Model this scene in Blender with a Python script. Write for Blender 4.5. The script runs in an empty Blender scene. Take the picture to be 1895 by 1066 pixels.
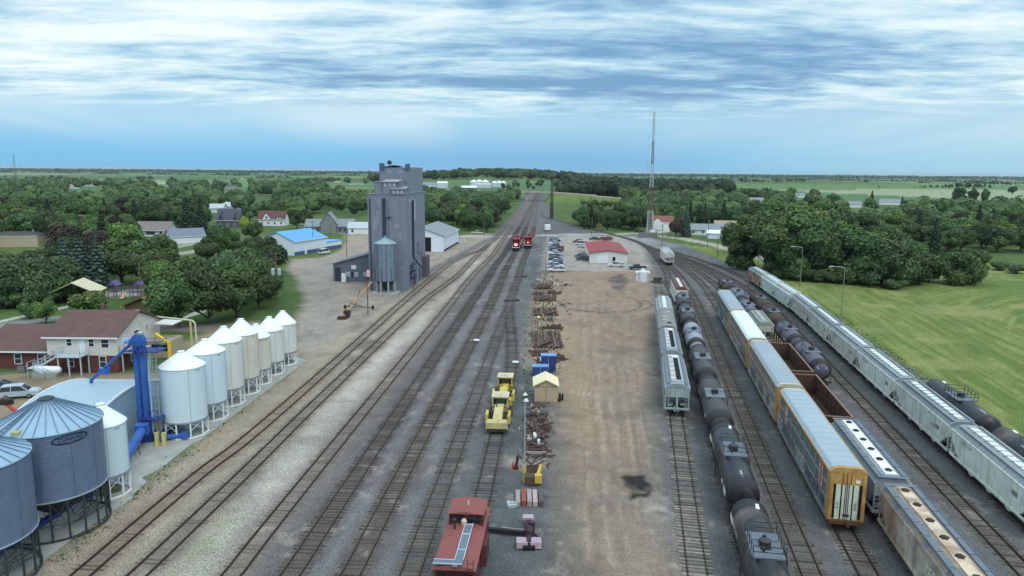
import bpy, math, random
import numpy as np
from mathutils import Vector, Matrix
rnd = random.Random(11)
R = math.radians
scene = bpy.context.scene
COL = scene.collection

# ------------------------------------------------------------------ photograph geometry -> ground points
FPX, PITCH, H = 1330.0, R(9.18), 31.3
ROLL = math.atan(16 / 1895)
def gp(x, y, z=0.0):
    u, v = x - 947.5, y - 533
    u2 = u * math.cos(ROLL) + v * math.sin(ROLL); v2 = -u * math.sin(ROLL) + v * math.cos(ROLL)
    dx, dy = u2 / FPX, -v2 / FPX
    Yd = math.cos(PITCH) + dy * math.sin(PITCH); Zd = -math.sin(PITCH) + dy * math.cos(PITCH)
    t = (z - H) / Zd
    return (dx * t, Yd * t)
def proj(X, Y, Z):
    z = Z - H
    fw = max(Y * math.cos(PITCH) - z * math.sin(PITCH), .1); up = Y * math.sin(PITCH) + z * math.cos(PITCH)
    u2, v2 = FPX * X / fw, -FPX * up / fw
    return (947.5 + u2 * math.cos(ROLL) - v2 * math.sin(ROLL), 533 + u2 * math.sin(ROLL) + v2 * math.cos(ROLL))
def hill(X, Y):
    return 21 * np.exp(-((X + 40) / 260.0) ** 2 - ((Y - 1750) / 480.0) ** 2) + 9 * np.exp(-((X - 900) / 600.0) ** 2 - ((Y - 2100) / 700.0) ** 2)

def lin(r, g, b):
    f = lambda u: (u / 255 / 12.92) if u <= 10 else ((u / 255 + .055) / 1.055) ** 2.4
    return (f(r), f(g), f(b))

# ------------------------------------------------------------------ materials
MATS = {}
def M(name, col, rough=.75, var=.15, vs=1.2, dirt=0., dcol=None, ds=.5, dthr=.5, metal=0., bump=0., bs=6., wave=None, streak=0., scol=None, rv=0., emit=None, tint=None, spec=.3):
    """procedural paint: base colour, broad mottling, patches of dirt, run-down streaks, optional corrugation"""
    if name in MATS: return MATS[name]
    m = bpy.data.materials.new(name); m.use_nodes = True
    nt = m.node_tree; N = nt.nodes; L = nt.links
    b = N['Principled BSDF']
    b.inputs['Roughness'].default_value = rough; b.inputs['Metallic'].default_value = metal
    b.inputs['Specular IOR Level'].default_value = spec
    tc = N.new('ShaderNodeTexCoord')
    def noise(scale, detail=3, vec=None, rough_=.55):
        n = N.new('ShaderNodeTexNoise'); n.inputs['Scale'].default_value = scale; n.inputs['Detail'].default_value = detail
        n.inputs['Roughness'].default_value = rough_
        L.new(vec or tc.outputs['Object'], n.inputs['Vector']); return n.outputs['Fac']
    def rng(v, a, b_, c, d):
        n = N.new('ShaderNodeMapRange'); n.inputs[1].default_value = a; n.inputs[2].default_value = b_; n.inputs[3].default_value = c; n.inputs[4].default_value = d
        L.new(v, n.inputs[0]); return n.outputs[0]
    def mix(fac, A, B, mode='MIX'):
        n = N.new('ShaderNodeMix'); n.data_type = 'RGBA'; n.blend_type = mode
        if hasattr(fac, 'links') or not isinstance(fac, (int, float)): L.new(fac, n.inputs[0])
        else: n.inputs[0].default_value = fac
        for i, q in ((6, A), (7, B)):
            if isinstance(q, tuple): n.inputs[i].default_value = (*q[:3], 1)
            else: L.new(q, n.inputs[i])
        return n.outputs[2]
    cur = tuple(col)
    if tint:                                     # a second paint or rust colour in broad patches
        cur = mix(rng(noise(tint[1], 4), .42, .6, 0, 1), cur, tint[0])
    if var:
        g = rng(noise(vs, 4), .25, .75, 1 - var, 1 + var)
        n = N.new('ShaderNodeVectorMath'); n.operation = 'SCALE'
        if isinstance(cur, tuple): n.inputs[0].default_value = cur
        else: L.new(cur, n.inputs[0])
        L.new(g, n.inputs['Scale']); cur = n.outputs[0]
    if dirt:
        cur = mix(rng(noise(ds, 6, None, .65), dthr - .08, dthr + .14, 0, dirt), cur, dcol or (.09, .075, .06))
    if streak:
        mp = N.new('ShaderNodeMapping'); mp.inputs['Scale'].default_value = (2.2, 2.2, .12); L.new(tc.outputs['Object'], mp.inputs[0])
        cur = mix(rng(noise(1.4, 5, mp.outputs[0], .6), .5, .72, 0, streak), cur, scol or (.10, .08, .065))
    bh = None
    if wave:                                     # (axis, ribs per metre, depth, colour contrast)
        sx = N.new('ShaderNodeSeparateXYZ'); L.new(tc.outputs['Object'], sx.inputs[0])
        mm = N.new('ShaderNodeMath'); mm.operation = 'MULTIPLY'; mm.inputs[1].default_value = wave[1] * 6.2832
        if wave[0] == 'A':
            at = N.new('ShaderNodeMath'); at.operation = 'ARCTAN2'; L.new(sx.outputs[1], at.inputs[0]); L.new(sx.outputs[0], at.inputs[1])
            L.new(at.outputs[0], mm.inputs[0])
        else: L.new(sx.outputs['XYZ'.index(wave[0])], mm.inputs[0])
        si = N.new('ShaderNodeMath'); si.operation = 'SINE'; L.new(mm.outputs[0], si.inputs[0])
        bh = rng(si.outputs[0], -1, 1, 0, 1)
        if wave[3]:
            g = rng(si.outputs[0], -1, 1, 1 - wave[3], 1)
            n = N.new('ShaderNodeVectorMath'); n.operation = 'SCALE'
            if isinstance(cur, tuple): n.inputs[0].default_value = cur
            else: L.new(cur, n.inputs[0])
            L.new(g, n.inputs['Scale']); cur = n.outputs[0]
    if rv:
        oi = N.new('ShaderNodeObjectInfo'); n = N.new('ShaderNodeVectorMath'); n.operation = 'SCALE'
        if isinstance(cur, tuple): n.inputs[0].default_value = cur
        else: L.new(cur, n.inputs[0])
        L.new(rng(oi.outputs['Random'], 0, 1, 1 - rv, 1 + rv), n.inputs['Scale']); cur = n.outputs[0]
    if isinstance(cur, tuple): b.inputs['Base Color'].default_value = (*cur[:3], 1)
    else: L.new(cur, b.inputs['Base Color'])
    if bump or wave:
        bn = N.new('ShaderNodeBump'); bn.inputs['Distance'].default_value = wave[2] if wave else .03
        bn.inputs['Strength'].default_value = .7 if wave else bump
        L.new(bh if wave else noise(bs, 4), bn.inputs['Height']); L.new(bn.outputs[0], b.inputs['Normal'])
    if emit:
        b.inputs['Emission Color'].default_value = (*emit[0], 1); b.inputs['Emission Strength'].default_value = emit[1]
    MATS[name] = m
    return m

# ------------------------------------------------------------------ mesh builder
class MB:
    def __init__(s): s.v = []; s.f = []; s.m = []
    def add(s, vs, fs, mi=0):
        o = len(s.v); s.v += [tuple(p) for p in vs]; s.f += [tuple(i + o for i in f) for f in fs]; s.m += [mi] * len(fs); return s
    def box(s, x0, x1, y0, y1, z0, z1, mi=0):
        return s.add([(x0,y0,z0),(x1,y0,z0),(x1,y1,z0),(x0,y1,z0),(x0,y0,z1),(x1,y0,z1),(x1,y1,z1),(x0,y1,z1)],
                     [(0,3,2,1),(4,5,6,7),(0,1,5,4),(1,2,6,5),(2,3,7,6),(3,0,4,7)], mi)
    def beam(s, p, q, w, h=None, mi=0):
        p, q = Vector(p), Vector(q); h = h or w; d = (q - p).normalized()
        a = d.cross(Vector((0, 0, 1)));  a = a.normalized() if a.length > 1e-4 else Vector((1, 0, 0))
        b = a.cross(d)
        vs = [e + a * i * w / 2 + b * j * h / 2 for e in (p, q) for i, j in ((-1,-1),(1,-1),(1,1),(-1,1))]
        return s.add(vs, [(0,1,2,3),(7,6,5,4),(0,4,5,1),(1,5,6,2),(2,6,7,3),(3,7,4,0)], mi)
    def tube(s, p, q, r, n=8, mi=0, r2=None, cap=True):
        p, q = Vector(p), Vector(q); r2 = r if r2 is None else r2; d = (q - p).normalized()
        a = d.cross(Vector((0, 0, 1))); a = a.normalized() if a.length > 1e-4 else Vector((1, 0, 0))
        b = a.cross(d)
        vs = [e + (a * math.cos(2*math.pi*i/n) + b * math.sin(2*math.pi*i/n)) * rr for e, rr in ((p, r), (q, r2)) for i in range(n)]
        fs = [(i, n + i, n + (i+1) % n, (i+1) % n) for i in range(n)]
        if cap: fs += [tuple(range(n)), tuple(range(2*n-1, n-1, -1))]
        return s.add(vs, fs, mi)
    def path(s, pts, r, n=6, mi=0):
        for a, b in zip(pts, pts[1:]): s.tube(a, b, r, n, mi)
        return s
    def lathe(s, prof, n=24, c=(0,0,0), axis='z', mi=0):
        """prof: (radius, height) pairs"""
        vs = []; rings = []
        for r, z in prof:
            ring = []
            for i in range(n if r > 1e-6 else 1):
                t = 2*math.pi*i/n; a, b = r*math.cos(t), r*math.sin(t)
                p = (a, b, z) if axis == 'z' else ((a, z, b) if axis == 'y' else (z, a, b))
                ring.append(len(vs)); vs.append((c[0]+p[0], c[1]+p[1], c[2]+p[2]))
            rings.append(ring)
        fs = []
        for A, B in zip(rings, rings[1:]):
            for i in range(n):
                a0, a1 = A[i % len(A)], A[(i+1) % len(A)]; b0, b1 = B[i % len(B)], B[(i+1) % len(B)]
                f = [a0, a1, b1, b0]; g = []
                for q in f:
                    if q not in g: g.append(q)
                if len(g) > 2: fs.append(tuple(g if axis != 'y' else g[::-1]))
        return s.add(vs, fs, mi)
    def prism(s, poly, a0, a1, axis='y', mi=0):
        """2-D polygon pulled along an axis: axis y -> (x,z), x -> (y,z), z -> (x,y)"""
        n = len(poly)
        put = (lambda p, a: (p[0], a, p[1])) if axis == 'y' else ((lambda p, a: (a, p[0], p[1])) if axis == 'x' else (lambda p, a: (p[0], p[1], a)))
        vs = [put(p, a) for a in (a0, a1) for p in poly]
        return s.add(vs, [(i, (i+1) % n, n + (i+1) % n, n + i) for i in range(n)] + [tuple(range(n-1, -1, -1)), tuple(range(n, 2*n))], mi)
    def quad(s, a, b, c, d, mi=0): return s.add([a, b, c, d], [(0, 1, 2, 3)], mi)
    def build(s, name, mats, parent=None, loc=None, rz=0, sm=32):
        me = bpy.data.meshes.new(name); me.from_pydata(s.v, [], s.f)
        mats = mats if isinstance(mats, (list, tuple)) else [mats]
        for m in mats: me.materials.append(m)
        if len(mats) > 1: me.polygons.foreach_set('material_index', s.m)
        import bmesh
        bm = bmesh.new(); bm.from_mesh(me); bmesh.ops.recalc_face_normals(bm, faces=bm.faces); bm.to_mesh(me); bm.free()
        if sm:
            me.polygons.foreach_set('use_smooth', [True] * len(me.polygons)); me.set_sharp_from_angle(angle=R(sm))
        return link(name, me, parent, loc, rz)
def link(name, data, parent=None, loc=None, rz=0):
    o = bpy.data.objects.new(name, data); COL.objects.link(o)
    if parent is not None: o.parent = parent
    if loc is not None: o.location = loc
    if rz: o.rotation_euler = (0, 0, rz)
    return o
def tag(o, label=None, cat=None, group=None, kind=None):
    for k, v in (('label', label), ('category', cat), ('group', group), ('kind', kind)):
        if v: o[k] = v
    return o
def thing(name, label, cat, loc=(0,0,0), rz=0, group=None):
    o = link(name, None, None, loc, rz); return tag(o, label, cat, group)
def kids(o): return [c for c in list(COL.objects) if c.parent == o]
def dup(root, loc, rz, label=None, group=None, scale=None):
    r = root.copy(); COL.objects.link(r); r.location = loc; r.rotation_euler = (0, 0, rz)
    if scale: r.scale = scale
    if label: r['label'] = label
    if group: r['group'] = group
    for ch in root.children:
        c = ch.copy(); COL.objects.link(c); c.parent = r
        for g in ch.children:
            d = g.copy(); COL.objects.link(d); d.parent = c
    return r
def text(body, size, mat, parent, loc, rot, name='lettering', depth=.004):
    cu = bpy.data.curves.new(name, 'FONT'); cu.body = body; cu.size = size; cu.extrude = depth; cu.align_x = 'CENTER'; cu.align_y = 'CENTER'
    cu.materials.append(mat)
    tmp = link(name, cu); bpy.context.view_layer.update()
    me = bpy.data.meshes.new_from_object(tmp.evaluated_get(bpy.context.evaluated_depsgraph_get())); bpy.data.objects.remove(tmp); bpy.data.curves.remove(cu)
    o = link(name, me, parent, loc); o.rotation_euler = rot; return o

# ------------------------------------------------------------------ camera, sun, sky
cam = bpy.data.cameras.new('camera'); cam.sensor_width = 36; cam.lens = 36 * FPX / 1895; cam.clip_end = 80000; cam.clip_start = .5
co = link('camera', cam, None, (0, 0, H))
co.rotation_euler = (Matrix.Rotation(math.pi/2 - PITCH, 4, 'X') @ Matrix.Rotation(ROLL, 4, 'Z')).to_euler()
scene.camera = co
SUN_EL, SUN_AZ = 52, -28          # high, a little behind the camera's shoulder and veiled by cloud
sl = bpy.data.lights.new('sun', 'SUN'); sl.energy = 1.15; sl.angle = R(24); sl.color = (1, .95, .88)
so = link('sun', sl, None, (0, 0, 200))
so.rotation_euler = Vector((-math.sin(R(180+SUN_AZ))*math.cos(R(SUN_EL)), -math.cos(R(180+SUN_AZ))*math.cos(R(SUN_EL)), -math.sin(R(SUN_EL)))).to_track_quat('-Z', 'Y').to_euler()
W = bpy.data.worlds.new('World'); scene.world = W; W.use_nodes = True
def build_sky():
    nt = W.node_tree; N = nt.nodes; L = nt.links
    bg = N['Background']; bg.inputs[1].default_value = .1
    sky = N.new('ShaderNodeTexSky'); sky.sky_type = 'NISHITA'; sky.sun_disc = False
    sky.sun_elevation = R(SUN_EL); sky.sun_rotation = R(180 + SUN_AZ); sky.air_density = 1; sky.dust_density = 2
    tc = N.new('ShaderNodeTexCoord'); sx = N.new('ShaderNodeSeparateXYZ'); L.new(tc.outputs['Generated'], sx.inputs[0])
    def math_(op, a, b=None):
        n = N.new('ShaderNodeMath'); n.operation = op
        for i, q in ((0, a), (1, b)):
            if q is None: continue
            if isinstance(q, (int, float)): n.inputs[i].default_value = q
            else: L.new(q, n.inputs[i])
        return n.outputs[0]
    def rng(v, a, b, c, d, smooth=True):
        n = N.new('ShaderNodeMapRange'); n.interpolation_type = 'SMOOTHSTEP' if smooth else 'LINEAR'
        for i, q in enumerate((a, b, c, d)): n.inputs[i+1].default_value = q
        L.new(v, n.inputs[0]); return n.outputs[0]
    def mix(fac, A, B):
        n = N.new('ShaderNodeMix'); n.data_type = 'RGBA'
        if isinstance(fac, (int, float)): n.inputs[0].default_value = fac
        else: L.new(fac, n.inputs[0])
        for i, q in ((6, A), (7, B)):
            if isinstance(q, tuple): n.inputs[i].default_value = (*q, 1)
            else: L.new(q, n.inputs[i])
        return n.outputs[2]
    z = sx.outputs[2]; zz = math_('ADD', math_('MAXIMUM', z, 0.0), .075)
    px, py = math_('DIVIDE', sx.outputs[0], zz), math_('DIVIDE', sx.outputs[1], zz)
    cv = N.new('ShaderNodeCombineXYZ'); L.new(px, cv.inputs[0]); L.new(py, cv.inputs[1])
    def noise(scale, detail, rough, dist, off, sc=(1, 1, 1), rot=0):
        mp = N.new('ShaderNodeMapping'); mp.inputs['Location'].default_value = off; mp.inputs['Scale'].default_value = sc; mp.inputs['Rotation'].default_value = (0, 0, R(rot))
        L.new(cv.outputs[0], mp.inputs[0])
        n = N.new('ShaderNodeTexNoise'); n.inputs['Scale'].default_value = scale; n.inputs['Detail'].default_value = detail
        n.inputs['Roughness'].default_value = rough; n.inputs['Distortion'].default_value = dist
        L.new(mp.outputs[0], n.inputs['Vector']); return n.outputs['Fac']
    big = noise(.5, 2, .5, .2, (3.1, 7.7, 0), (.42, 1, 1), 5)
    mid = noise(1.8, 7, .6, .45, (11.3, 2.4, 0), (.38, 1, 1), -2)
    fine = noise(4.6, 6, .58, .5, (1.7, 5.2, 0), (.5, 1, 1), 4)
    lump = noise(3.2, 7, .62, .4, (6.1, 3.3, 0), (.8, 1, 1), 0)
    dens = math_('ADD', math_('ADD', math_('MULTIPLY', big, .5), math_('MULTIPLY', mid, .5)), math_('ADD', math_('MULTIPLY', fine, .3), math_('MULTIPLY', lump, .22)))
    # darker cloud over the middle of the view, brighter towards the left
    az0 = math_('DIVIDE', sx.outputs[0], math_('MAXIMUM', sx.outputs[1], .05))
    dens = math_('ADD', dens, rng(az0, -.5, .0, .012, -.02)); dens = math_('ADD', dens, rng(az0, .15, .6, 0, .035))
    t = rng(dens, .615, .88, 0, 1, False)
    ramp = N.new('ShaderNodeValToRGB'); L.new(t, ramp.inputs[0]); e = ramp.color_ramp.elements
    K = 10                                      # the Background multiplies by 0.1
    def k(r, g, b, s=1): q = lin(r, g, b); return (q[0]*K*s, q[1]*K*s, q[2]*K*s, 1)
    e[0].position = 0; e[0].color = k(120, 162, 202); e[1].position = 1; e[1].color = k(240, 252, 255, 1.02)
    for p, q in ((.2, k(142, 184, 216)), (.42, k(176, 213, 234)), (.66, k(212, 237, 247))):
        x = e.new(p); x.color = q
    cloud = ramp.outputs[0]
    # the clear band and rain shafts under the cloud deck
    az = math_('DIVIDE', sx.outputs[0], math_('MAXIMUM', sx.outputs[1], .05))
    low = mix(rng(az, -.1, .75, 0, 1), k(124, 194, 238)[:3], k(168, 214, 234)[:3])
    low = mix(rng(math_('ABSOLUTE', math_('SUBTRACT', az, .06)), .05, .34, .7, 0), low, k(126, 180, 222)[:3])
    shaft = noise(.35, 3, .5, .2, (4.4, 1.0, 0), (1, .15, 1), 0)
    up = mix(rng(az, -.3, .5, 0, 1), k(168, 214, 238)[:3], k(172, 212, 234)[:3])
    up = mix(rng(shaft, .42, .62, 0, .75), up, k(214, 236, 246)[:3])
    band = mix(rng(z, .012, .075, 0, 1), low, up)
    edge = math_('ADD', z, math_('MULTIPLY', math_('SUBTRACT', mid, .5), .06))
    col = mix(rng(edge, .062, .105, 0, 1), band, cloud)
    # an overcast sky grows brighter towards the zenith (above the picture)
    zen = rng(z, .32, .8, 1, 1.55)
    vm = N.new('ShaderNodeVectorMath'); vm.operation = 'SCALE'; L.new(col, vm.inputs[0]); L.new(zen, vm.inputs['Scale'])
    L.new(mix(.07, vm.outputs[0], sky.outputs[0]), bg.inputs[0])
build_sky()
scene.view_settings.view_transform = 'Standard'; scene.view_settings.look = 'None'; scene.view_settings.gamma = 1; scene.view_settings.exposure = .1
scene.cycles.max_bounces = 6; scene.cycles.diffuse_bounces = 3; scene.cycles.glossy_bounces = 3; scene.cycles.volume_bounces = 0
scene.cycles.transparent_max_bounces = 6
# ------------------------------------------------------------------ tracks as ground curves
def spline(P, step=2.0):
    P = [Vector((p[0], p[1])) for p in P]; out = []
    Q = [P[0]*2 - P[1]] + P + [P[-1]*2 - P[-2]]
    for i in range(1, len(Q) - 2):
        a, b, c, d = Q[i-1:i+3]; n = max(1, int((c - b).length / step))
        for k in range(n):
            t = k / n
            out.append(.5 * ((2*b) + (c - a)*t + (2*a - 5*b + 4*c - d)*t*t + (3*b - a - 3*c + d)*t**3))
    out.append(P[-1]); return out
TR = math.tan(R(10.1)); RZ = -R(10.1)          # the right-hand yard lies 10.1 degrees off the view
X0 = {1: 5.5, 2: 10.05, 3: 14.55, 4: 19.05, 5: 23.4, 6: 27.4, 7: 31.8, 8: 36.3, 9: 40.6}
def yard(k, y, dx=0): return (X0[k] + TR * y + dx, y)
px = lambda *L_: [gp(*p) for p in L_]
TRACKS = [
 ('A', px((80,1130),(150,1066),(368,880),(511,767),(745,560),(800,513.5),(831,489),(850,479.5),(869,470),(889,463),(905,452)), .006, 'weathered siding closest to the grain bins, sleepers half buried in brown gravel'),
 ('B', px((160,1140),(254,1066),(449,880),(610,722),(781,560),(811,537),(849,508),(874,482.5),(887,468.5),(897,460),(909,448),(918,440),(948,405),(978,372),(987,357)), .012, 'siding second from the grain bins beside a strip of pale stone'),
 ('C', px((355,1140),(428,1066),(560,900),(824,575),(861,527),(886.6,498),(912,471.7),(928,447.6),(934,440),(960,405),(983,372),(990,357)),  .014, 'track between the pale ballast strip and the dark main line'),
 ('D', px((473,1140),(536,1066),(646,900),(862,575),(892,531),(917,492),(937,464),(950,440),(970,405),(987,372),(993,357)), .03, 'main line track with dark oily sleepers and shiny rail heads'),
 ('E', px((592,1140),(647,1066),(733,900),(902,575),(922,531),(938,495),(957,460),(966,440),(980,405),(992,372),(996,357)), .03, 'track leading up to the nearer red locomotive'),
 ('F', px((728,1140),(757,1066),(818,900),(894,695),(920,623),(930,594),(941,568),(950,539),(960,512),(966,490),(978,458),(984,440),(991,405),(997,372),(999,357)), .03, 'track leading up to the farther red locomotive'),
 ('G', px((838,1140),(858,1066),(893,922),(918,810),(943,701),(946.5,680),(947.5,655),(946,617),(943,590),(942,567)), .045, 'spur holding the red caboose and two yellow track machines'),
 ('1', [yard(1, y) for y in (40, 80, 120, 160, 200)], .085, 'stub siding with every sleeper bare beside the dirt lot'),
 ('2', [yard(2, y) for y in (40, 90, 140, 175)] + [(44.2, 200), (49, 225), (53.5, 262), (57, 300), (57.5, 330), (55, 350)], .03, 'yard track under the string of black tank cars'),
 ('3', [yard(3, y) for y in (40, 90, 130, 165)] + [(46.6,181.4), (50.8,212), (53.6,241), (56,270), (58,311), (55.8,342), (49,380), (38,430), (27,480), (22,520), (24,600)], .035, 'empty yard track between the tank cars and the autoracks'),
 ('4', [yard(4, y) for y in (40, 90, 130, 158)] + [(50.5,178), (54,200), (56.5,225), (58.5,255), (60,285), (58.6,312)], .03, 'yard track under the string of autoracks'),
 ('5', [yard(5, y) for y in (40, 90, 130, 165)] + [(55.2,182), (58.4,206), (60.2,232), (61.2,262), (60.4,300)], .03, 'yard track under the rusty gondolas'),
 ('6', [yard(6, y) for y in (40, 90, 130, 165)] + [(59.2,183), (62,206), (63.2,232), (63,262), (61,296)], .03, 'yard track under the brown and violet tank cars'),
 ('7', [yard(7, y) for y in (40, 90, 130, 160)] + [(62.4,178), (65,200), (66,225), (65.4,255), (62.6,290)], .035, 'empty yard track between the tank cars and the pale hoppers'),
 ('8', [yard(8, y) for y in (40, 90, 130, 155)] + [(65.8,170), (68.3,190), (70.2,210), (70.6,235), (68.6,262), (64.4,292)], .03, 'curved yard track under the long string of pale hoppers'),
 ('9', [yard(9, y) for y in (40, 60, 80, 100)] + [(60,112)], .03, 'outer stub track beside the mown grass'),
]
TRK = {t[0]: spline(t[1]) for t in TRACKS}

# ------------------------------------------------------------------ ground sheet: one mesh to the horizon, zones painted as real colours of soil, stone and grass
def vnoise(x, y, s):
    xi = np.floor(x); yi = np.floor(y); fx = x - xi; fy = y - yi; fx = fx*fx*(3-2*fx); fy = fy*fy*(3-2*fy)
    hsh = lambda a, b: np.modf(np.abs(np.sin(a*127.1 + b*311.7 + s*74.7) * 43758.5453))[0]
    return (hsh(xi,yi)*(1-fx)+hsh(xi+1,yi)*fx)*(1-fy) + (hsh(xi,yi+1)*(1-fx)+hsh(xi+1,yi+1)*fx)*fy
def fbm(x, y, s, o=4):
    v = 0; a = .5
    for i in range(o): v = v + a*vnoise(x*2**i, y*2**i, s+i); a *= .5
    return v / (1 - .5**o)
def make_ground():
    ys = [gp(947, t)[1] for t in np.linspace(1150, 331, 430)]
    ys = [-400, -150, -40, 10] + ys
    y = ys[-1]
    while y < 30000: y *= 1.09; ys.append(y)
    ys = np.array(ys); ss = np.linspace(-.98, .98, 620)
    ss = np.concatenate([[-6, -3, -1.6, -1.2], ss, [1.2, 1.6, 3, 6]])
    X = ss[None, :] * (np.maximum(ys, 30) + 12)[:, None]; Y = np.repeat(ys[:, None], len(ss), 1)
    X = np.clip(X, -60000, 60000); Z = hill(X, Y)
    nr, nc = X.shape; x = X.ravel(); y = Y.ravel()
    # ---- colours
    n1 = fbm(x/9, y/9, 1); n2 = fbm(x/2.2, y/2.2, 5); n3 = fbm(x/40, y/40, 9); nb = fbm(x/1.1, y/1.1, 33, 3)
    far = np.clip((y - 500) / 1500, 0, 1)
    col = np.zeros((len(x), 4))
    def put(c, w, speck=None):
        c = np.array(lin(*c)); w = np.clip(w, 0, 1)
        col[:, :3] = col[:, :3]*(1 - w[:, None]) + c*w[:, None]
        if speck is not None: col[:, 3] = col[:, 3]*(1 - w) + speck*w
    one = np.ones(len(x))
    put((78, 97, 56), one, .25)
    put((98, 108, 66), np.clip((n3 - .5)*4, 0, 1)*.6); put((60, 80, 46), np.clip((.45 - n1)*4, 0, 1)*.5)
    # far farmland: strips of crops at odd angles
    fx = x*.94 + y*.34; fy = -x*.34*.3 + y*.94
    cell = vnoise(np.floor(fx/900)*3.7 + .5, np.floor(fy/420)*2.3 + .5, 3)
    f = np.clip((y - 780)/120, 0, 1)
    put((100, 128, 84), f*np.clip((cell - .5)*6, 0, 1)); put((82, 110, 76), f*np.clip((.42 - cell)*6, 0, 1)); put((140, 148, 118), f*np.clip((cell - .82)*9, 0, 1))
    jx = x + (n1 - .5)*1.6 + (n2 - .5)*.8; jy = y + (n1 - .5)*3 + (n2 - .5)*1.2
    def sd(P):
        d = np.full(len(x), 1e18); ins = np.zeros(len(x), bool)
        for (ax, ay), (bx, by) in zip(P, P[1:] + P[:1]):
            ex, ey = bx - ax, by - ay; wx, wy = jx - ax, jy - ay
            t = np.clip((wx*ex + wy*ey) / (ex*ex + ey*ey + 1e-9), 0, 1)
            d = np.minimum(d, (wx - ex*t)**2 + (wy - ey*t)**2)
            c = ((ay <= jy) & (by > jy)) | ((by <= jy) & (ay > jy))
            ins ^= c & (jx < ax + (jy - ay)/(by - ay + 1e-12)*ex)
        return np.where(ins, -1, 1)*np.sqrt(d)
    def zone(pts, c, soft=1.2, op=1., speck=None, world=False, noise=None):
        P = [tuple(p) for p in pts] if world else [gp(*p) for p in pts]
        w = np.clip(.5 - sd(P)/(2*soft), 0, 1)*op
        if noise is not None: w = w*np.clip((noise - .42)*5, 0, 1)
        put(c, w, speck)
    def line(P, wd, c, soft=.6, op=1., speck=None, noise=None):
        d = np.full(len(x), 1e18)
        for (ax, ay), (bx, by) in zip(P, P[1:]):
            ex, ey = bx - ax, by - ay; wx, wy = jx - ax, jy - ay
            t = np.clip((wx*ex + wy*ey) / (ex*ex + ey*ey + 1e-9), 0, 1)
            d = np.minimum(d, (wx - ex*t)**2 + (wy - ey*t)**2)
        w = np.clip(.5 - (np.sqrt(d) - wd/2)/(2*soft), 0, 1)*op
        if noise is not None: w = w*np.clip((noise - .4)*5, 0, 1)
        put(c, w, speck)
    # mown meadow on the right: light and dark swaths
    mead = [(1215,445),(1290,462),(1345,486),(1392,505),(1475,547),(1565,603),(1700,694),(1900,826),(2050,900),(2050,520),(1895,500),(1750,488),(1500,480),(1330,460)]
    zone(mead, (102, 117, 64), 1.5, 1, .8)
    sw = np.sin(((x - TR*y)*1.0 + n1*1.5)*2*np.pi/3.1); bend = np.hypot(x - 190, y - 88); sw2 = np.sin((bend + n1*3)*2*np.pi/3.4)
    mix_ = np.clip((x - (95 + (y-120)*.1))/14, 0, 1); sw = sw*(1 - mix_) + sw2*mix_
    P = [gp(*p) for p in mead]; inm = np.clip(.5 - sd(P)/3, 0, 1)
    ns = fbm((x - TR*y)/.7, y/12, 21); ns2 = fbm(bend/.9, np.arctan2(y-88, x-190)*9, 23); ns = ns*(1-mix_) + ns2*mix_
    put((148, 148, 92), inm*np.clip((ns-.5)*7 + sw*.2, 0, 1)*.38); put((78, 100, 48), inm*np.clip((.48-ns)*7 - sw*.25, 0, 1)*.5)
    put((146, 142, 98), inm*np.clip((n1 - .52)*5, 0, 1)*.42); put((80, 106, 46), inm*np.clip((n3 - .52)*7, 0, 1)*.5)
    zone([(1215,446),(1345,485),(1392,503),(1420,497),(1300,470),(1240,449)], (80, 106, 50), 2, .8)
    zone([(1690,500),(1895,545),(1895,560),(1700,512)], (150, 160, 60), 1, .0)
    line(px((1725,470),(1760,478),(1830,490),(1895,503)), 2.2, (186, 186, 60), .8, .9)
    zone([(1740,500),(1840,490),(1895,520),(1895,590),(1800,560)], (100, 118, 66), 5, .6, .3, noise=n3)
    # park, lawns, paths
    zone([(240,620),(420,620),(520,560),(556,500),(520,460),(330,500),(200,560)], (72, 92, 48), 1.5, 1, .25)
    line(px((-40,604),(60,582),(130,566),(180,560)), 1.7, (176, 178, 168), .35, 1, .1)
    line(px((286,604),(330,592),(372,576)), 2.0, (176, 178, 168), .35, 1, .1)
    zone([(190,552),(262,552),(258,536),(200,540)], (150, 146, 128), 1, 1, .2)
    # streets of the town
    for P_, wd, c in (((( -40,612),(40,596),(100,590)), 6, (128,128,126)), (((280,607),(420,606),(470,600)), 6, (122,118,112)), (((330,470),(420,455),(480,440)), 7, (150,148,138)),
                      (((470,420),(560,420),(690,440),(720,432)), 5, (146,142,132)), (((350,452),(300,462),(250,470)), 6, (150,146,136)), (((480,416),(540,416),(600,410)), 4, (160,155,140)),
                      (((1213,436),(1260,441),(1330,455),(1400,475),(1460,492)), 7, (160,156,144)), (((1180,437),(1240,425),(1300,420)), 6, (158,152,140))):
        line(px(*P_), wd, c, .8, 1, .15)
    zone([(640,436),(700,430),(700,462),(630,474)], (150, 140, 126), 2, 1, .2)
    # gravel apron of the grain elevator and the road that curls to it
    zone([(500,700),(540,640),(545,600),(562,560),(556,520),(535,500),(540,480),(600,476),(660,452),(760,440),(905,433),(925,436),(900,470),(860,480),(790,525),(560,735)], (148, 138, 128), 1.5, 1, .4)
    zone([(556,640),(580,560),(566,520),(560,495),(640,470),(640,500),(612,540),(622,600),(600,660)], (140, 136, 132), 3, .7, .25)
    zone([(-60,700),(60,688),(300,690),(330,640),(420,600),(545,600),(560,660),(300,850),(230,900),(-60,800)], (134, 122, 104), 1.5, 1, .35)
    zone([(30,700),(60,712),(90,702),(70,692)], (84, 78, 68), 1.5, .6); zone([(110,735),(150,726),(175,712),(130,716)], (88, 80, 70), 1.5, .6)
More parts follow.
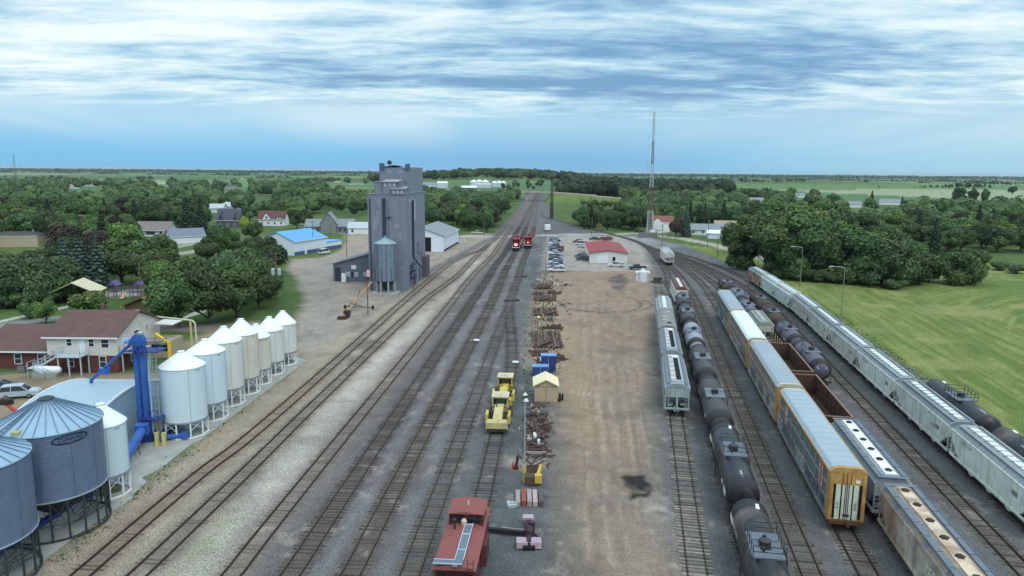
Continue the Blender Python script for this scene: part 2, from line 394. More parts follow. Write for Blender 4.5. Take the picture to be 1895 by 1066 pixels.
    # the rail yard
    zone([(-140,1180),(60,1066),(300,880),(560,690),(640,615),(780,505),(905,440),(960,385),(975,357),(1003,357),(1016,385),(1024,402),(1050,415),(1100,430),(1180,436),(1213,442),(1270,456),(1335,482),(1392,505),(1470,545),(1565,603),(1700,694),(1900,828),(2150,1000),(2150,1180)], (96, 97, 101), 1.3, 1, .5)
    zone([(-200,1250),(40,1066),(300,868),(545,672),(800,505),(912,443),(935,440),(900,492),(790,600),(560,850),(390,1066),(250,1250)], (150, 139, 127), 1.5, 1, .6)
    zone([(290,1220),(390,1066),(545,880),(640,762),(800,575),(880,480),(905,470),(870,520),(800,602),(690,735),(600,845),(470,1010),(440,1066),(330,1220)], (142, 128, 118), 1, .6, .5)
    zone([(270,1220),(330,1066),(470,890),(600,745),(720,635),(845,535),(895,482),(880,480),(790,590),(640,755),(540,880),(400,1050),(330,1220)], (170, 166, 158), 2, .95, .7)
    zone([(300,1066),(420,940),(440,960),(370,1066)], (112, 132, 88), 2.5, .55, noise=nb)
    zone([(105,1066),(300,895),(430,790),(400,790),(200,920),(60,1066)], (150, 134, 108), 1.5, .7, .3, noise=n2)
    zone([(175,965),(215,925),(300,850),(420,770),(520,705),(560,690),(440,790),(280,890)], (110, 104, 78), 1.5, .55, .3, noise=n1)
    zone([(240,880),(262,868),(285,868),(262,884)], (78, 92, 52), .8, .8, .3)
    # dark corridor round the main line with paler stone ribbons between the tracks
    zone([(420,1200),(470,1066),(600,900),(830,590),(905,480),(945,432),(975,380),(1003,370),(1010,400),(975,500),(960,600),(960,700),(930,860),(880,1066),(840,1200)], (104, 101, 105), 1.2, .95, .45)
    for a, b, t_, wd, c, op in (('D','E',.52,1.5,(122,122,124),.45), ('E','F',.55,1.3,(118,119,122),.4), ('C','D',.45,1.4,(112,104,98),.6)):
        pa = [gp(*p) for p in []]
        A_, B_ = TRK[a], TRK[b]; q = []
        for p in A_[::6]:
            j = min(B_, key=lambda r: (r - p).length); q.append(tuple(p*(1-t_) + j*t_))
        q = [p for p in q if p[1] < 330]
        line(q, wd, c, .9, op, .7, noise=n2*.5 + .35)
    zone([(760,1180),(800,1066),(850,900),(900,780),(930,690),(1000,690),(985,800),(965,900),(1080,1066),(1120,1200)], (84, 90, 92), 2.5, .85, .45)
    zone([(960,440),(1000,440),(1012,500),(985,530),(985,640),(965,700),(955,600),(972,500)], (108, 106, 108), 2, .5, .4)
    zone([(968,478),(1000,476),(1000,510),(985,528),(972,520)], (84, 90, 96), 1.5, .7)
    zone([(892,850),(925,842),(1000,858),(1010,872),(970,872),(900,866)], (142, 136, 130), .8, .9, .3)
    # dirt lot
    zone([(1012,505),(1110,498),(1206,500),(1212,540),(1214,600),(1208,660),(1205,760),(1200,900),(1250,1066),(1270,1200),(1060,1200),(1062,1066),(1050,940),(1028,860),(1050,770),(1030,700),(990,690),(985,640),(985,560)], (142, 124, 109), 2.2, 1, .35)
    zone([(1040,620),(1090,600),(1120,700),(1110,830),(1040,800),(1035,700)], (154, 135, 110), 3, .65, .3)
    zone([(1000,560),(1030,540),(1050,640),(1020,690),(985,690)], (158, 140, 114), 2, .65, .3)
    zone([(1130,620),(1200,600),(1200,800),(1220,1066),(1120,1066),(1100,860)], (128, 122, 118), 4, .5, .35, noise=n1)
    zone([(1010,760),(1120,760),(1140,860),(1080,1066),(1000,1066),(985,900),(1000,860)], (100, 98, 94), 4, .55, .35, noise=n1)
    for k in range(15):                              # wheel ruts running up the lot
        q = rnd.uniform(0, 6.2); P_ = [gp(q*22 + 1078 + 6*math.sin(t*.013+k), 1066) if t == 1066 else gp(1066 + q*(13 + 9*(t-540)/526) + rnd.uniform(-5, 5), t) for t in (1066, 960, 860, 780, 700, 640, 590, 540)]
        P_ = [tuple(p) for p in spline(P_, 1.5)]
        for dx in (0, 1.7): line([(a+dx, b) for a, b in P_], .34, (100, 90, 80) if k % 3 else (168, 154, 138), .14, .3, noise=n2*.6 + .22)
    for r_, cx_, cy_ in ((26, 1110, 560), (22, 1120, 562)):  # turning circles of trucks
        c0 = gp(cx_, cy_); a0 = [(c0[0] + (7.8 + (26-r_)*.25)*math.cos(t)*1.25, c0[1] + (r_*.8)*math.sin(t)*.6) for t in np.linspace(math.pi*.95, math.pi*2.15, 22)]
        line(a0, .7, (84, 74, 66), .22, .85)
    # office lot, crossing road
    zone([(1004,500),(1012,440),(1060,436),(1180,438),(1192,460),(1206,500),(1110,502)], (152, 146, 140), 1.5, 1, .2)
    line(px((700,437),(800,436),(905,438),(1000,436),(1100,434),(1200,432),(1262,424)), 7, (168, 162, 158), 1, 1, .15)
    line(px((1004,436),(1060,434)), 9, (160, 155, 150), 1, 1, .15)
    zone([(1160,446),(1200,438),(1215,446),(1190,458)], (150, 148, 152), 2, .9, .3)
    zone([(1205,442),(1262,455),(1200,466),(1180,452)], (132, 130, 132), 2, .7, .35)
    # sleepers and oily stone under each track
    for k, pts in TRK.items():
        c, op = {'A': ((122,110,98), .8), 'B': ((120,110,102), .8), 'C': ((122,112,106), .8), 'D': ((84,78,74), .75), 'E': ((92,84,80), .8), 'F': ((94,92,92), .6), 'G': ((84,86,86), .7), '1': ((110,108,104), .6)}.get(k, ((98,93,88), .75))
        line([tuple(p) for p in pts[::4]] + [tuple(pts[-1])], 2.9, c, .7, op, .5)
    yd = [(-140,1180),(60,1066),(300,880),(500,700),(560,560),(560,495),(700,440),(905,433),(1213,438),(1335,480),(1565,600),(1900,826),(2150,1180)]
    iny = np.clip(.5 - sd([gp(*p) for p in yd])/2, 0, 1); nk = fbm(x/3.3 + 9, y/5 + 3, 51, 5); nk2 = fbm(x/1.4, y/2.2, 61, 4); nk3 = fbm(x/6.5, y/14, 71, 4)
    put((76, 70, 66), iny*np.clip((nk - .6)*9, 0, 1)*.24); put((168, 158, 146), iny*np.clip((nk2 - .66)*10, 0, 1)*.3); put((84, 82, 82), iny*np.clip((nk3 - .58)*7, 0, 1)*.16)
    # stains and puddles
    zone([(1138,884),(1190,876),(1212,900),(1206,926),(1170,930),(1142,912)], (112, 104, 98), 1.0, .6, .2, noise=n2*.6+.25); zone([(1205,915),(1250,910),(1255,950),(1225,955)], (160, 158, 154), 1.2, .5, .3, noise=nb)
    for P_, c, op in ((((1146,885),(1160,882),(1189,883),(1191,893),(1201,899),(1205,910),(1198,921),(1182,919),(1170,922),(1162,909),(1151,905),(1153,895)), (36,36,38), .93), (((1128,516),(1150,508),(1158,526),(1146,540),(1134,528)), (92,92,98), .9),
                      (((1123,514),(1152,506),(1164,520),(1150,545),(1138,538)), (80,72,66), .6), (((650,640),(700,625),(720,640),(690,655)), (88,80,74), .6), (((645,660),(690,655),(690,672),(650,672)), (92,84,78), .6),
                      (((500,690),(530,680),(540,692),(505,715)), (86,80,70), .7), (((640,605),(665,598),(668,608)), (98,88,78), .5)):
        zone(P_, c, .22 if c[0] < 42 else .6, op, .1, noise=(nb*.5+n2*.2+.3) if c[0] < 42 else (n2*.6+.3))
    col[:, :3] *= (.86 + .28*nb[:, None])*(.88 + .24*n2[:, None])*(.93 + .14*n1[:, None])
    me = bpy.data.meshes.new('ground'); n = nr*nc
    me.vertices.add(n); me.vertices.foreach_set('co', np.stack([x, y, Z.ravel()], 1).astype(np.float32).ravel())
    i = np.arange(nr-1)[:, None]*nc + np.arange(nc-1)[None, :]
    q = np.stack([i, i+1, i+nc+1, i+nc], -1).reshape(-1, 4)
    me.loops.add(q.size); me.loops.foreach_set('vertex_index', q.ravel().astype(np.int32))
    me.polygons.add(len(q)); me.polygons.foreach_set('loop_start', (np.arange(len(q))*4).astype(np.int32))
    me.update(calc_edges=True); me.validate()
    me.polygons.foreach_set('use_smooth', [True]*len(me.polygons))
    at = me.color_attributes.new('soil', 'FLOAT_COLOR', 'POINT'); at.data.foreach_set('color', col.astype(np.float32).ravel())
    m = bpy.data.materials.new('soil_and_grass'); m.use_nodes = True; nt = m.node_tree; N = nt.nodes; L = nt.links
    b = N['Principled BSDF']; b.inputs['Roughness'].default_value = .95; b.inputs['Specular IOR Level'].default_value = .12
    a = N.new('ShaderNodeAttribute'); a.attribute_name = 'soil'
    tc = N.new('ShaderNodeTexCoord')
    def noise(sc, dt):
        t = N.new('ShaderNodeTexNoise'); t.inputs['Scale'].default_value = sc; t.inputs['Detail'].default_value = dt; t.inputs['Roughness'].default_value = .7
        L.new(tc.outputs['Object'], t.inputs['Vector']); return t.outputs['Fac']
    f1 = noise(5.5, 3); f2 = noise(.9, 5)
    mr = N.new('ShaderNodeMapRange'); mr.inputs[1].default_value = .3; mr.inputs[2].default_value = .7; mr.inputs[3].default_value = -1.1; mr.inputs[4].default_value = 1.1; L.new(f1, mr.inputs[0])
    mu = N.new('ShaderNodeMath'); mu.operation = 'MULTIPLY_ADD'; L.new(mr.outputs[0], mu.inputs[0]); L.new(a.outputs['Alpha'], mu.inputs[1]); mu.inputs[2].default_value = 1
    m2 = N.new('ShaderNodeMapRange'); m2.inputs[1].default_value = .3; m2.inputs[2].default_value = .7; m2.inputs[3].default_value = .87; m2.inputs[4].default_value = 1.13; L.new(f2, m2.inputs[0])
    m3 = N.new('ShaderNodeMath'); m3.operation = 'MULTIPLY'; L.new(mu.outputs[0], m3.inputs[0]); L.new(m2.outputs[0], m3.inputs[1])
    sc = N.new('ShaderNodeVectorMath'); sc.operation = 'SCALE'; L.new(a.outputs['Color'], sc.inputs[0]); L.new(m3.outputs[0], sc.inputs['Scale']); L.new(sc.outputs[0], b.inputs['Base Color'])
    bn = N.new('ShaderNodeBump'); bn.inputs['Strength'].default_value = .5; bn.inputs['Distance'].default_value = .08; L.new(f1, bn.inputs['Height']); L.new(bn.outputs[0], b.inputs['Normal'])
    me.materials.append(m)
    o = link('ground', me); o['kind'] = 'structure'
make_ground()

# ------------------------------------------------------------------ rails and sleepers
m_rail = M('rail_steel', lin(62, 48, 42), .55, .2, 3, metal=.2)
m_railtop = M('rail_head', lin(86, 76, 70), .5, .15, 3, metal=.3)
def tie_mat(name, col, k):
    if name in MATS: return MATS[name]
    m = M(name, col, .9, .3, 3); nt = m.node_tree; g = nt.nodes.new('ShaderNodeNewGeometry')
    mr = nt.nodes.new('ShaderNodeMapRange'); mr.inputs[3].default_value = 1 - k; mr.inputs[4].default_value = 1 + k; nt.links.new(g.outputs['Random Per Island'], mr.inputs[0])
    b = nt.nodes['Principled BSDF']; src = b.inputs['Base Color'].links[0].from_socket
    s = nt.nodes.new('ShaderNodeVectorMath'); s.operation = 'SCALE'; nt.links.new(src, s.inputs[0]); nt.links.new(mr.outputs[0], s.inputs['Scale']); nt.links.new(s.outputs[0], b.inputs['Base Color'])
    return m
def make_track(key, pts, tz, label):
    root = thing('railway_track', label, 'railway track', (*pts[0], 0), 0, 'tracks of the rail yard')
    o = pts[0]; P = [p - o for p in pts]; n = len(P)
    T = [(P[min(i+1, n-1)] - P[max(i-1, 0)]).normalized() for i in range(n)]; Nn = [Vector((t.y, -t.x)) for t in T]
    zs = [float(hill(p.x, p.y)) for p in pts]
    shiny = key in 'DEF3'
    for sgn in (-1, 1):
        mb = MB(); prof = [(-.09, 0), (-.05, .05), (-.045, .17), (.045, .17), (.05, .05), (.09, 0)]
        vs = [(P[i].x + Nn[i].x*(sgn*.755 + a), P[i].y + Nn[i].y*(sgn*.755 + a), z + zs[i]) for i in range(n) for a, z in prof]
        k = len(prof)
        for i in range(n-1):
            for j in range(k-1): mb.f.append((i*k+j, i*k+j+1, (i+1)*k+j+1, (i+1)*k+j)); mb.m.append(1 if j == 2 else 0)
        mb.v = vs
        mb.build('rail', [m_rail, m_railtop if shiny else m_rail], root, sm=0)
    mb = MB(); acc = 0; rr = random.Random(hash(key) % 1000)
    vis = {'A': .45, 'B': .55, 'C': .6}.get(key, .78)
    nxt = .3
    for i in range(n-1):
        d = (P[i+1] - P[i]).length
        while nxt < acc + d:
            t = (nxt - acc)/d; c = P[i].lerp(P[i+1], t); u = T[i]; w = Nn[i]; nxt += .56 + rr.uniform(-.03, .03)
            if c.y + o.y > 420 or rr.random() > vis: continue
            a = 1.28 + rr.uniform(-.08, .1); hh = .115; top = tz + rr.uniform(-.006, .012); sk = rr.uniform(-.04, .04)
            vs = []
            for z in (-.05, top):
                for p_, q_ in ((-a, -hh), (a, -hh), (a, hh), (-a, hh)): vs.append((c.x + w.x*p_ + u.x*(q_ + sk*p_), c.y + w.y*p_ + u.y*(q_ + sk*p_), z + zs[i]))
            mb.add(vs, [(4,5,6,7),(0,1,5,4),(1,2,6,5),(2,3,7,6),(3,0,4,7)])
        acc += d
    tm = {'1': tie_mat('tie_bare', lin(126, 120, 114), .45), 'D': tie_mat('tie_oily', lin(74, 67, 63), .4), 'E': tie_mat('tie_oily', lin(74, 67, 63), .4), 'G': tie_mat('tie_grey', lin(88, 84, 82), .5)}.get(key) or (tie_mat('tie_pale', lin(104, 96, 88), .35) if key in 'ABC' else tie_mat('tie_dark', lin(84, 78, 73), .45))
    s = mb.build('sleepers', tm, root, sm=0); s['kind'] = 'stuff'
for key, _, tz, label in TRACKS: make_track(key, TRK[key], tz, label)
# ------------------------------------------------------------------ rolling stock
m_iron = M('running_gear', lin(52, 48, 46), .8, .25, 3, dirt=.4, dcol=lin(92, 74, 60), ds=1)
m_wheel = M('wheel_steel', lin(70, 58, 50), .6, .2, 4, metal=.3)
m_dark = M('dark_opening', lin(24, 25, 28), .9, .2, 2)
m_black = M('black_paint', lin(34, 34, 38), .42, .2, .8, dirt=.35, dcol=lin(72, 68, 66), ds=.5, spec=.5)
m_white = M('white_paint', lin(226, 230, 232), .5, .05, 2)
m_galv = M('galvanised', lin(168, 176, 182), .45, .12, 3, metal=.3)
RAIL = .17
_bog = {}
def bogie(parent, y):
    """three-piece freight bogie: side frames, bolster, springs; two wheelsets below it"""
    if not _bog:
        mb = MB()
        for s in (-1, 1):
            x = s*1.0
            mb.prism([(-1.25,.38),(-.95,.36),(-.5,.22),(.5,.22),(.95,.36),(1.25,.38),(1.25,.56),(.6,.78),(-.6,.78),(-1.25,.56)], x-.09, x+.09, 'x')
            for d in (-.18, 0, .18): mb.tube((x, d, .3), (x, d, .6), .08, 6)
            for d in (-.9, .9): mb.box(x-.14, x+.14, d-.16, d+.16, .34, .58)
        mb.box(-1.05, 1.05, -.22, .22, .56, .84); mb.lathe([(.3,.84),(.3,.98)], 12)
        for d in (-.45, .45): mb.box(-.85, .85, d-.05, d+.05, .3, .42)
        _bog['f'] = mb.build('bogie', m_iron); ms = _bog['f'].data; bpy.data.objects.remove(_bog['f']); _bog['f'] = ms
        w = MB()
        for s in (-1, 1):
            w.lathe([(.001,-.07),(.2,-.07),(.36,-.03),(.42,-.05),(.42,.06),(.46,.06),(.46,.09),(.3,.09),(.001,.09)], 18, (s*.755-.01*s, 0, .42), 'x')
        w.tube((-1.02, 0, .42), (1.02, 0, .42), .08, 8)
        q = w.build('wheelset', m_wheel); _bog['w'] = q.data; bpy.data.objects.remove(q)
    b = link('bogie', _bog['f'], parent, (0, y, 0))
    for d in (-.9, .9): link('wheelset', _bog['w'], b, (0, d, 0))
def coupler(parent, y):
    s = 1 if y > 0 else -1
    MB().box(-.1, .1, min(y, y+s*.55), max(y, y+s*.55), .72, .92).box(-.16, .18, min(y+s*.45, y+s*.75), max(y+s*.45, y+s*.75), .7, .98).build('coupler', m_iron, parent)
def rung_ladder(mb, x, y, z0, z1, ax='y', w=.42, mi=0, step=.38):
    d = (0, w) if ax == 'y' else (w, 0)
    mb.beam((x, y, z0), (x, y, z1), .05, .05, mi); mb.beam((x+d[0], y+d[1], z0), (x+d[0], y+d[1], z1), .05, .05, mi)
    z = z0 + .2
    while z < z1: mb.beam((x, y, z), (x+d[0], y+d[1], z), .035, .035, mi); z += step
def at_yard(k, y, dx=0): p = yard(k, y, dx); return (p[0], p[1], RAIL), RZ
def on_track(key, y):
    P = TRK[key]; i = min(range(1, len(P)-1), key=lambda j: abs(P[j].y - y)); d = P[min(i+3, len(P)-1)] - P[max(i-3, 0)]
    t = (y - P[i].y)/d.y
    return (P[i].x + d.x*t, y, RAIL), -math.atan2(d.x, d.y)

def hopper(pos, L, label, side, roof, style='strip', ribs=0, group=None, Ht=4.55, strip=None, hatches=6, hatchm=None, name='hopper_car', ladder_m=None, text_=None):
    """covered hopper: slab sides, slope sheets over open end frames, running board and hatches on the roof, discharge gates"""
    loc, rz = pos; root = thing(name, label, 'hopper car', loc, rz, group)
    h = L/2; w = 1.53; e = 3.86; ec = ladder_m or side
    b = MB()
    b.prism([(-h+.1, 2.75), (-h+.1, e), (h-.1, e), (h-.1, 2.75), (h-2.1, 1.28), (-h+2.1, 1.28)], -w, w, 'x')
    for k in (-1, 1):
        b.box(k*w - .07, k*w + .07, -h, h, 1.06, 1.30)              # side sill
        b.box(k*(w+.03) - .05, k*(w+.03) + .05, -h+.05, h-.05, e-.07, e+.09)          # top chord
    n = ribs
    for i in range(n):
        y = -h + 1.0 + (L-2.0)*i/(n-1)
        for k in (-1, 1): b.box(k*w + (-.13 if k < 0 else 0), k*w + (.13 if k > 0 else 0), y-.05, y+.05, 1.3 if abs(y) < h-2 else 2.6, e)
    if not n:                                                        # welded seams of a smooth-sided car
        for i in range(7):
            y = -h + L*(i+.5)/7
            for k in (-1, 1): b.box(k*w - .025, k*w + .025, y-.03, y+.03, 1.35 if abs(y) < h-2.2 else 2.7, e-.05)
    for i in range(3):                                               # discharge bays
        y = (i-1)*(L-5.2)/3
        q = (L-5.2)/6.4
        b.prism([(y-q, 1.28), (y+q, 1.28), (y+.25, .5), (y-.25, .5)], -1.25, 1.25, 'x')
    b.build('body', side, root)
    r = MB(); arc = [(-w-.03, e+.02), (-w+.15, e+.22), (-w+.6, Ht-.16), (-.5, Ht-.06), (.5, Ht-.06), (w-.6, Ht-.16), (w-.15, e+.22), (w+.03, e+.02)]
    r.prism(arc, -h+.06, h-.06, 'y')
    for i in range(1, 6): r.prism([(p[0]*1.002, p[1]+.03) for p in arc], -h + L*i/6 - .04, -h + L*i/6 + .04, 'y')
    ro = r.build('roof', roof, root)
    for s in (-1, 1):                                                # end frames: corner posts, ladders, cross bars, platform
        f = MB(); y = s*(h-.1)
        for k in (-1, 1):
            f.beam((k*(w-.06), y, 1.1), (k*(w-.06), y, 2.8), .12); rung_ladder(f, k*(w-.05) - (.42 if k > 0 else 0), y + s*.06, 1.0, e, 'x')
            f.beam((k*.55, y-s*1.9, 1.35), (k*.55, y, 2.75), .12)
        f.box(-w, w, y-.12, y+.12, 1.05, 1.28); f.box(-w+.06, w-.06, y-.04, y+.04, 2.72, 2.84); f.beam((0, y, 1.2), (0, y, 2.75), .22)
        f.box(-.35, .35, min(y, y-s*2.2), max(y, y-s*2.2), .75, 1.1)
        f.lathe([(.001,-.3),(.22,-.3),(.22,.3),(.001,.3)], 10, (.75, y-s*.9, 1.5), 'x'); f.box(-1.1, -.5, y-s*.9-.2, y-s*.9+.2, 1.25, 1.6)
        f.build('end_frame', ec, root)
    if style == 'strip':
        MB().box(-.36, .36, -h+.9, h-.9, Ht-.03, Ht+.03).build('running_board', strip or m_galv, root)
        hb = MB()
        for i in range(12): hb.box(-.52, .52, -h+1.2+(L-2.4)*i/11.01-.12, -h+1.2+(L-2.4)*i/11.01+.12, Ht-.05, Ht+.045)
        hb.build('roof_rib_or_clamp', roof, root)  # hatch clamps along the centre strip, joined in one mesh
        g = MB()
        for s in (-1, 1): g.box(s*1.0-.14, s*1.0+.14, -h+.4, h-.4, Ht-.13, Ht-.01)
        g.build('side_walkway', m_galv if strip is None else roof, root)
    elif style == 'round':                                           # row of round hatches along a pale centre strip
        MB().box(-.5, .5, -h+.7, h-.5, Ht-.05, Ht+.02).build('centre_strip', strip or m_white, root)
        for i in range(hatches):
            y = -h + 1.5 + (L-2.8)*i/(hatches-1)
            hm = MB().lathe([(.27, 0), (.27, .1), (.2, .16), (.001, .18)], 12, (0, y, Ht+.02))
            for t in range(6): hm.box(.3*math.cos(t)-.04, .3*math.cos(t)+.04, y+.3*math.sin(t)-.04, y+.3*math.sin(t)+.04, Ht+.02, Ht+.12)
            hm.build('hatch', hatchm or m_iron, root)
        g = MB()
        for s in (-1, 1):
            x = s*1.12
            g.box(x-.26, x+.26, -h+.2, h-.2, Ht-.06, Ht-.02)
            g.beam((x+s*.26, -h+.2, Ht+.02), (x+s*.26, h-.2, Ht+.02), .05)
            for i in range(8): g.beam((x-.26, -h+.4+(L-.8)*i/7, Ht), (x+.26, -h+.4+(L-.8)*i/7, Ht), .06)
        for s in (-1, 1): g.box(-1.35, 1.35, s*(h-.1)-.25, s*(h-.1)+.25, Ht-.05, Ht-.01)
        g.build('running_board', M('walkway_grating', lin(112, 120, 132), .6, .15, 4, metal=.3), root)
    elif style == 'trough':                                          # long hatch trough, covers partly thrown open
        MB().box(-.8, .8, -h+1.0, h-1.2, Ht-.1, Ht+.05).build('hatch_frame', m_galv, root)
        MB().box(-.1, .55, -h+1.6, h-2.6, Ht+.05, Ht+.056).build('hatch_opening', m_dark, root)
        for i, y in enumerate(np.linspace(-h+1.4, h-2.4, 6)):
            MB().box(-.75, -.12, y, y+1.55, Ht+.055, Ht+.12).build('hatch_cover', strip or m_white, root)
        MB().box(-.12, .6, h-2.55, h-1.3, Ht+.055, Ht+.14).build('hatch_cover', m_white, root)
        g = MB()
        for s in (-1, 1): g.box(s*1.15-.2, s*1.15+.2, -h+.3, h-.3, Ht-.1, Ht-.05)
        g.build('running_board', M('walkway_grating', lin(112, 120, 132), .6, .15, 4, metal=.3), root)
    elif style == 'small':
        for i, (x, y) in enumerate(((.3, -h+2.2), (-.5, -h+4.5), (-.5, 0), (.35, h-3))):
            MB().box(x-.35, x+.35, y-.4, y+.4, Ht-.06, Ht+.06).build('hatch', m_dark if i == 0 else m_galv, root)
    for s in (-1, 1): bogie(root, s*(h-1.9)); coupler(root, s*h)
    dp = M('data_grey', lin(120, 124, 126), .7, .15, 4)
    for s in (-1, 1):
        nm_ = ''.join(rnd.choice('TILXPRUCGSE') for _ in range(4)) + ' %d' % rnd.randint(20000, 99999)
        if not text_: text(nm_, .45, dp, root, (s*(w+.014), -s*(h-3.6), 3.3), (R(90), 0, R(90)*s), 'lettering', .004)
        MB().box(s*(w+.008)-.006, s*(w+.008)+.006, s*(h-3.2)-.55, s*(h-3.2)+.55, 2.5, 3.0).build('data_plate', dp, root, sm=0)
    if text_:
        tm, body, sz = text_
        for s in (-1, 1): text(body, sz, tm, root, (s*(w+.012), s*(h-4.0), 2.6), (R(90), 0, R(90)*s), 'lettering', .006)
    return root

def tank(pos, L, label, shell, group=None, r=1.5, plat=None, strips=False, band=None, rail=True, name='tank_car', mark=None):
    """tank car: domed cylinder on a stub sill, manway dome on a railed top platform, ladders down both sides"""
    loc, rz = pos; root = thing(name, label, 'tank car', loc, rz, group)
    h = L/2; zc = 1.08 + r; prof = [(.001, -h+.55)]
    for t in np.linspace(.15, 1, 7): prof.append((r*math.sin(t*math.pi/2), -h+1.35-.8*math.cos(t*math.pi/2)))
    n = 6
    for i in range(1, n): prof.append((r, -h+1.35+(L-2.7)*i/n))
    prof += [(a, -b) for a, b in prof[7::-1]]
    MB().lathe(prof, 32, (0, 0, zc), 'y').build('tank_shell', shell, root)
    if band:
        for s in (-1, 1):
            MB().lathe([(r+.012, s*(h-2.6)), (r+.02, s*(h-2.6)), (r+.02, s*(h-1.36)), (r*.93, s*(h-.95)), (r*.8, s*(h-.78)), (r*.8, s*(h-.8))], 32, (0, 0, zc), 'y').build('tank_end_band', band, root)
    f = MB()
    for s in (-1, 1):
        f.box(-.35, .35, min(s*h, s*(h-3.2)), max(s*h, s*(h-3.2)), .72, 1.12); f.box(-1.3, 1.3, s*(h-.25)-.08, s*(h-.25)+.08, .95, 1.2)
        f.prism([(-1.2, zc-.95), (1.2, zc-.95), (.5, 1.05), (-.5, 1.05)], s*(h-2.0)-.3, s*(h-2.0)+.3, 'y')
        for k in (-1, 1):
            f.beam((k*1.3, s*(h-.25), 1.1), (k*1.45, s*(h-2.2), 1.3), .09); f.beam((k*1.3, s*(h-.25), 1.2), (k*1.3, s*(h-.25), 2.2), .05)
        f.beam((-1.3, s*(h-.25), 2.2), (1.3, s*(h-.25), 2.2), .05)
    f.build('underframe', m_iron, root)
    zt = zc + r; p = MB(); pw, pl = 1.0, 1.9
    p.box(-pw-.15, -.42, -pl, pl, zt-.12, zt-.06); p.box(.42, pw+.15, -pl, pl, zt-.12, zt-.06)
    p.box(-pw-.15, pw+.15, -pl, -.75, zt-.055, zt+.0); p.box(-pw-.15, pw+.15, .75, pl, zt-.055, zt+.0)
    p.build('platform', plat or M('walkway_grating', lin(112, 120, 132), .6, .15, 4, metal=.3), root)
    d = MB().lathe([(.42, -.2), (.42, .32), (.46, .32), (.46, .4), (.3, .47), (.001, .5)], 16, (0, 0, zt))
    d.lathe([(.14, -.1), (.14, .28), (.001, .3)], 10, (.1, 1.0, zt)); d.lathe([(.1, -.1), (.1, .3), (.001, .32)], 10, (-.25, -1.0, zt))
    d.build('manway', m_black, root)
    if rail:
        g = MB()
        for k in (-1, 1):
            for i in range(5): g.beam((k*(pw+.13), -pl + 2*pl*i/4, zt-.1), (k*(pw+.13), -pl + 2*pl*i/4, zt+.85), .05)
            for z in (.42, .85): g.beam((k*(pw+.13), -pl, zt+z), (k*(pw+.13), pl, zt+z), .05)
        for s in (-1, 1):
            for z in (.42, .85): g.beam((-pw-.13, s*pl, zt+z), (pw+.13, s*pl, zt+z), .05)
        g.build('railing', m_black, root)
    l = MB()
    for k in (-1, 1):
        for q in (-.25, .25): l.path([(k*1.62, q, 1.0), (k*1.62, q, zc+.3), (k*1.3, q, zt-.1)], .03, 5)
        for i in range(8): l.tube((k*1.62, -.25, 1.1+i*.28), (k*1.62, .25, 1.1+i*.28), .025, 5)
    l.build('ladder', m_iron, root)
    if strips:
        for y in (-h+2.2, h-2.2):
            sp = MB()
            for i in range(3):
                for k in (-1, 1): sp.box(k*(r+.012)-.012, k*(r+.012)+.012, y-.75+i*.52, y-.75+i*.52+.4, zc-.25, zc+.25)
            sp.build('reflective_strip', m_white, root)
        MB().box(-.1, .1, -h+2.0, -h+3.6, zt-.01, zt+.012).build('weld_patch', M('grey_mark', lin(150, 155, 165), .6, .2, 6), root)
        MB().box(.25, .55, h-3.0, h-2.1, zt-.06, zt-.01).build('weld_patch', m_white, root)
    dp = M('data_white', lin(196, 198, 200), .6, .1, 4); nm_ = ''.join(rnd.choice('TILXPRUCG') for _ in range(4)) + ' %d' % rnd.randint(20000, 99999)
    if shell.name not in ('tank_brown',):
        for k in (-1, 1):
            text(nm_, .42, dp, root, (k*(r+.006), -k*(h-4.4), zc+.1), (R(90), 0, R(90)*k), 'lettering', .004)
            MB().box(k*(r+.003)-.006, k*(r+.003)+.006, k*(h-4.2)-.5, k*(h-4.2)+.5, zc-.15, zc+.2).build('data_plate', dp, root, sm=0)
    if mark: text(mark, .55, m_white, root, (0, -h+.66, zc+.5), (R(72), 0, 0), 'lettering', .005)
    for s in (-1, 1): bogie(root, s*(h-2.0)); coupler(root, s*h)
    return root

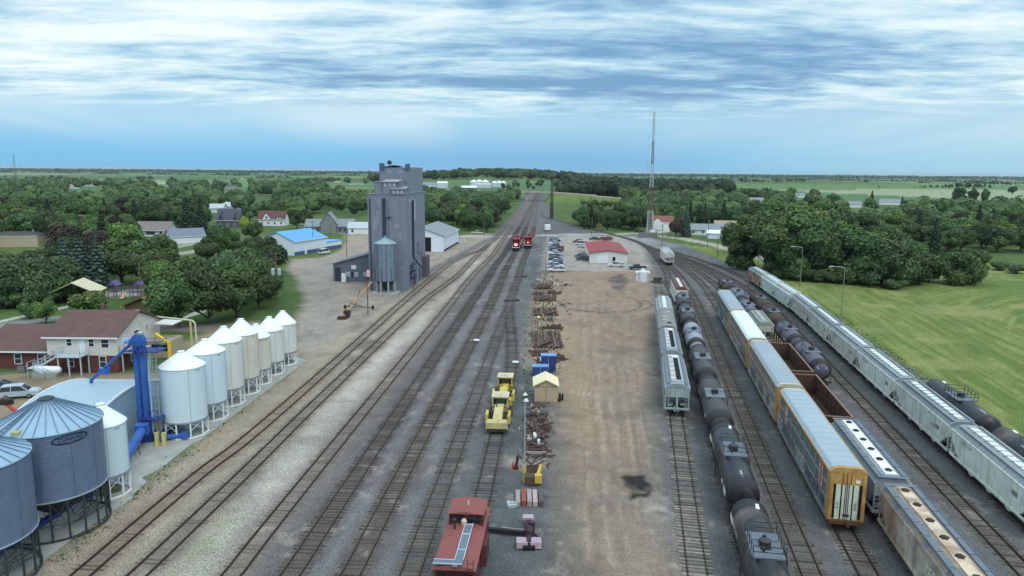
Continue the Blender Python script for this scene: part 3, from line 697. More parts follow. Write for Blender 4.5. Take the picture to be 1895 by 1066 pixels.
m_yel = M('yellow_ends', lin(184, 146, 88), .6, .12, 1, dirt=.6, dcol=lin(150, 98, 48), ds=.9, dthr=.52, streak=.35, scol=lin(110, 82, 55))
def autorack(pos, L, label, roofm, panel, post, near=False, logos=False):
    """tall car carrier: perforated side panels between posts, yellow ends with clamshell doors, arched ribbed roof"""
    loc, rz = pos; root = thing('autorack_car', label, 'autorack car', loc, rz, 'autoracks coupled in one string')
    h = L/2; w = 1.5; e = 5.15; z0 = 1.05
    rr = random.Random(int(pos[0][1]*7)); m_cap = M('rack_end_cap', lin(196, 190, 178), .6, .1, 1, dirt=.3)
    p = MB(); p.box(-w+.06, w-.06, -h+1.1, h-1.1, z0+.2, e); p.build('side_panel', panel, root)
    q = MB()
    for k in (-1, 1):
        n = 11
        for i in range(n):
            y = -h + 1.3 + (L-2.6)*i/(n-1); q.box(k*w-.06, k*w+.06, y-.06, y+.06, z0+.1, e)
        q.box(k*w-.075, k*w+.075, -h+.8, h-.8, z0-.15, z0+.25)
        for z in (2.45, 3.8): q.box(k*(w-.01)-.05, k*(w-.01)+.05, -h+1.1, h-1.1, z-.05, z+.05)
    q.build('side_post', post, root)
    c = MB()
    for k in (-1, 1): c.box(k*w-.08, k*w+.08, -h+.5, h-.5, e-.02, e+.2)
    c.build('top_rail', m_yel if logos else post, root)
    arc = [(-w-.02, e+.18), (-w+.28, e+.5), (-w+.75, e+.62), (w-.75, e+.62), (w-.28, e+.5), (w+.02, e+.18)]
    r = MB().prism(arc, -h+.35, h-.35, 'y')
    for i in range(1, 16): r.prism([(a*1.001, z+.02) for a, z in arc], -h+L*i/16-.05, -h+L*i/16+.05, 'y')
    r.build('roof', roofm, root)
    for s in (-1, 1):
        y0, y1 = sorted((s*(h-1.1), s*(h-.3)))
        en = MB(); en.box(-w-.03, w+.03, y0, y1, z0-.2, e+.2); 
        MB().prism([(a, z+.03) for a, z in arc], y0+.3 if s > 0 else y0-.03, y1+.03 if s > 0 else y1-.3, 'y').build('roof_end_cap', m_yel if (logos and s < 0) else m_cap, root)
        for k in (-1, 1): en.box(k*1.35-.14, k*1.35+.14, y1-.01 if s > 0 else y0-.09, y1+.09 if s > 0 else y0+.01, z0-.1, e-.1)
        eo = en.build('end_frame', m_yel, root)
        yy = y1 if s > 0 else y0
        def pl(x0, x1, z_0, z_1, t, mat, nm): MB().box(x0, x1, yy if s > 0 else yy-t, yy+t if s > 0 else yy, z_0, z_1).build(nm, mat, eo if nm != 'door' else root)
        if s < 0:
            m_pale = M('pale_doors', lin(206, 214, 198), .55, .08, 2, dirt=.3, dcol=lin(150, 150, 120), ds=1.4, streak=.4, scol=lin(70, 74, 64))
            pl(-.98, -.58, z0-.05, e-.95, .07, m_pale, 'door'); pl(.5, .92, z0-.05, e-.95, .07, m_pale, 'door')
            pl(-.44, .38, z0-.05, e-.95, .05, m_pale, 'door')
            for x in (-.52, -.2, -.05, .1, .44): pl(x-.025, x+.025, z0, e-.9, .09, m_dark, 'hinge_bar')
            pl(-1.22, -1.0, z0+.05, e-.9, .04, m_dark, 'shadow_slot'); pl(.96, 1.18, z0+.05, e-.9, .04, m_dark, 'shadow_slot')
            for x in (-.42, -.1, .25): pl(x-.02, x+.02, e-.9, e+.1, .06, M('brown_bar', lin(120, 88, 44), .7), 'hinge_bar')
            pl(.62, .98, e-.72, e-.45, .03, m_white, 'data_plate'); pl(-.3, .25, 1.3, 1.5, .1, m_iron, 'lock_bar')
            for zz in (2.0, 2.35): pl(-.86, -.68, zz, zz+.22, .085, M('grey_print', lin(140, 150, 140), .7), 'data_plate'); pl(.6, .8, zz-.1, zz+.25, .085, MATS['grey_print'], 'data_plate')
        MB().box(-1.4, 1.4, min(s*(h-.3), s*(h+.05)), max(s*(h-.3), s*(h+.05)), .65, .95).build('buffer_beam', M('rust', lin(96, 66, 50), .9, .3, 2), root)
    fr = MB().box(-.4, .4, -h+.3, h-.3, .7, 1.05); fr.box(-w+.05, w-.05, -h+.8, h-.8, .9, 1.06); fr.build('underframe', m_iron, root)
    if logos:
        m_or = M('orange_panel', lin(190, 120, 82), .6, .12, 2, streak=.3); m_red = M('red_emblem', lin(190, 52, 48), .6)
        for k in (-1,):
            for y in (-h+3.6, h-4.6):
                x = k*(w-.035); MB().box(min(x, x+k*.03), max(x, x+k*.03), y-.75, y+.75, z0+1.3, e-.15).build('emblem_panel', m_or, root)
                g = MB(); x2 = k*(w+.0)
                for z in (2.9, 3.55, 4.2): g.box(x2-.012, x2+.012, y-.42, y+.42, z, z+.2)
                g.box(x2-.012, x2+.012, y-.42, y-.2, 2.9, 4.4); g.box(x2-.012, x2+.012, y+.2, y+.42, 2.9, 3.6); g.box(x2-.012, x2+.012, y+.2, y+.42, 4.0, 4.4)
                g.build('emblem', m_red, root); MB().box(x2-.006, x2+.006, y-.55, y+.55, 2.75, 4.55).build('emblem_field', M('emblem_white', lin(205, 190, 185), .6), root)
    # sprayed tags along the lower side: overlapping looped letters
    gm = [M('tag_silver', lin(176, 178, 184), .6, .2, 5), M('tag_violet', lin(116, 112, 128), .6, .2, 5), M('tag_dark', lin(60, 60, 70), .6, .2, 5)]
    y = -h + 1.6
    while y < h - 3:
        if rr.random() < (.75 if logos else .5):
            wd = rr.uniform(1.6, 3.4); nl = rr.randint(3, 5); g = MB(); x = -w - .075
            for i in range(nl):
                c = (y + wd*(i+.5)/nl, z0 + rr.uniform(.75, 1.05)); a, b = wd/nl*.62, rr.uniform(.45, .8); ph = rr.uniform(0, 6)
                pts = [(c[0] + a*math.cos(t+ph)*(1+.3*math.sin(3*t)), c[1] + b*math.sin(t+ph)) for t in np.linspace(0, rr.uniform(4.2, 6.2), 13)]
                for (ya, za), (yb, zb) in zip(pts, pts[1:]): g.beam((x, ya, za), (x, yb, zb), .02, .2, 0)
            g.build('graffiti', gm[rr.choice((0, 0, 1))], root, sm=0)
            y += wd + .3
        else: y += 2
    for s in (-1, 1): bogie(root, s*(h-3.2)); coupler(root, s*(h-.1))
    return root

def gondola(pos, L, label, out, ins, rim):
    loc, rz = pos; root = thing('gondola_car', label, 'gondola car', loc, rz, 'rusty open gondolas')
    h = L/2; w = 1.55; z0, z1 = 1.1, 3.75; b = MB()
    for k in (-1, 1):
        b.box(k*w-.05, k*w+.05, -h, h, z0, z1)
        for i in range(15): y = -h+.3+(L-.6)*i/14; b.box(k*(w+.1)-.08, k*(w+.1)+.08, y-.08, y+.08, z0, z1-.05)
        b.box(k*(w+.05)-.14, k*(w+.05)+.14, -h, h, z0-.15, z0+.12)
    for s in (-1, 1):
        b.box(-w+.05, w-.05, s*(h-.06)-.05, s*(h-.06)+.05, z0, z1)
        for i in range(4): b.box(-1.3+.87*i-.06, -1.3+.87*i+.06, s*(h+.06)-.07, s*(h+.06)+.07, z0, z1-.05)
    b.build('body', out, root)
    i = MB()
    for k in (-1, 1): i.box(k*(w-.07)-.018, k*(w-.07)+.018, -h+.13, h-.13, z0+.06, z1-.03)
    for s in (-1, 1): i.box(-w+.09, w-.09, s*(h-.13)-.018, s*(h-.13)+.018, z0+.06, z1-.03)
    i.box(-w+.05, w-.05, -h+.1, h-.1, z0, z0+.06)
    for k in range(9): y = -h+1+(L-2)*k/8; [i.box(s*(w-.11)-.03, s*(w-.11)+.03, y-.05, y+.05, z0+.06, z1-.1) for s in (-1, 1)]
    i.build('inside_lining', ins, root)
    t = MB()
    for k in (-1, 1): t.box(k*w-.1, k*w+.1, -h-.05, h+.05, z1, z1+.1)
    for s in (-1, 1): t.box(-w+.1, w-.1, s*(h-.05)-.09, s*(h-.05)+.09, z1, z1+.098)
    t.build('top_rail', rim, root)
    MB().box(-.4, .4, -h+.1, h-.1, .7, z0).build('underframe', m_iron, root)
    for s in (-1, 1): bogie(root, s*(h-2)); coupler(root, s*h)
    return root

def paint(n, c, **k): 
    d = dict(rough=.6, var=.1, vs=.8, dirt=.35, ds=.6, dthr=.52, dcol=lin(120, 112, 100), streak=.4, scol=lin(96, 86, 76)); d.update(k)
    return M(n, lin(*c), **d)
# --- string of pale grain hoppers on the far side
GH = 'pale grain hoppers in the outer string'
pale = [paint('hopper_pale_a', (214, 220, 212), dthr=.56), paint('hopper_pale_b', (204, 211, 206), streak=.5), paint('hopper_pale_c', (200, 202, 196), streak=.6, scol=lin(112, 96, 84), dirt=.5), paint('hopper_pale_d', (206, 218, 216))]
roofg = [paint('roof_grey_a', (136, 146, 152)), paint('roof_grey_b', (122, 132, 140), dirt=.5), paint('roof_pale', (176, 188, 188), streak=0)]
rusty = paint('hopper_rusty_tan', (172, 158, 138), tint=(lin(128, 84, 62), .5), dirt=.5)
wstrip = paint('strip_white', (214, 224, 232), streak=0, dirt=.15)
J8 = [57.6, 75.0, 92.2, 109.5, 126.4, 143.3, 160.6, 176.3, 191.6, 207.5]
hlab = ['pale green hopper with rust-streaked side at the near end of the outer string', 'pale hopper second in the outer string beside a black tank car', 'smooth pale hopper third in the outer string where the black tank cars end',
        'stained pale hopper with long white roof strip, fourth in the outer string', 'ribbed grey hopper with brown streaks, fifth in the outer string', 'pale hopper with pale roof, sixth in the outer string',
        'ribbed pale hopper with white roof strip, seventh in the outer string', 'bluish white ribbed hopper, third from the far end of the outer string', 'bluish white ribbed hopper behind the rusty tan one in the outer string', 'rust-marked tan hopper at the far end of the outer string beside the grass']
for i in range(9):
    a, b = J8[i], J8[i+1]; y = (a+b)/2; L = (b-a)/math.cos(R(10)) - .75
    pos = on_track('8', y)
    sm_ = [pale[0], pale[1], pale[0], pale[2], pale[1], pale[2], pale[3], pale[3], rusty][i]
    lab = hlab[i] if i < 8 else hlab[9]
    hopper(pos, L, lab, sm_, [roofg[0], roofg[1], roofg[0], roofg[0], roofg[1], roofg[0], roofg[2], roofg[2], roofg[0]][i], 'strip', [0, 0, 0, 0, 13, 11, 12, 12, 10][i], GH, strip=wstrip,
           text_=(M('faded_print', lin(140, 146, 142), .8), 'GNBX 314', .42) if i == 1 else ((M('rust_print', lin(128, 70, 52), .8), 'PTLX', .9) if i == 8 else None))
# --- hoppers on the stub siding
gy = [paint('siding_grey_a', (160, 176, 178), dirt=.4), paint('siding_grey_b', (150, 158, 162)), paint('siding_grey_c', (146, 148, 146), dirt=.5)]
GS = 'grey hoppers on the stub siding'
hopper(at_yard(1, 96.6), 15.6, 'grey hopper with open roof trough at the near end of the stub siding', gy[0], paint('roof_blue_grey', (138, 148, 156), streak=0), 'trough', 12, GS, strip=paint('cover_pale', (188, 180, 184), streak=0))
hopper(at_yard(1, 114.8), 16.2, 'grey hopper with open roof trough, second on the stub siding', gy[1], MATS['roof_blue_grey'], 'trough', 12, GS, strip=MATS['cover_pale'])
hopper(at_yard(1, 132.3), 15.4, 'dull grey hopper with small square hatches, third on the stub siding', gy[2], paint('roof_dull', (132, 134, 134), streak=0, dirt=.5), 'small', 0, GS)
hopper(at_yard(1, 148.6), 15.6, 'grey hopper with white centre strip, farthest on the stub siding', gy[0], paint('roof_light', (150, 158, 162), streak=0), 'strip', 0, GS, strip=m_white)
# --- tank cars beside them
tk = dict(bk=M('tank_black', lin(30, 31, 36), .38, .15, .6, dirt=.35, dcol=lin(78, 74, 74), ds=.35, spec=.4), bk2=M('tank_black_worn', lin(36, 36, 41), .42, .15, .6, dirt=.7, dcol=lin(112, 98, 92), ds=.3, dthr=.54, spec=.4),
          dk=M('tank_dark_grey', lin(66, 66, 70), .55, .12, .6, dirt=.3, dcol=lin(95, 86, 80), ds=.4), lv=M('tank_lavender', lin(148, 152, 170), .5, .1, .8, dirt=.3, dcol=lin(104, 100, 110), ds=.5, streak=.25),
          br=M('tank_brown', lin(74, 58, 54), .65, .2, .5, dirt=.5, dcol=lin(54, 44, 42), ds=.6), vi=M('tank_violet_grey', lin(96, 92, 108), .5, .12, .6, dirt=.3, dcol=lin(74, 66, 72), ds=.5, spec=.4),
          bg=M('tank_blue_grey', lin(98, 104, 122), .5, .12, .6, dirt=.3, dcol=lin(76, 78, 92), ds=.5))
bd = M('tank_band', lin(38, 38, 44), .55, .15, 1, dirt=.2, dcol=lin(70, 66, 66))
GT = 'tank cars coupled beside the stub siding'
for y, L, m, b, st, rl, lab, g in ((49.4, 18.0, 'bk2', bd, True, True, 'black tank car with brown wear nearest the camera beside the bare siding', None), (68.2, 17.9, 'bk', bd, True, True, 'black tank car with white side strips, second in its string', None),
    (86.8, 17.9, 'dk', bd, False, False, 'long charcoal tank car beside the near grey hopper', None), (105.2, 17.7, 'dk', bd, False, False, 'charcoal tank car just in front of the lavender one', None),
    (123.7, 17.6, 'lv', bd, False, False, 'lavender grey tank car between charcoal ones', None), (142.0, 17.4, 'dk', bd, False, False, 'charcoal tank car behind the lavender one', None), (158.2, 14.2, 'dk', bd, False, False, 'short charcoal tank car in front of the white and maroon hopper', None)):
    tank(on_track('2', y), L, lab, tk[m], GT, strips=st, band=b, rail=rl)
hopper(on_track('2', 176.0), 16.5, 'white hopper with maroon roof and white centre strip behind the tank cars', paint('hopper_white', (206, 206, 202)), paint('roof_maroon', (104, 66, 66), streak=0), 'strip', 0, None, strip=m_white)
hopper(on_track('3', 252.5), 15.8, 'lone white hopper standing on the curved yard lead', paint('hopper_white', (206, 206, 202)), paint('roof_pale_white', (196, 202, 204), streak=0), 'strip', 0, None, strip=roofg[0])
# --- autoracks
rb = dict(blue=M('rack_roof_blue', lin(158, 174, 186), .5, .06, .6, dirt=.25, dcol=lin(128, 140, 150), ds=.3), white=M('rack_roof_white', lin(218, 228, 232), .5, .05, .6, dirt=.12, dcol=lin(180, 180, 175), ds=.4), grey=M('rack_roof_grey', lin(152, 166, 178), .5, .06, .6, dirt=.3, dcol=lin(128, 134, 140), ds=.3))
pn = [M('rack_panel_slate', lin(104, 112, 112), .7, .18, .5, dirt=.4, dcol=lin(84, 84, 80), ds=.7), M('rack_panel_tan', lin(138, 130, 122), .7, .18, .5, dirt=.6, dcol=lin(110, 96, 84), ds=.7, streak=.5), M('rack_panel_grey', lin(108, 112, 116), .7, .15, .5)]
ps = [M('rack_post_grey', lin(132, 142, 142), .7, .15, 1), M('rack_post_pale', lin(168, 160, 150), .7, .2, 1, dirt=.4)]
autorack(at_yard(4, 71.4), 24.6, 'nearest autorack with yellow end and pale doors, two red emblems on its side', rb['blue'], pn[0], ps[0], True, True)
autorack(at_yard(4, 96.6), 24.4, 'tan-panelled autorack with pale blue roof, second in the string', rb['grey'], pn[1], ps[1])
autorack(at_yard(4, 121.4), 24.2, 'autorack with bright white roof', rb['white'], pn[1], ps[1])
autorack(at_yard(4, 145.6), 23.2, 'farthest autorack with grey sides and no graffiti near the red-brown tank cars', rb['grey'], pn[2], ps[0])
# --- mixed string: tan hopper, grey hopper, two gondolas, flat car, hopper, tanks
tanw = paint('hopper_tan_wear', (184, 178, 166), tint=(lin(146, 120, 102), .35), dirt=.55, dcol=lin(112, 88, 76), ds=.5, streak=.5)
tand = dict(strip=M('strip_tan', lin(206, 190, 168), .7, .12, 1, tint=(lin(156, 132, 112), .45)))
hopper(at_yard(5, 51.0), 16.4, 'tan weathered hopper with graffiti and rusty round roof hatches nearest the camera', tanw, M('roof_slate', lin(106, 110, 124), .6, .12, .8, tint=(lin(150, 134, 116), .4)), 'round', 0, None, strip=tand['strip'], text_=(M('tag_mint', lin(196, 206, 196), .7), 'ZEROK', 1.3))
hopper(at_yard(5, 68.3), 15.7, 'light grey hopper with six round hatches on a white roof strip', paint('hopper_silver', (168, 174, 178)), paint('roof_silver', (140, 148, 156), streak=0), 'round', 0, None, strip=m_white)
gor, gin, grm = M('gondola_maroon', lin(72, 42, 42), .8, .2, .8, dirt=.5, dcol=lin(60, 38, 36), ds=.8), M('gondola_rust', lin(88, 64, 54), .9, .2, .7, dirt=.6, dcol=lin(64, 48, 42), ds=.6, streak=.6, scol=lin(56, 42, 38)), M('gondola_rim', lin(142, 112, 98), .8, .2, 1)
gondola(at_yard(5, 87.6), 17.9, 'empty rusty gondola coupled to the light grey hopper', gor, gin, grm)
gondola(at_yard(5, 106.4), 17.3, 'empty rusty gondola coupled to the flat car with stakes', gor, gin, grm)
def flatcar():
    loc, rz = at_yard(5, 121.4); root = thing('flat_car', 'flat car with striped timber deck and upright side stakes', 'flat car', loc, rz)
    h = 5.6; MB().box(-1.45, 1.45, -h, h, .85, 1.15).build('underframe', m_iron, root)
    d = MB()
    for i in range(22): d.box(-1.45, 1.45, -h+.5*i+.02, -h+.5*i+.48, 1.15, 1.24 + .02*(i % 2), i % 3 == 0)
    d.build('deck', [M('deck_board', lin(166, 158, 150), .9, .25, 2), M('deck_board_dark', lin(104, 92, 84), .9, .25, 2)], root)
    for i in range(6):
        for k in (-1, 1): MB().beam((k*1.5, -h+.6+2*i, 1.0), (k*1.5, -h+.6+2*i, 2.9), .14).build('stake', M('stake_tan', lin(176, 158, 132), .8, .2, 2), root)
    for s in (-1, 1): bogie(root, s*3.8); coupler(root, s*h)
flatcar()
hopper(at_yard(5, 134.2), 12.2, 'short light hopper with dark open end bays behind the flat car', paint('hopper_bone', (182, 184, 174)), paint('roof_olive', (140, 148, 140), streak=0), 'strip', 8, None, strip=m_galv)
for y, m, L, lab in ((149.3, 'bg', 16.2, 'blue grey tank car behind the short light hopper'), (165.8, 'bg', 15.6, 'blue grey tank car with black end band beside the farthest autorack'), (182.0, 'br', 15.6, 'rust brown tank car at the far end of the autorack side')):
    tank(on_track('5', y), L, lab, tk[m], 'tank cars behind the short hopper', band=bd, rail=False)
for y, m, L, lab, mk in ((109.6, 'vi', 15.9, 'violet grey tank car with white lettering on its end beside the rusty gondolas', 'UTLX'), (126.1, 'vi', 15.4, 'violet grey tank car second from the open end of its string', None), (142.3, 'br', 15.4, 'brown tank car third in the string beside the empty track', None), (158.6, 'br', 15.4, 'brown tank car farthest in the string beside the empty track', None)):
    tank(on_track('6', y), L, lab, tk[m], 'brown and violet tank cars', band=bd if m != 'br' else None, rail=True, mark=mk)
for y, L, lab in ((86.2, 17.6, 'black tank car with railed platform beside the mown meadow'), (67.8, 17.4, 'black tank car with pale salt stains nearest the camera beside the meadow'), (49.4, 17.4, 'black tank car at the very edge of the view beside the meadow')):
    tank(on_track('9', y), L, lab, tk['bk'] if L > 17.5 else tk['bk2'], 'black tank cars on the outer stub', strips=True, rail=True)

# --- caboose
def caboose():
    loc, rz = on_track('G', 51.9); root = thing('caboose', 'maroon caboose with grey roof walks and a windowed cupola', 'caboose', loc, rz)
    side = M('caboose_maroon', lin(92, 46, 48), .6, .12, .8, dirt=.3, dcol=lin(70, 40, 42), ds=.7, streak=.3); top = M('caboose_roof', lin(142, 84, 82), .8, .16, .9, dirt=.6, dcol=lin(112, 68, 66), ds=.9, streak=.3)
    h = 4.2; w = 1.48; e = 3.25
    MB().box(-w, w, -h, h, 1.0, e).build('body', side, root)
    arc = [(-w-.12, e), (-.8, e+.3), (0, e+.38), (.8, e+.3), (w+.12, e)]
    MB().prism(arc, -h-.75, h+.75, 'y').build('roof', top, root)
    cu = MB().box(-w+.12, w-.12, 1.45, 3.8, e-.02, e+1.15); cu.prism([(-w+.02, e+1.15), (0, e+1.36), (w-.02, e+1.15)], 1.25, 4.0, 'y', 1)
    c = cu.build('cupola', [side, top], root)
    glass = M('dark_glass', lin(30, 34, 42), .15, .1, 2, spec=.6)
    for x in (-.68, .68): MB().box(x-.52, x+.52, 1.38, 1.45, e+.42, e+.98).build('window', glass, c)
    for k in (-1, 1):
        for y in (2.05, 3.2): MB().box(k*(w-.11)-.015, k*(w-.11)+.015, y-.4, y+.4, e+.4, e+.95).build('window', glass, c)
    MB().lathe([(.2, 0), (.24, .35), (.12, .5), (.001, .5)], 10, (-.1, 1.1, e+.36)).lathe([(.1,0),(.1,.5)], 8, (.05, 2.6, e+1.2)).build('vent_stack', M('stack_tan', lin(196, 178, 168), .7), root)
    MB().lathe([(.08,0),(.08,.7),(.16,.72),(.16,.85),(.001,.9)], 8, (-.75, .5, e+.25)).build('chimney', m_iron, root)
    wk = M('roof_walk', lin(110, 124, 142), .6, .1, 3, metal=.3)
    MB().box(.0, .62, -h-.5, 1.15, e+.42, e+.47).box(-1.5, .62, -h-.72, -h-.15, e+.415, e+.465).box(-.05, .3, -h-.95, -h-.7, e+.4, e+.46).build('roof_walk', wk, root)
    ed = MB()
    for x in (.0, .62): ed.beam((x, -h-.1, e+.5), (x, 1.15, e+.5), .05)
    for y in (-2.9, -.6, .9): ed.beam((0, y, e+.5), (.62, y, e+.5), .06)
    ed.beam((-1.5, -h-.15, e+.5), (0, -h-.15, e+.5), .05); ed.beam((-1.5, -h-.72, e+.5), (.62, -h-.72, e+.5), .05); ed.build('walk_edging', M('edge_white', lin(190, 196, 206), .6), root)
    MB().box(-1.45, 1.45, -h-.8, -h, .95, 1.1).build('platform', m_iron, root); MB().box(-1.45, 1.45, h, h+.8, .95, 1.1).build('platform', m_iron, root)
    rl = MB()
    for s in (-1, 1):
        for x in (-1.4, -.5, .5, 1.4): rl.beam((x, s*(h+.76), 1.1), (x, s*(h+.76), 2.15 if abs(x) < 1 else e), .06)
        for z in (1.6, 2.15): rl.beam((-1.4, s*(h+.76), z), (1.4, s*(h+.76), z), .05)
    rung_ladder(rl, 1.0, -h-.82, 1.0, e+.9, 'x'); rl.build('railing', side, root)
    MB().box(-.4, .4, -h-.03, -h, 1.1, 3.0).build('door', M('caboose_door', lin(88, 38, 42), .6), root)
    for x in (-.98, .98): MB().box(x-.28, x+.28, -h-.025, -h, 1.9, 2.6).build('window', glass, root)
    for k in (-1, 1):
        for y in (-3, -1, 1.2): MB().box(k*(w+.012)-.012, k*(w+.012)+.012, y-.35, y+.35, 1.9, 2.65).build('window', glass, root)
        MB().box(min(k*w, k*(w+.4)), max(k*w, k*(w+.4)), -.9, 1.2, 1.3, 3.0).build('side_bay', side, root) if k > 0 else None
    text('SOO 00193', .26, M('print_pink', lin(222, 190, 192), .6), root, (.85, -h-.045, 3.02), (R(90), 0, 0)); MB().box(-1.35, -.85, -h-.02, -h, 2.96, 3.0).build('lettering', MATS['print_pink'], root)
    for s in (-1, 1): bogie(root, s*3.2); coupler(root, s*(h+.75))
caboose()

# --- locomotives
def loco(pos, label, lit):
    loc, rz = pos; root = thing('locomotive', label, 'locomotive', loc, rz, 'red locomotives in the yard throat')
    red = M('loco_red', lin(146, 34, 44), .45, .1, .7, dirt=.25, dcol=lin(110, 30, 36), ds=.6); dk = M('loco_black', lin(32, 30, 34), .6, .15, 1); gl = M('dark_glass', lin(30, 34, 42), .15, .1, 2, spec=.6)
    h = 10.6
    MB().box(-1.5, 1.5, -h, h, 1.25, 1.55).build('frame', dk, root)
    MB().box(-.95, .95, -h+4.6, h-.7, 1.55, 4.35).prism([(-1.1, 4.1), (-.9, 4.4), (.9, 4.4), (1.1, 4.1)], -h+4.6, h-.7, 'y').box(-1.45, 1.45, h-5.5, h-2.2, 3.2, 4.5).build('long_hood', red, root)
    c = MB().box(-1.5, 1.5, -h+2.2, -h+4.6, 1.55, 4.3).prism([(-1.55, 4.25), (-1.2, 4.62), (1.2, 4.62), (1.55, 4.25)], -h+2.0, -h+4.7, 'y').build('cab', red, root)
    n = MB().prism([(-h+.6, 1.55), (-h+.6, 2.75), (-h+2.2, 3.05), (-h+2.2, 1.55)], -1.15, 1.15, 'x').build('nose', red, root)
    for x in (-.75, .75): MB().box(x-.55, x+.55, -h+2.15, -h+2.2, 3.3, 4.05).build('windscreen', gl, c)
    for k in (-1, 1): MB().box(k*1.51-.012, k*1.51+.012, -h+2.6, -h+4.2, 3.3, 4.0).build('side_window', gl, c)
    em = M('headlamp_lit', (1, .93, .82), .3, 0, emit=((1, .9, .78), 26 if True else 0)); off = M('headlamp_dim', lin(235, 190, 180), .3, emit=((1, .85, .75), 2.5))
    for x in (-.18, .18): MB().lathe([(.001, -.03), (.17 if lit else .12, -.03), (.17 if lit else .12, .05)], 12, (x, -h+.58, 2.45), 'y').build('headlight', em if lit else off, n)
    MB().box(-.55, .55, -h+2.1, -h+2.2, 4.2, 4.5).build('number_board', m_white, c)
    MB().prism([(-1.45, .35), (1.45, .35), (1.45, 1.25), (-1.45, 1.25)], -h-.25, -h, 'y').prism([(-1.3, .25), (1.3, .25), (1.1, .9), (-1.1, .9)], -h-.5, -h-.25, 'y').build('pilot', dk, root)
    MB().box(-1.45, 1.45, -h-.02, -h+.02, 1.28, 1.5).build('step_stripe', m_white, root).location = (0, -.02, 0)
    f = MB()
    for y in (h-4.5, h-3.2, 1.5): f.lathe([(.75, 0), (.75, .22), (.6, .24), (.001, .2)], 14, (0, y, 4.38))
    f.box(-.4, .4, -2.6, -.8, 4.38, 4.75); f.build('roof_fan', dk, root)
    MB().box(-1.3, 1.3, -2.8, 2.8, .45, 1.25).build('fuel_tank', dk, root)
    g = MB()
    for k in (-1, 1):
        for i in range(9): g.beam((k*1.46, -h+5+1.8*i, 1.55), (k*1.46, -h+5+1.8*i, 2.5), .05)
        g.beam((k*1.46, -h+5, 2.5), (k*1.46, h-.6, 2.5), .05); g.beam((k*1.3, -h+.1, 1.5), (k*1.3, -h+.1, 2.5), .06)
    g.build('handrail', m_white, root)
    for s in (-1, 1): bogie(root, s*6.6); bogie(root, s*5.2)
loco(on_track('E', 296), 'nearer red locomotive with its headlight lit', True)
loco(on_track('F', 306), 'farther red locomotive with dim headlights and black roof gear', False)

# --- yellow track machines
def mow(pos, label, pale):
    loc, rz = pos; root = thing('track_machine', label, 'track machine', loc, rz, 'yellow track machines on the spur')
    y1 = M('machine_yellow', lin(190, 174, 88), .6, .16, .9, dirt=.7, dcol=lin(140, 118, 62), ds=1.1); y2 = M('machine_cream', lin(192, 182, 132), .6, .14, .9, dirt=.65, dcol=lin(150, 132, 90), ds=1.1)
    gl = M('dark_glass', lin(30, 34, 42), .15, .1, 2, spec=.6); cab = y2 if pale else y1
    MB().box(-1.3, 1.3, -4.3, 3.6, .7, 1.15).build('frame', m_iron, root)
    c = MB().box(-1.15, 1.15, 1.0, 3.0, 1.15, 3.25).build('cab', cab, root)
    MB().box(-1.25, 1.25, .8, 3.25, 3.25, 3.4).box(-.6, .2, 1.3, 2.2, 3.4, 3.6).build('cab_roof', M('machine_roof', lin(196, 186, 160), .7, .15, 1), c)
    MB().box(-.95, .95, .96, 1.0, 2.2, 3.05).build('windscreen', gl, c)
    for k in (-1, 1): MB().box(k*1.16-.012, k*1.16+.012, 1.3, 2.7, 2.1, 3.0).build('side_window', gl, c)
    MB().prism([(-3.9, 1.15), (-3.9, 1.75), (-1.2, 2.35), (.9, 2.35), (.9, 1.15)], -.62, .62, 'x').build('engine_hood', y1 if not pale else y2, root)
    MB().tube((-.35, -.6, 2.2), (-.35, -.6, 3.1), .08, 8).build('exhaust', m_iron, root)
    for k in (-1, 1):
        b = MB(); b.prism([(-3.2, .9), (-3.0, 2.0), (-1.4, 2.2), (-.6, 1.6), (-.8, .9)], k*1.55-.18, k*1.55+.18, 'x'); b.build('wing_box', y1, root)
        t = MB(); t.tube((k*.7, -2.6, 2.2), (k*1.75, -.2, 1.5), .09, 8).tube((k*.75, -.4, 2.4), (k*1.7, 1.0, 1.2), .07, 8); t.box(k*1.6-.25, k*1.6+.25, -.2, .7, .9, 1.7); t.build('hydraulic_arm', m_iron, root)
        q = MB()
        for z in (1.6, 2.2): q.beam((k*1.35, -4.2, z), (k*1.35, -3.4, z), .05)
        q.beam((k*1.35, -4.2, 1.1), (k*1.35, -4.2, 2.2), .05); q.build('handrail', y1, root)
    MB().box(-1.5, 1.5, -4.75, -4.3, .55, 1.5).prism([(-4.3, 1.5), (-4.75, 1.5), (-4.3, 1.9)], -1.4, 1.4, 'x').build('plough', y2 if pale else y1, root)
    MB().box(-1.4, 1.4, -4.82, -4.75, .3, .7).build('broom_rubber', m_iron, root)
    for y in (-3.2, 2.2): link('wheelset', _bog['w'], root, (0, y, 0))
    root.scale = (.88, .9, .9)
mow(on_track('G', 86.8), 'cream and yellow track machine nearest the camera on the spur', True)
mow(on_track('G', 95.6), 'bright yellow track machine behind the cream one', False)
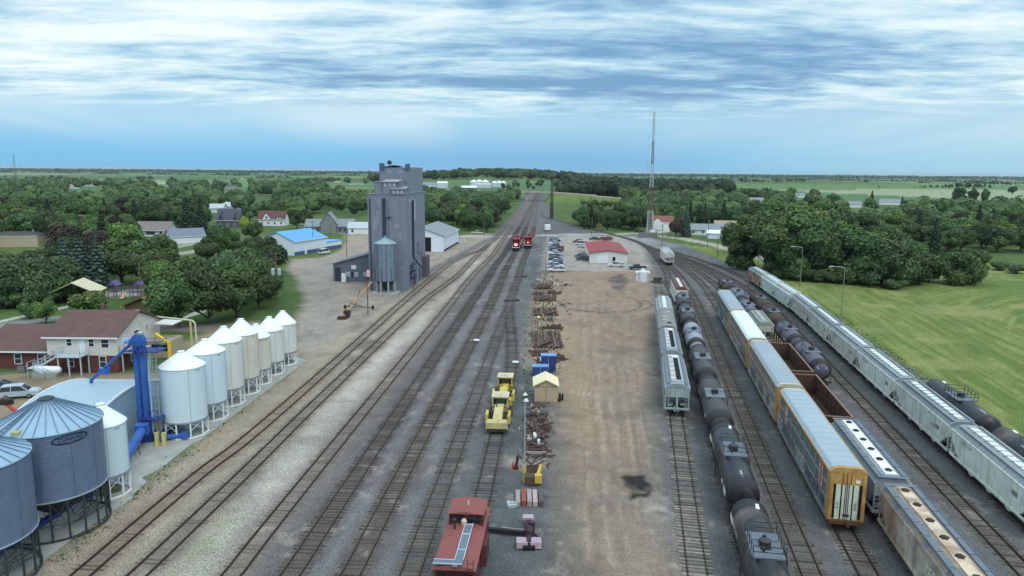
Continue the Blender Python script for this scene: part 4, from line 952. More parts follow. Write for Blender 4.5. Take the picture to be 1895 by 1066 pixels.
# ------------------------------------------------------------------ grain bins, leg, elevator
m_conc = M('concrete', lin(158, 160, 156), .85, .12, .6, dirt=.35, dcol=lin(120, 116, 106), ds=.5)
m_pane = M('window_pane', lin(46, 52, 62), .12, .15, 1, spec=.6)
m_wood = M('pole_wood', lin(112, 98, 86), .9, .2, 3)
m_wire = M('wire', lin(70, 72, 76), .6)
m_steelw = M('bin_wall_steel', lin(118, 136, 164), .42, .1, 1.2, metal=.35, wave=('Z', 5.5, .03, .22), dirt=.2, dcol=lin(92, 106, 128), ds=.35, streak=.35, scol=lin(96, 112, 136))
m_steelr = M('bin_roof_steel', lin(146, 172, 194), .4, .08, 1, metal=.25)
m_rib = M('bin_rib', lin(104, 128, 152), .5, .1, 2, metal=.3)
m_frame = M('bin_frame', lin(66, 74, 78), .6, .2, 2, metal=.3)
m_cone = M('bin_hopper_dark', lin(66, 60, 62), .6, .2, 1, metal=.2)
m_blue = M('leg_blue', lin(52, 96, 172), .42, .12, 1, dirt=.2, dcol=lin(40, 66, 130), ds=.8, spec=.4)
m_blued = M('leg_blue_dark', lin(44, 58, 122), .5, .15, 1)
def slab(name, pts, z, mat, th=.3):
    o = MB().prism([tuple(p) for p in pts], z-th, z, 'z').build(name, mat, sm=0); o['kind'] = 'structure'; return o
slab('concrete_pad', px((-60,1135),(20,1085),(150,986),(205,950),(246,924),(236,908),(183,922),(120,900),(-120,1020)), .12, m_conc)
slab('concrete_pad', px((222,915),(240,925),(272,893),(262,885),(300,868),(320,850),(350,826),(372,815),(568,668),(548,662),(500,670),(290,800),(240,850)), .1, m_conc)
def steel_bin(c, r, zl, ze, zp, label, logo=False, dup_=None):
    root = thing('steel_grain_bin', label, 'grain bin', (*c, .12), 0, 'corrugated steel bins')
    MB().lathe([(r, zl), (r, ze)], 64).build('bin_wall', m_steelw, root)
    MB().lathe([(r+.02, zl-.05), (r+.09, zl-.05), (r+.09, zl+.06), (r+.02, zl+.06)], 64).build('ring_beam', M('ring_pale', lin(170, 184, 196), .5, metal=.3), root)
    rf = MB().lathe([(r+.12, ze-.04), (r+.1, ze+.03), (.6, zp-.25), (.001, zp-.25)], 64).build('bin_roof', m_steelr, root)
    g = MB()
    for i in range(30):
        t = 2*math.pi*i/30; a = Vector((math.cos(t), math.sin(t), 0))
        g.beam(a*(r+.08) + Vector((0, 0, ze+.06)), a*.62 + Vector((0, 0, zp-.2)), .05, .08)
    g.build('roof_rib_or_clamp', m_rib, rf)
    MB().lathe([(.62, zp-.3), (.66, zp-.1), (.5, zp), (.001, zp+.06)], 20).build('roof_cap', m_frame, rf)
    MB().lathe([(r-.05, zl), (.35, .9), (.35, .6), (.001, .6)], 48).build('hopper_cone', m_cone, root)
    n = 20
    for i in range(n):
        t = 2*math.pi*(i+.5)/n; a = Vector((math.cos(t), math.sin(t), 0)); t2 = 2*math.pi*(i+1.5)/n; b = Vector((math.cos(t2), math.sin(t2), 0))
        q = MB().beam(a*(r-.05), a*(r-.05) + Vector((0, 0, zl)), .13)
        if i % 2 == 0: q.beam(a*(r-.05) + Vector((0, 0, zl*.35)), b*(r-.05) + Vector((0, 0, zl-.1)), .05).beam(b*(r-.05) + Vector((0, 0, zl*.35)), a*(r-.05) + Vector((0, 0, zl-.1)), .05)
        q.beam(a*(r-.1) + Vector((0, 0, 1.4)), a*1.6 + Vector((0, 0, .15)), .05)
        q.build('leg', m_frame, root)
    b = MB()
    for rr, z in ((r+.02, .14), (r-.02, 1.5)):
        for i in range(40):
            t, u = 2*math.pi*i/40, 2*math.pi*(i+1)/40; b.beam((rr*math.cos(t), rr*math.sin(t), z), (rr*math.cos(u), rr*math.sin(u), z), .12 if z < 1 else .06)
    b.build('base_ring', m_frame, root)
    l = MB(); t0 = -2.0
    for dt in (-.06, .06):
        a = Vector((math.cos(t0+dt), math.sin(t0+dt), 0)); l.beam(a*(r+.06) + Vector((0, 0, ze+.12)), a*.9 + Vector((0, 0, zp-.3)), .06)
    for i in range(9):
        f = i/9; rr = (r+.06)*(1-f) + .9*f; z = (ze+.14)*(1-f) + (zp-.28)*f; w = .06
        l.beam((rr*math.cos(t0-w), rr*math.sin(t0-w), z), (rr*math.cos(t0+w), rr*math.sin(t0+w), z), .05)
    l.build('roof_ladder', m_rib, root)
    MB().box(-.3, .3, -.3, .3, 0, .35).build('roof_hatch', M('hatch_tan', lin(170, 172, 120), .6), root).location = ((r-.4)*math.cos(-1.62), (r-.4)*math.sin(-1.62), ze+.1)
    s = MB()
    for k in (-1.2, -.62, -.1):
        s.beam(((r+.02)*math.cos(k), (r+.02)*math.sin(k), zl), ((r+.02)*math.cos(k), (r+.02)*math.sin(k), ze-.3), .09, .05)
    s.build('stiffener', m_rib, root)
    if logo:                                   # dark oval ring with lettering inside, wrapped on the wall
        q = MB(); t0 = -.62; z0 = ze-.62
        P = [(t0 + .34*math.cos(a), z0 + .36*math.sin(a)) for a in np.linspace(0, 2*math.pi, 41)]
        for (ta, za), (tb, zb) in zip(P, P[1:]): q.beam(((r+.04)*math.cos(ta), (r+.04)*math.sin(ta), za), ((r+.04)*math.cos(tb), (r+.04)*math.sin(tb), zb), .03, .1)
        lg = q.build('logo', M('logo_navy', lin(28, 36, 66), .6), root, sm=0)
        for i, ch in enumerate('CONRAD'):
            t = t0 - .2 + .08*i; text(ch, .46, MATS['logo_navy'], lg, ((r+.045)*math.cos(t), (r+.045)*math.sin(t), z0), (R(90), 0, t + math.pi/2))
    return root
steel_bin((-40.3, 59.9), 4.12, 3.6, 9.4, 11.6, 'corrugated steel bin with an oval dark logo under its ribbed roof', True)
steel_bin((-41.0, 51.2), 4.12, 3.5, 9.6, 11.5, 'corrugated steel bin without a logo, nearest the camera and cut by the view')
m_wb = [M('bin_white_a', lin(200, 218, 228), .45, .04, .8, dirt=.12, dcol=lin(170, 190, 200), ds=.4), M('bin_white_b', lin(208, 214, 210), .5, .05, .8, dirt=.2, dcol=lin(186, 186, 174), ds=.4, streak=.15, scol=lin(150, 146, 132)), M('bin_cream', lin(206, 204, 192), .5, .06, .8, dirt=.3, dcol=lin(180, 172, 150), ds=.5, streak=.2, scol=lin(140, 128, 106))]
m_wr = M('bin_white_roof', lin(228, 234, 236), .45, .03, 1)
def white_bin(c, r, zl, ze, zp, wall, label, rust=False):
    root = thing('white_grain_bin', label, 'grain bin', (*c, .1), 0, 'white hopper bottomed bins')
    rf = MB().lathe([(r+.07, ze-.08), (r+.07, ze), (.4, zp-.12), (.4, zp+.06), (.001, zp+.1)], 48).build('bin_roof', m_wr, root)
    MB().lathe([(r, zl), (r, ze)], 48).build('bin_wall', wall, root)
    MB().lathe([(r+.01, zl-.12), (r+.06, zl-.12), (r+.06, zl+.04), (r+.01, zl+.04)], 48).build('ring_beam', M('ring_grey', lin(132, 144, 150), .6), root)
    MB().lathe([(r-.03, zl), (.25, .75), (.25, .6), (.001, .6)], 36).build('hopper_cone', wall, root)
    n = 10
    for i in range(n):
        t = 2*math.pi*(i+.5)/n; a = Vector((math.cos(t), math.sin(t), 0)); t2 = 2*math.pi*(i+1.5)/n; b = Vector((math.cos(t2), math.sin(t2), 0))
        q = MB().beam(a*(r-.05), a*(r-.05) + Vector((0, 0, zl)), .14)
        if i % 2 == 0: q.beam(a*(r-.05) + Vector((0, 0, zl*.45)), b*(r-.05) + Vector((0, 0, zl-.1)), .05).beam(b*(r-.05) + Vector((0, 0, zl*.45)), a*(r-.05) + Vector((0, 0, zl-.1)), .05)
        q.build('leg', m_white, root)
    b = MB()
    for i in range(n):
        t, u = 2*math.pi*(i+.5)/n, 2*math.pi*(i+1.5)/n; b.beam(((r-.02)*math.cos(t), (r-.02)*math.sin(t), .07), ((r-.02)*math.cos(u), (r-.02)*math.sin(u), .07), .14)
    b.build('base_frame', m_white, root)
    l = MB(); 
    for dt in (-.08, .08):
        t = 2.6+dt; l.path([((r+.12)*math.cos(t), (r+.12)*math.sin(t), .5), ((r+.12)*math.cos(t), (r+.12)*math.sin(t), ze+.05), (.7*math.cos(t), .7*math.sin(t), zp)], .03, 5)
    l.build('ladder', m_galv, root)
    s = MB()
    for k in (-.9, .25): s.beam(((r+.005)*math.cos(k), (r+.005)*math.sin(k), zl), ((r+.005)*math.cos(k), (r+.005)*math.sin(k), ze-.1), .05, .02)
    s.beam(((r+.02)*math.cos(-.55), (r+.02)*math.sin(-.55), ze-.35), ((r+.02)*math.cos(-.3), (r+.02)*math.sin(-.3), ze-.33), .03, .16); s.build('wall_seam', m_galv, root)
    if rust:
        q = MB()
        for t in (-1.1, -.95, -.8, -.68): q.beam(((r+.012)*math.cos(t), (r+.012)*math.sin(t), ze-.1), ((r+.012)*math.cos(t), (r+.012)*math.sin(t), ze-.5), .09, .02)
        q.build('rust_streaks', M('rust_orange', lin(196, 150, 104), .9, .2, 6), root)
    return root
WB = [((-39.3, 66.0), 2.09, 2.25, 7.2, 8.95, 0, 'white bin squeezed between the steel bins and the blue leg'), ((-38.9, 82.3), 2.5, 2.0, 8.4, 10.0, 0, 'white bin nearest the blue leg, first of the long row'),
      ((-38.5, 88.0), 2.25, 2.3, 8.7, 10.1, 0, 'bluish white bin, second of the long row'), ((-38.4, 93.7), 2.2, 2.35, 8.75, 10.5, 1, 'white bin third of the long row with a roof ladder'),
      ((-38.0, 98.8), 2.15, 2.35, 8.55, 10.5, 2, 'tall cream bin fourth of the long row'), ((-37.6, 103.3), 1.9, 2.3, 7.05, 8.8, 2, 'small cream bin with rust streaks under its roof'),
      ((-37.4, 108.6), 2.0, 2.05, 6.95, 8.8, 1, 'low white bin, last but one of the long row'), ((-37.1, 114.2), 2.0, 2.1, 6.75, 8.65, 1, 'low white bin at the far end of the long row')]
for i, (c, r, zl, ze, zp, k, lab) in enumerate(WB): white_bin(c, r, zl, ze, zp, m_wb[k], lab, i == 5)
# blue unloading conveyors under the bins and the bucket leg
def auger(name, label, a, b, r, mat, feet=4, group=None):
    root = thing(name, label, 'conveyor', (0, 0, 0), 0, group)
    MB().tube(a, b, r, 10).build('tube', mat, root)
    A, B = Vector(a), Vector(b); f = MB()
    for i in range(feet):
        p = A.lerp(B, (i+.5)/feet)
        if p.z > .6: f.beam((p.x-.3, p.y, .1), (p.x, p.y, p.z), .06).beam((p.x+.3, p.y, .1), (p.x, p.y, p.z), .06)
    if f.v: f.build('support', m_frame, root)
    e = MB(); d = (B-A).normalized(); e.beam(A - d*.3, A + d*.5, r*2.6, r*2.4).beam(B - d*.5, B + d*.3, r*2.6, r*2.4); e.build('end_box', mat, root)
    return root
auger('blue_conveyor', 'violet blue conveyor running under the steel bins', (-41.4, 46, .9), (-39.8, 63.5, 1.2), .32, m_blued)
auger('blue_conveyor', 'bright blue covered chute climbing from the white bin to the leg', (-39.9, 68.4, .7), (-41.6, 77.6, 2.3), .5, m_blue, 2)
auger('blue_conveyor', 'blue conveyor running under the long row of white bins', (-40.6, 80.6, .75), (-37.2, 116, .75), .34, m_blued, 9)
auger('blue_conveyor', 'short bright blue tray beside the first bin of the long row', (-40.9, 79.4, .5), (-38.0, 80.2, .6), .3, m_blue, 1)
def leg():
    root = thing('bucket_elevator', 'bright blue bucket elevator leg with a railed head platform', 'bucket elevator', (-42.4, 79.6, 0)); ht = 11.9
    MB().box(-.62, -.12, -.28, .28, .6, ht).box(.12, .62, -.28, .28, .6, ht).build('leg_casing', m_blue, root)
    MB().box(-1.0, 1.0, -.55, .55, 0, 1.3).build('boot', m_blued, root)
    h = MB().lathe([(.001, -.4), (.68, -.4), (.68, .4), (.001, .4)], 20, (0, 0, ht+.2), 'y').box(-.75, .75, -.38, .38, ht-.4, ht+.2); hd = h.build('head', m_blue, root)
    MB().lathe([(.3, 0), (.34, .25), (.001, .4)], 12, (.3, 0, ht+.8)).build('vent_cap', m_galv, hd)
    MB().box(-1.4, -.95, -.4, .3, ht-.2, ht+.35).build('motor', M('motor_pale', lin(120, 170, 226), .5), hd)
    p = MB().box(-1.2, 2.6, -.9, 1.2, ht-1.05, ht-.95).box(-.2, 2.2, -1.1, .9, 2.9, 3.0); p.build('platform', m_blued, root)
    r_ = MB()
    for x in (-1.2, 0, 1.3, 2.6):
        for y in (-.9, 1.2): r_.beam((x, y, ht-1), (x, y, ht+.1), .05)
    for z in (ht-.45, ht+.1):
        for y in (-.9, 1.2): r_.beam((-1.2, y, z), (2.6, y, z), .05)
        r_.beam((2.6, -.9, z), (2.6, 1.2, z), .05)
    for x in (-.2, 2.2): r_.beam((x, -1.1, 3), (x, -1.1, 4), .05)
    r_.beam((-.2, -1.1, 4), (2.2, -1.1, 4), .05); r_.build('railing', m_blued, root)
    c = MB(); rung_ladder(c, 1.35, .1, .3, ht-1, 'x', .45)
    for i in range(11):
        z = 2.6 + i*.8
        for k in range(6): t, u = math.pi*k/6, math.pi*(k+1)/6; c.beam((1.57+.4*math.cos(t), .1-.7*math.sin(t), z), (1.57+.4*math.cos(u), .1-.7*math.sin(u), z), .03)
    for k in (1, 3, 5): t = math.pi*k/6; c.beam((1.57+.4*math.cos(t), .1-.7*math.sin(t), 2.6), (1.57+.4*math.cos(t), .1-.7*math.sin(t), ht-1.4), .03)
    c.build('caged_ladder', m_galv, root)
    MB().tube((1.0, -.1, 1), (1.0, -.1, ht-1), .09, 8).build('conduit', M('pale_blue', lin(150, 190, 226), .5), root)
    MB().tube((-.9, 0, ht-.3), (-7.3, 2.6, 6.55), .18, 10).tube((-7.3, 2.6, 6.6), (-7.5, 2.7, 5.7), .2, 10).box(-5.6, -4.6, 1.35, 1.95, 7.6, 8.3).build('spout', m_blue, root)
    for x in (2.1, 2.9): MB().beam((x, -1.6, 0), (x, -1.6, 1.7), .34).build('guard_post', M('guard_yellow', lin(206, 192, 110), .6, .15, 3), root)
leg()
def arched_shed():
    root = thing('grey_steel_shed', 'light blue grey metal shed with a curved roof behind the steel bins', 'shed', (-48.7, 80.4, 0))
    wallm = M('shed_blue_grey', lin(150, 176, 194), .5, .06, .8, metal=.1, wave=('Y', 2.2, .02, .08)); rm = M('shed_roof', lin(156, 178, 194), .45, .05, .6, dirt=.25, dcol=lin(140, 156, 168), ds=.3)
    A = [(8.2*math.cos(t), 3.6 + 2.5*math.sin(t)) for t in np.linspace(0, math.pi, 17)]
    MB().prism([(8.2, 0)] + A + [(-8.2, 0)], -4.4, 4.4, 'x').build('walls', wallm, root)
    o = [(p[0]*1.015, 3.6 + (p[1]-3.6)*1.04 + .03) for p in A]; q = [(p[0]*1.0, p[1]) for p in A]
    MB().prism(o + q[::-1], -4.5, 4.5, 'x').build('roof', rm, root, sm=40)
    for k in (-1, 1):
        t = MB()
        for (a, b), (c, d) in zip(o, o[1:]): t.beam((k*4.48, a, b-.02), (k*4.48, c, d-.02), .12, .22)
        t.build('verge_trim', m_white, root)
    MB().box(4.4, 4.45, 2.2, 5.6, 0, 3.6).build('door', M('door_blue_grey', lin(128, 152, 172), .5), root)
arched_shed()

def window(mb_parent, face, u, z, w, h, W_, D_, fm=None, z0=0):
    """framed window with its pane as a sub-part, on face f/b/l/r of a W_ x D_ block"""
    t = .05
    def bx(m, u0, u1, z_0, z_1, d0, d1):
        if face == 'f': m.box(u0, u1, -D_/2-d1, -D_/2-d0, z_0, z_1)
        elif face == 'b': m.box(u0, u1, D_/2+d0, D_/2+d1, z_0, z_1)
        elif face == 'l': m.box(-W_/2-d1, -W_/2-d0, u0, u1, z_0, z_1)
        else: m.box(W_/2+d0, W_/2+d1, u0, u1, z_0, z_1)
        return m
    f = MB(); g = .09
    bx(f, u-w/2-g, u+w/2+g, z-g, z, 0, .06); bx(f, u-w/2-g, u+w/2+g, z+h, z+h+g, 0, .06); bx(f, u-w/2-g, u-w/2, z, z+h, 0, .06); bx(f, u+w/2, u+w/2+g, z, z+h, 0, .06); bx(f, u-w/2, u+w/2, z+h/2-.03, z+h/2+.03, 0, .055)
    fo = f.build('window', fm or m_white, mb_parent, sm=0)
    bx(MB(), u-w/2, u+w/2, z, z+h, .0, .03).build('pane', m_pane, fo, sm=0)
def house(name, label, cat, c, rz, w, d, wh, rh, axis, wm, rm, wins=(), doors=(), chim=None, over=.5, group=None, z0=0., dm=None, wh2=None, low=None):
    root = thing(name, label, cat, (*c, z0), rz, group); X, Y = w/2, d/2
    if low:                                                       # brick ground floor under a sided upper floor
        MB().box(-X, X, -Y, Y, -.3, low[0]).build('lower_wall', low[1], root)
        b = MB(); zb = low[0]; k = .1
    else: b = MB(); zb = -.3; k = 0
    if axis == 'x': b.prism([(-Y-k, zb), (-Y-k, wh), (0, rh-.12), (Y+k, wh), (Y+k, zb)], -X-k, X+k, 'x')
    else: b.prism([(-X-k, zb), (-X-k, wh), (0, rh-.12), (X+k, wh), (X+k, zb)], -Y-k, Y+k, 'y')
    b.build('walls', wm, root)
    th = .16
    def slope(s):
        q = Y if axis == 'x' else X
        e = wh - (rh - wh)/q*over
        return [(s*(q+over), e+.04), (0, rh+.04), (0, rh+.04+th), (s*(q+over), e+.04+th)]
    r = MB(); L_ = (X if axis == 'x' else Y) + over
    pr = [slope(1)[0], slope(1)[3], (0, rh+.04+th), slope(-1)[3], slope(-1)[0], (0, rh+.02)]
    r.prism(pr, -L_, L_, 'x' if axis == 'x' else 'y')
    ro = r.build('roof', rm, root, sm=20)
    e = slope(1)[0]
    for s in (-1, 1):
        fs = MB()
        if axis == 'x': fs.box(-L_, L_, s*e[0]-.06+s*.03, s*e[0]+.06+s*.03, e[1]-.08, e[1]+.14)
        else: fs.box(s*e[0]-.06+s*.03, s*e[0]+.06+s*.03, -L_, L_, e[1]-.08, e[1]+.14)
        fs.build('gutter', m_white, root, sm=0)
    if chim: MB().box(chim[0]-.3, chim[0]+.3, chim[1]-.3, chim[1]+.3, wh, rh+chim[2]).build('chimney', chim[3], ro)
    for (f, u, z, ww, hh) in wins: window(root, f, u, z, ww, hh, w + 2*k*(z > zb), d + 2*k*(z > zb))
    for (f, u, z, ww, hh, mm) in doors:
        m_ = MB(); t = .07 + k*(z > zb - .01 and low is not None)
        {'f': lambda: m_.box(u-ww/2, u+ww/2, -Y-t, -Y, z, z+hh), 'b': lambda: m_.box(u-ww/2, u+ww/2, Y, Y+t, z, z+hh), 'l': lambda: m_.box(-X-t, -X, u-ww/2, u+ww/2, z, z+hh), 'r': lambda: m_.box(X, X+t, u-ww/2, u+ww/2, z, z+hh)}[f]()
        m_.build('door', mm, root, sm=0)
    return root
m_brick = M('brick_red', lin(98, 60, 56), .9, .2, 4, dirt=.3, dcol=lin(96, 58, 54), ds=2, bump=.3, bs=14)
m_shing = M('shingle_brown', lin(104, 82, 78), .95, .14, .6, dirt=.35, dcol=lin(88, 70, 68), ds=.8, bump=.4, bs=9, wave=('Z', 6, .02, .1))
m_side = M('siding_cream', lin(206, 202, 196), .7, .05, 1, wave=('Z', 5, .015, .06))
m_doorw = M('door_white', lin(214, 222, 228), .5, .05, 2)
m_stair = M('stair_grey', lin(178, 190, 200), .6, .1, 2)
H1 = house('office_house', 'two-storey house of brick and cream siding under a brown roof', 'house', (-66.2, 114.6), 0, 10.6, 13.4, 5.75, 8.45, 'x', m_side, m_shing,
  [('f', -1.9, 4.3, .75, 1.05), ('f', 1.5, 4.2, .75, 1.15), ('f', 3.6, 4.05, 1.1, 1.25), ('f', 3.0, .9, .95, 1.7), ('f', -2.0, 1.0, .9, 1.6), ('r', -1.0, 4.6, 1.5, .9), ('r', 2.4, 4.9, .5, .8), ('r', -4.7, 4.4, .5, 1.0), ('r', -2.4, .9, .9, 1.4)],
  [('f', .1, 3.2, .95, 2.1, m_doorw), ('r', -5.0, 3.2, .95, 2.1, m_doorw), ('f', .4, 0, .95, 2.0, M('door_dark', lin(70, 50, 48), .6))], (-1.2, 1.9, .75, M('chimney_brown', lin(104, 78, 72), .9, .15, 3)), .55, low=(2.75, m_brick))
w1 = house('house_wing', 'single-storey brick wing with a brown roof and white window trim', 'house', (-77.45, 116.5), 0, 11.7, 13.4, 2.95, 5.6, 'x', m_brick, m_shing, [('f', -4.4, .9, .9, 1.5), ('f', -.2, .85, 1.0, 1.55), ('f', 3.5, .8, 1.0, 1.6)], (), None, .5)
def balcony(parent, x0, x1, y0, y1, z, feet, nm='balcony'):
    b = MB().box(x0, x1, y0, y1, z-.14, z)
    for p in feet: b.beam((*p, 0), (*p, z-.1), .16)
    o = b.build(nm, m_stair, parent)
    r_ = MB()
    E = [((x0, y1), (x0, y0)), ((x0, y0), (x1, y0)), ((x1, y0), (x1, y1))]
    for a, c in E:
        for zz in (z+.5, z+1.0): r_.beam((*a, zz), (*c, zz), .05)
        for i in range(6): t = i/5; p = (a[0]*(1-t)+c[0]*t, a[1]*(1-t)+c[1]*t); r_.beam((*p, z), (*p, z+1), .04)
    r_.build('railing', m_stair, o); return o
balcony(H1, -2.9, 1.1, -9.3, -6.85, 3.15, ((-2.4, -9.1), (-.8, -9.1), (1.0, -9.1), (1.0, -7.0)))
balcony(H1, 5.45, 8.0, -6.2, -1.6, 3.15, ((7.8, -6.0), (7.8, -4.0), (7.8, -1.8), (5.7, -6.0)))
st = MB(); 
def flight(a, b, n):
    A, B = Vector(a), Vector(b)
    for i in range(n): p = A.lerp(B, (i+.5)/n); st.box(p.x-.18, p.x+.18, p.y-.5, p.y+.5, p.z-.04, p.z)
    for s in (-.5, .5):
        st.beam(A + Vector((0, s, -.1)), B + Vector((0, s, -.1)), .06, .26)
        for z in (.5, .95): st.beam(A + Vector((0, s, z)), B + Vector((0, s, z)), .05)
        for i in range(5): p = A.lerp(B, i/4) + Vector((0, s, 0)); st.beam(p, p + Vector((0, 0, .95)), .04)
flight((-2.9, -8.6, 3.1), (-5.6, -8.6, 1.55), 9); st.box(-6.7, -5.6, -10.0, -8.0, 1.42, 1.52); flight((-5.6, -9.5, 1.5), (-2.9, -9.5, 0.05), 9)
for x, y in ((-6.6, -9.9), (-6.6, -8.1), (-5.7, -9.9)): st.beam((x, y, 0), (x, y, 2.45), .08)
st.beam((-6.6, -9.9, 2.4), (-6.6, -8.1, 2.4), .05); st.build('stairs', m_stair, H1)
MB().prism([(6.0, 5.5), (9.2, 5.35), (9.2, 5.5), (6.0, 5.65)], 3.6, 7.2, 'y').build('porch_roof', m_side, H1)
lamp = MB().lathe([(.001, 0), (.16, 0), (.1, .2), (.001, .25)], 10, (5.55, .4, 6.4)); lamp.build('wall_lamp', m_galv, H1)
t = thing('propane_tank', 'white propane tank lying on grey blocks by the stairs', 'gas tank', (*gp(90, 698), 0))
MB().lathe([(.001, -2.0), (.3, -1.95), (.52, -1.7), (.58, -1.4), (.58, 1.4), (.52, 1.7), (.3, 1.95), (.001, 2.0)], 20, (0, 0, 1.15), 'x').build('tank', m_white, t)
MB().box(-2.0, -.1, -.8, .5, 0, .75).box(0, 1.6, -.8, .5, 0, .75).build('block_base', m_conc, t)
t = thing('air_conditioner', 'small grey outdoor air conditioner against the brick wing', 'air conditioner', (*gp(43, 688), 0))
MB().box(-.55, .55, -.5, .5, .1, 1.0).build('casing', M('ac_grey', lin(120, 112, 116), .6, .1, 3), t); MB().lathe([(.4, 0), (.4, .05), (.001, .07)], 16, (0, 0, 1.0)).build('fan_grille', m_iron, t)

# ---- wooden elevator clad in grey metal
m_el = M('elevator_grey', lin(124, 131, 146), .6, .08, .25, dirt=.35, dcol=lin(116, 122, 138), ds=.12, wave=('Z', 1.3, .02, .05), streak=.3, scol=lin(120, 124, 136))
m_el2 = M('elevator_roof', lin(150, 152, 160), .6, .1, .4)
m_eld = M('elevator_dark', lin(52, 58, 76), .7, .1, 1)
def elevator():
    root = thing('grain_elevator', 'tall grey metal-clad grain elevator with a stepped headhouse', 'grain elevator', (-37.7, 187.6, 0), -R(2.0))
    MB().box(0, 10.0, 0, 31.5, -.3, 25.2).build('main_house', m_el, root)
    MB().box(-.12, 10.12, -.12, 31.62, 25.2, 25.42).build('main_roof', m_el, root)
    MB().box(1.5, 8.6, 1.2, 31.0, 25.42, 28.3).build('cupola', m_el, root); MB().box(1.38, 8.72, 1.08, 31.1, 28.3, 28.5).build('cupola_roof', m_el, root)
    MB().box(1.6, 9.6, 8.0, 30.5, 25.42, 32.2).build('headhouse', m_el, root)
    rf = MB().prism([(1.6, 32.2), (5.6, 32.75), (9.6, 32.2), (9.6, 32.35), (5.6, 32.95), (1.6, 32.35)], 7.7, 30.8, 'y').build('headhouse_roof', m_el2, root)
    c = MB().box(1.6, 2.8, 7.6, 8.8, 31.6, 33.3).box(8.6, 9.7, 7.6, 8.8, 31.6, 33.2); c.build('corner_vents', M('vent_blue_grey', lin(70, 92, 122), .6), root)
    MB().lathe([(.001, -.5), (.55, -.5), (.62, 0), (.55, .5), (.001, .5)], 16, (3.9, 10, 33.5), 'y').build('roof_fan', m_eld, root)
    for x0, x1, y0, y1, zt in ((4.0, 7.6, .4, 7.0, 28.4), (6.4, 9.6, -.3, 5.0, 26.6)):
        d = MB().box(x0, x1, y0, y1, 25.3, zt).build('dormer', m_el, root)
        MB().prism([(y0-.3, zt), (y1, zt+.55), (y1, zt+.75), (y0-.3, zt+.18)], x0-.3, x1+.4, 'x').build('dormer_roof', m_el2, d)
        for i in range(3): x = x0 + (x1-x0)*(i+.5)/3; MB().box(x-.22, x+.22, y0-.05, y0, zt-1.1, zt-.25).build('window', M('pane_pale', lin(168, 178, 196), .4), d)
    for x in (4.2, 7.2): MB().box(x-.75, x+.75, 7.94, 8.0, 30.7, 31.5).build('patched_window', M('patch_grey', lin(140, 144, 156), .7), root)
    MB().box(.45, .75, -.14, 0, 0, 24.2).build('corner_downpipe', m_eld, root)
    lc = MB().box(3.9, 4.7, -.35, 0, 9, 24.3); lc.build('leg_casing', m_eld, root)
    g = MB(); rung_ladder(g, 4.9, -.2, 9.5, 24, 'x', .5); g.box(4.8, 6.2, -.9, 0, 19.6, 19.7)
    for x in (4.8, 5.5, 6.2): g.beam((x, -.9, 19.7), (x, -.9, 20.8), .06)
    g.beam((4.8, -.9, 20.8), (6.2, -.9, 20.8), .06); g.tube((5.1, -.35, 12), (5.1, -.35, 19.5), .16, 8); g.build('ladder', M('ladder_grey', lin(120, 128, 148), .6), root)
    sg = MB()                                                  # sheet seams and replaced sheets of cladding
    for x in (2.4, 5.6, 8.4): sg.box(x-.015, x+.015, -.012, 0, 0, 25)
    for y in range(3, 31, 7): sg.box(10.0, 10.012, y-.015, y+.015, 0, 25)
    sg.build('cladding_seam', m_eld, root, sm=0)
    rq = random.Random(8); pa = [MB(), MB()]
    for i in range(22):
        x, z, a, b = rq.uniform(.8, 8.5), rq.uniform(5, 23), rq.uniform(.6, 1.5), rq.uniform(.5, 2.2); pa[i % 2].box(x, x+a, -.016-.002*i/22, -.002, z, z+b)
        y, z = rq.uniform(1, 27), rq.uniform(3, 22); pa[(i+1) % 2].box(10.002, 10.016+.002*i/22, y, y+a*2, z, z+b)
    pa[0].build('patched_cladding', M('cladding_pale', lin(134, 141, 155), .6, .1, .5, streak=.4), root, sm=0); pa[1].build('patched_cladding', M('cladding_dull', lin(122, 129, 144), .65, .12, .5, streak=.4), root, sm=0)
    MB().box(7.0, 8.2, -.06, 0, 16.4, 17.7).build('patched_window', MATS['patch_grey'], root)
    for x in (1.6, 8.9): MB().box(x-.6 if x < 5 else x-.9, x+.6 if x < 5 else x+.9, -.05, 0, 5.8, 6.6).build('painted_board', M('board_grey', lin(128, 134, 150), .7), root)
    MB().box(-.05, 0, 1, 3, 0, 3).build('door', m_eld, root)
    q = MB()                                                  # track side: loading spouts, platforms, lean-to hood
    q.tube((10.3, 9, 23.5), (10.3, 9, 8.0), .28, 8).tube((10.3, 9, 8.0), (12.2, 10, 5.0), .25, 8); q.build('loading_spout', m_eld, root)
    p = MB()
    for z in (2.6, 4.4, 6.2):
        p.box(10.0, 11.2, 4, 8, z, z+.12)
        for y in (4, 6, 8): p.beam((11.15, y, z), (11.15, y, z+1.1), .06)
        p.beam((11.15, 4, z+1.1), (11.15, 8, z+1.1), .06)
    for y in (4.2, 7.8): p.beam((11.1, y, 0), (11.1, y, 7.4), .12)
    p.beam((10.3, 4, 2.6), (10.3, 8, 6.2), .1, .5); p.build('stair_tower', M('stair_navy', lin(44, 52, 82), .6), root)
    b = MB().box(10.0, 10.7, 17, 19.5, 8.5, 11.5).box(10.0, 10.6, 22, 24, 7.4, 9.6); b.build('spout_box', M('box_grey', lin(124, 128, 142), .6), root)
    MB().box(10.0, 11.4, 25, 31, 0, 6.2).build('track_lean_to', M('lean_to_brown', lin(92, 84, 92), .8, .15, .6), root)
    MB().box(10.0, 10.05, 10.5, 13, 0, 3.2).build('door', m_eld, root); MB().box(10.0, 10.05, 19.5, 21.5, 0, 3.4).build('door', m_eld, root)
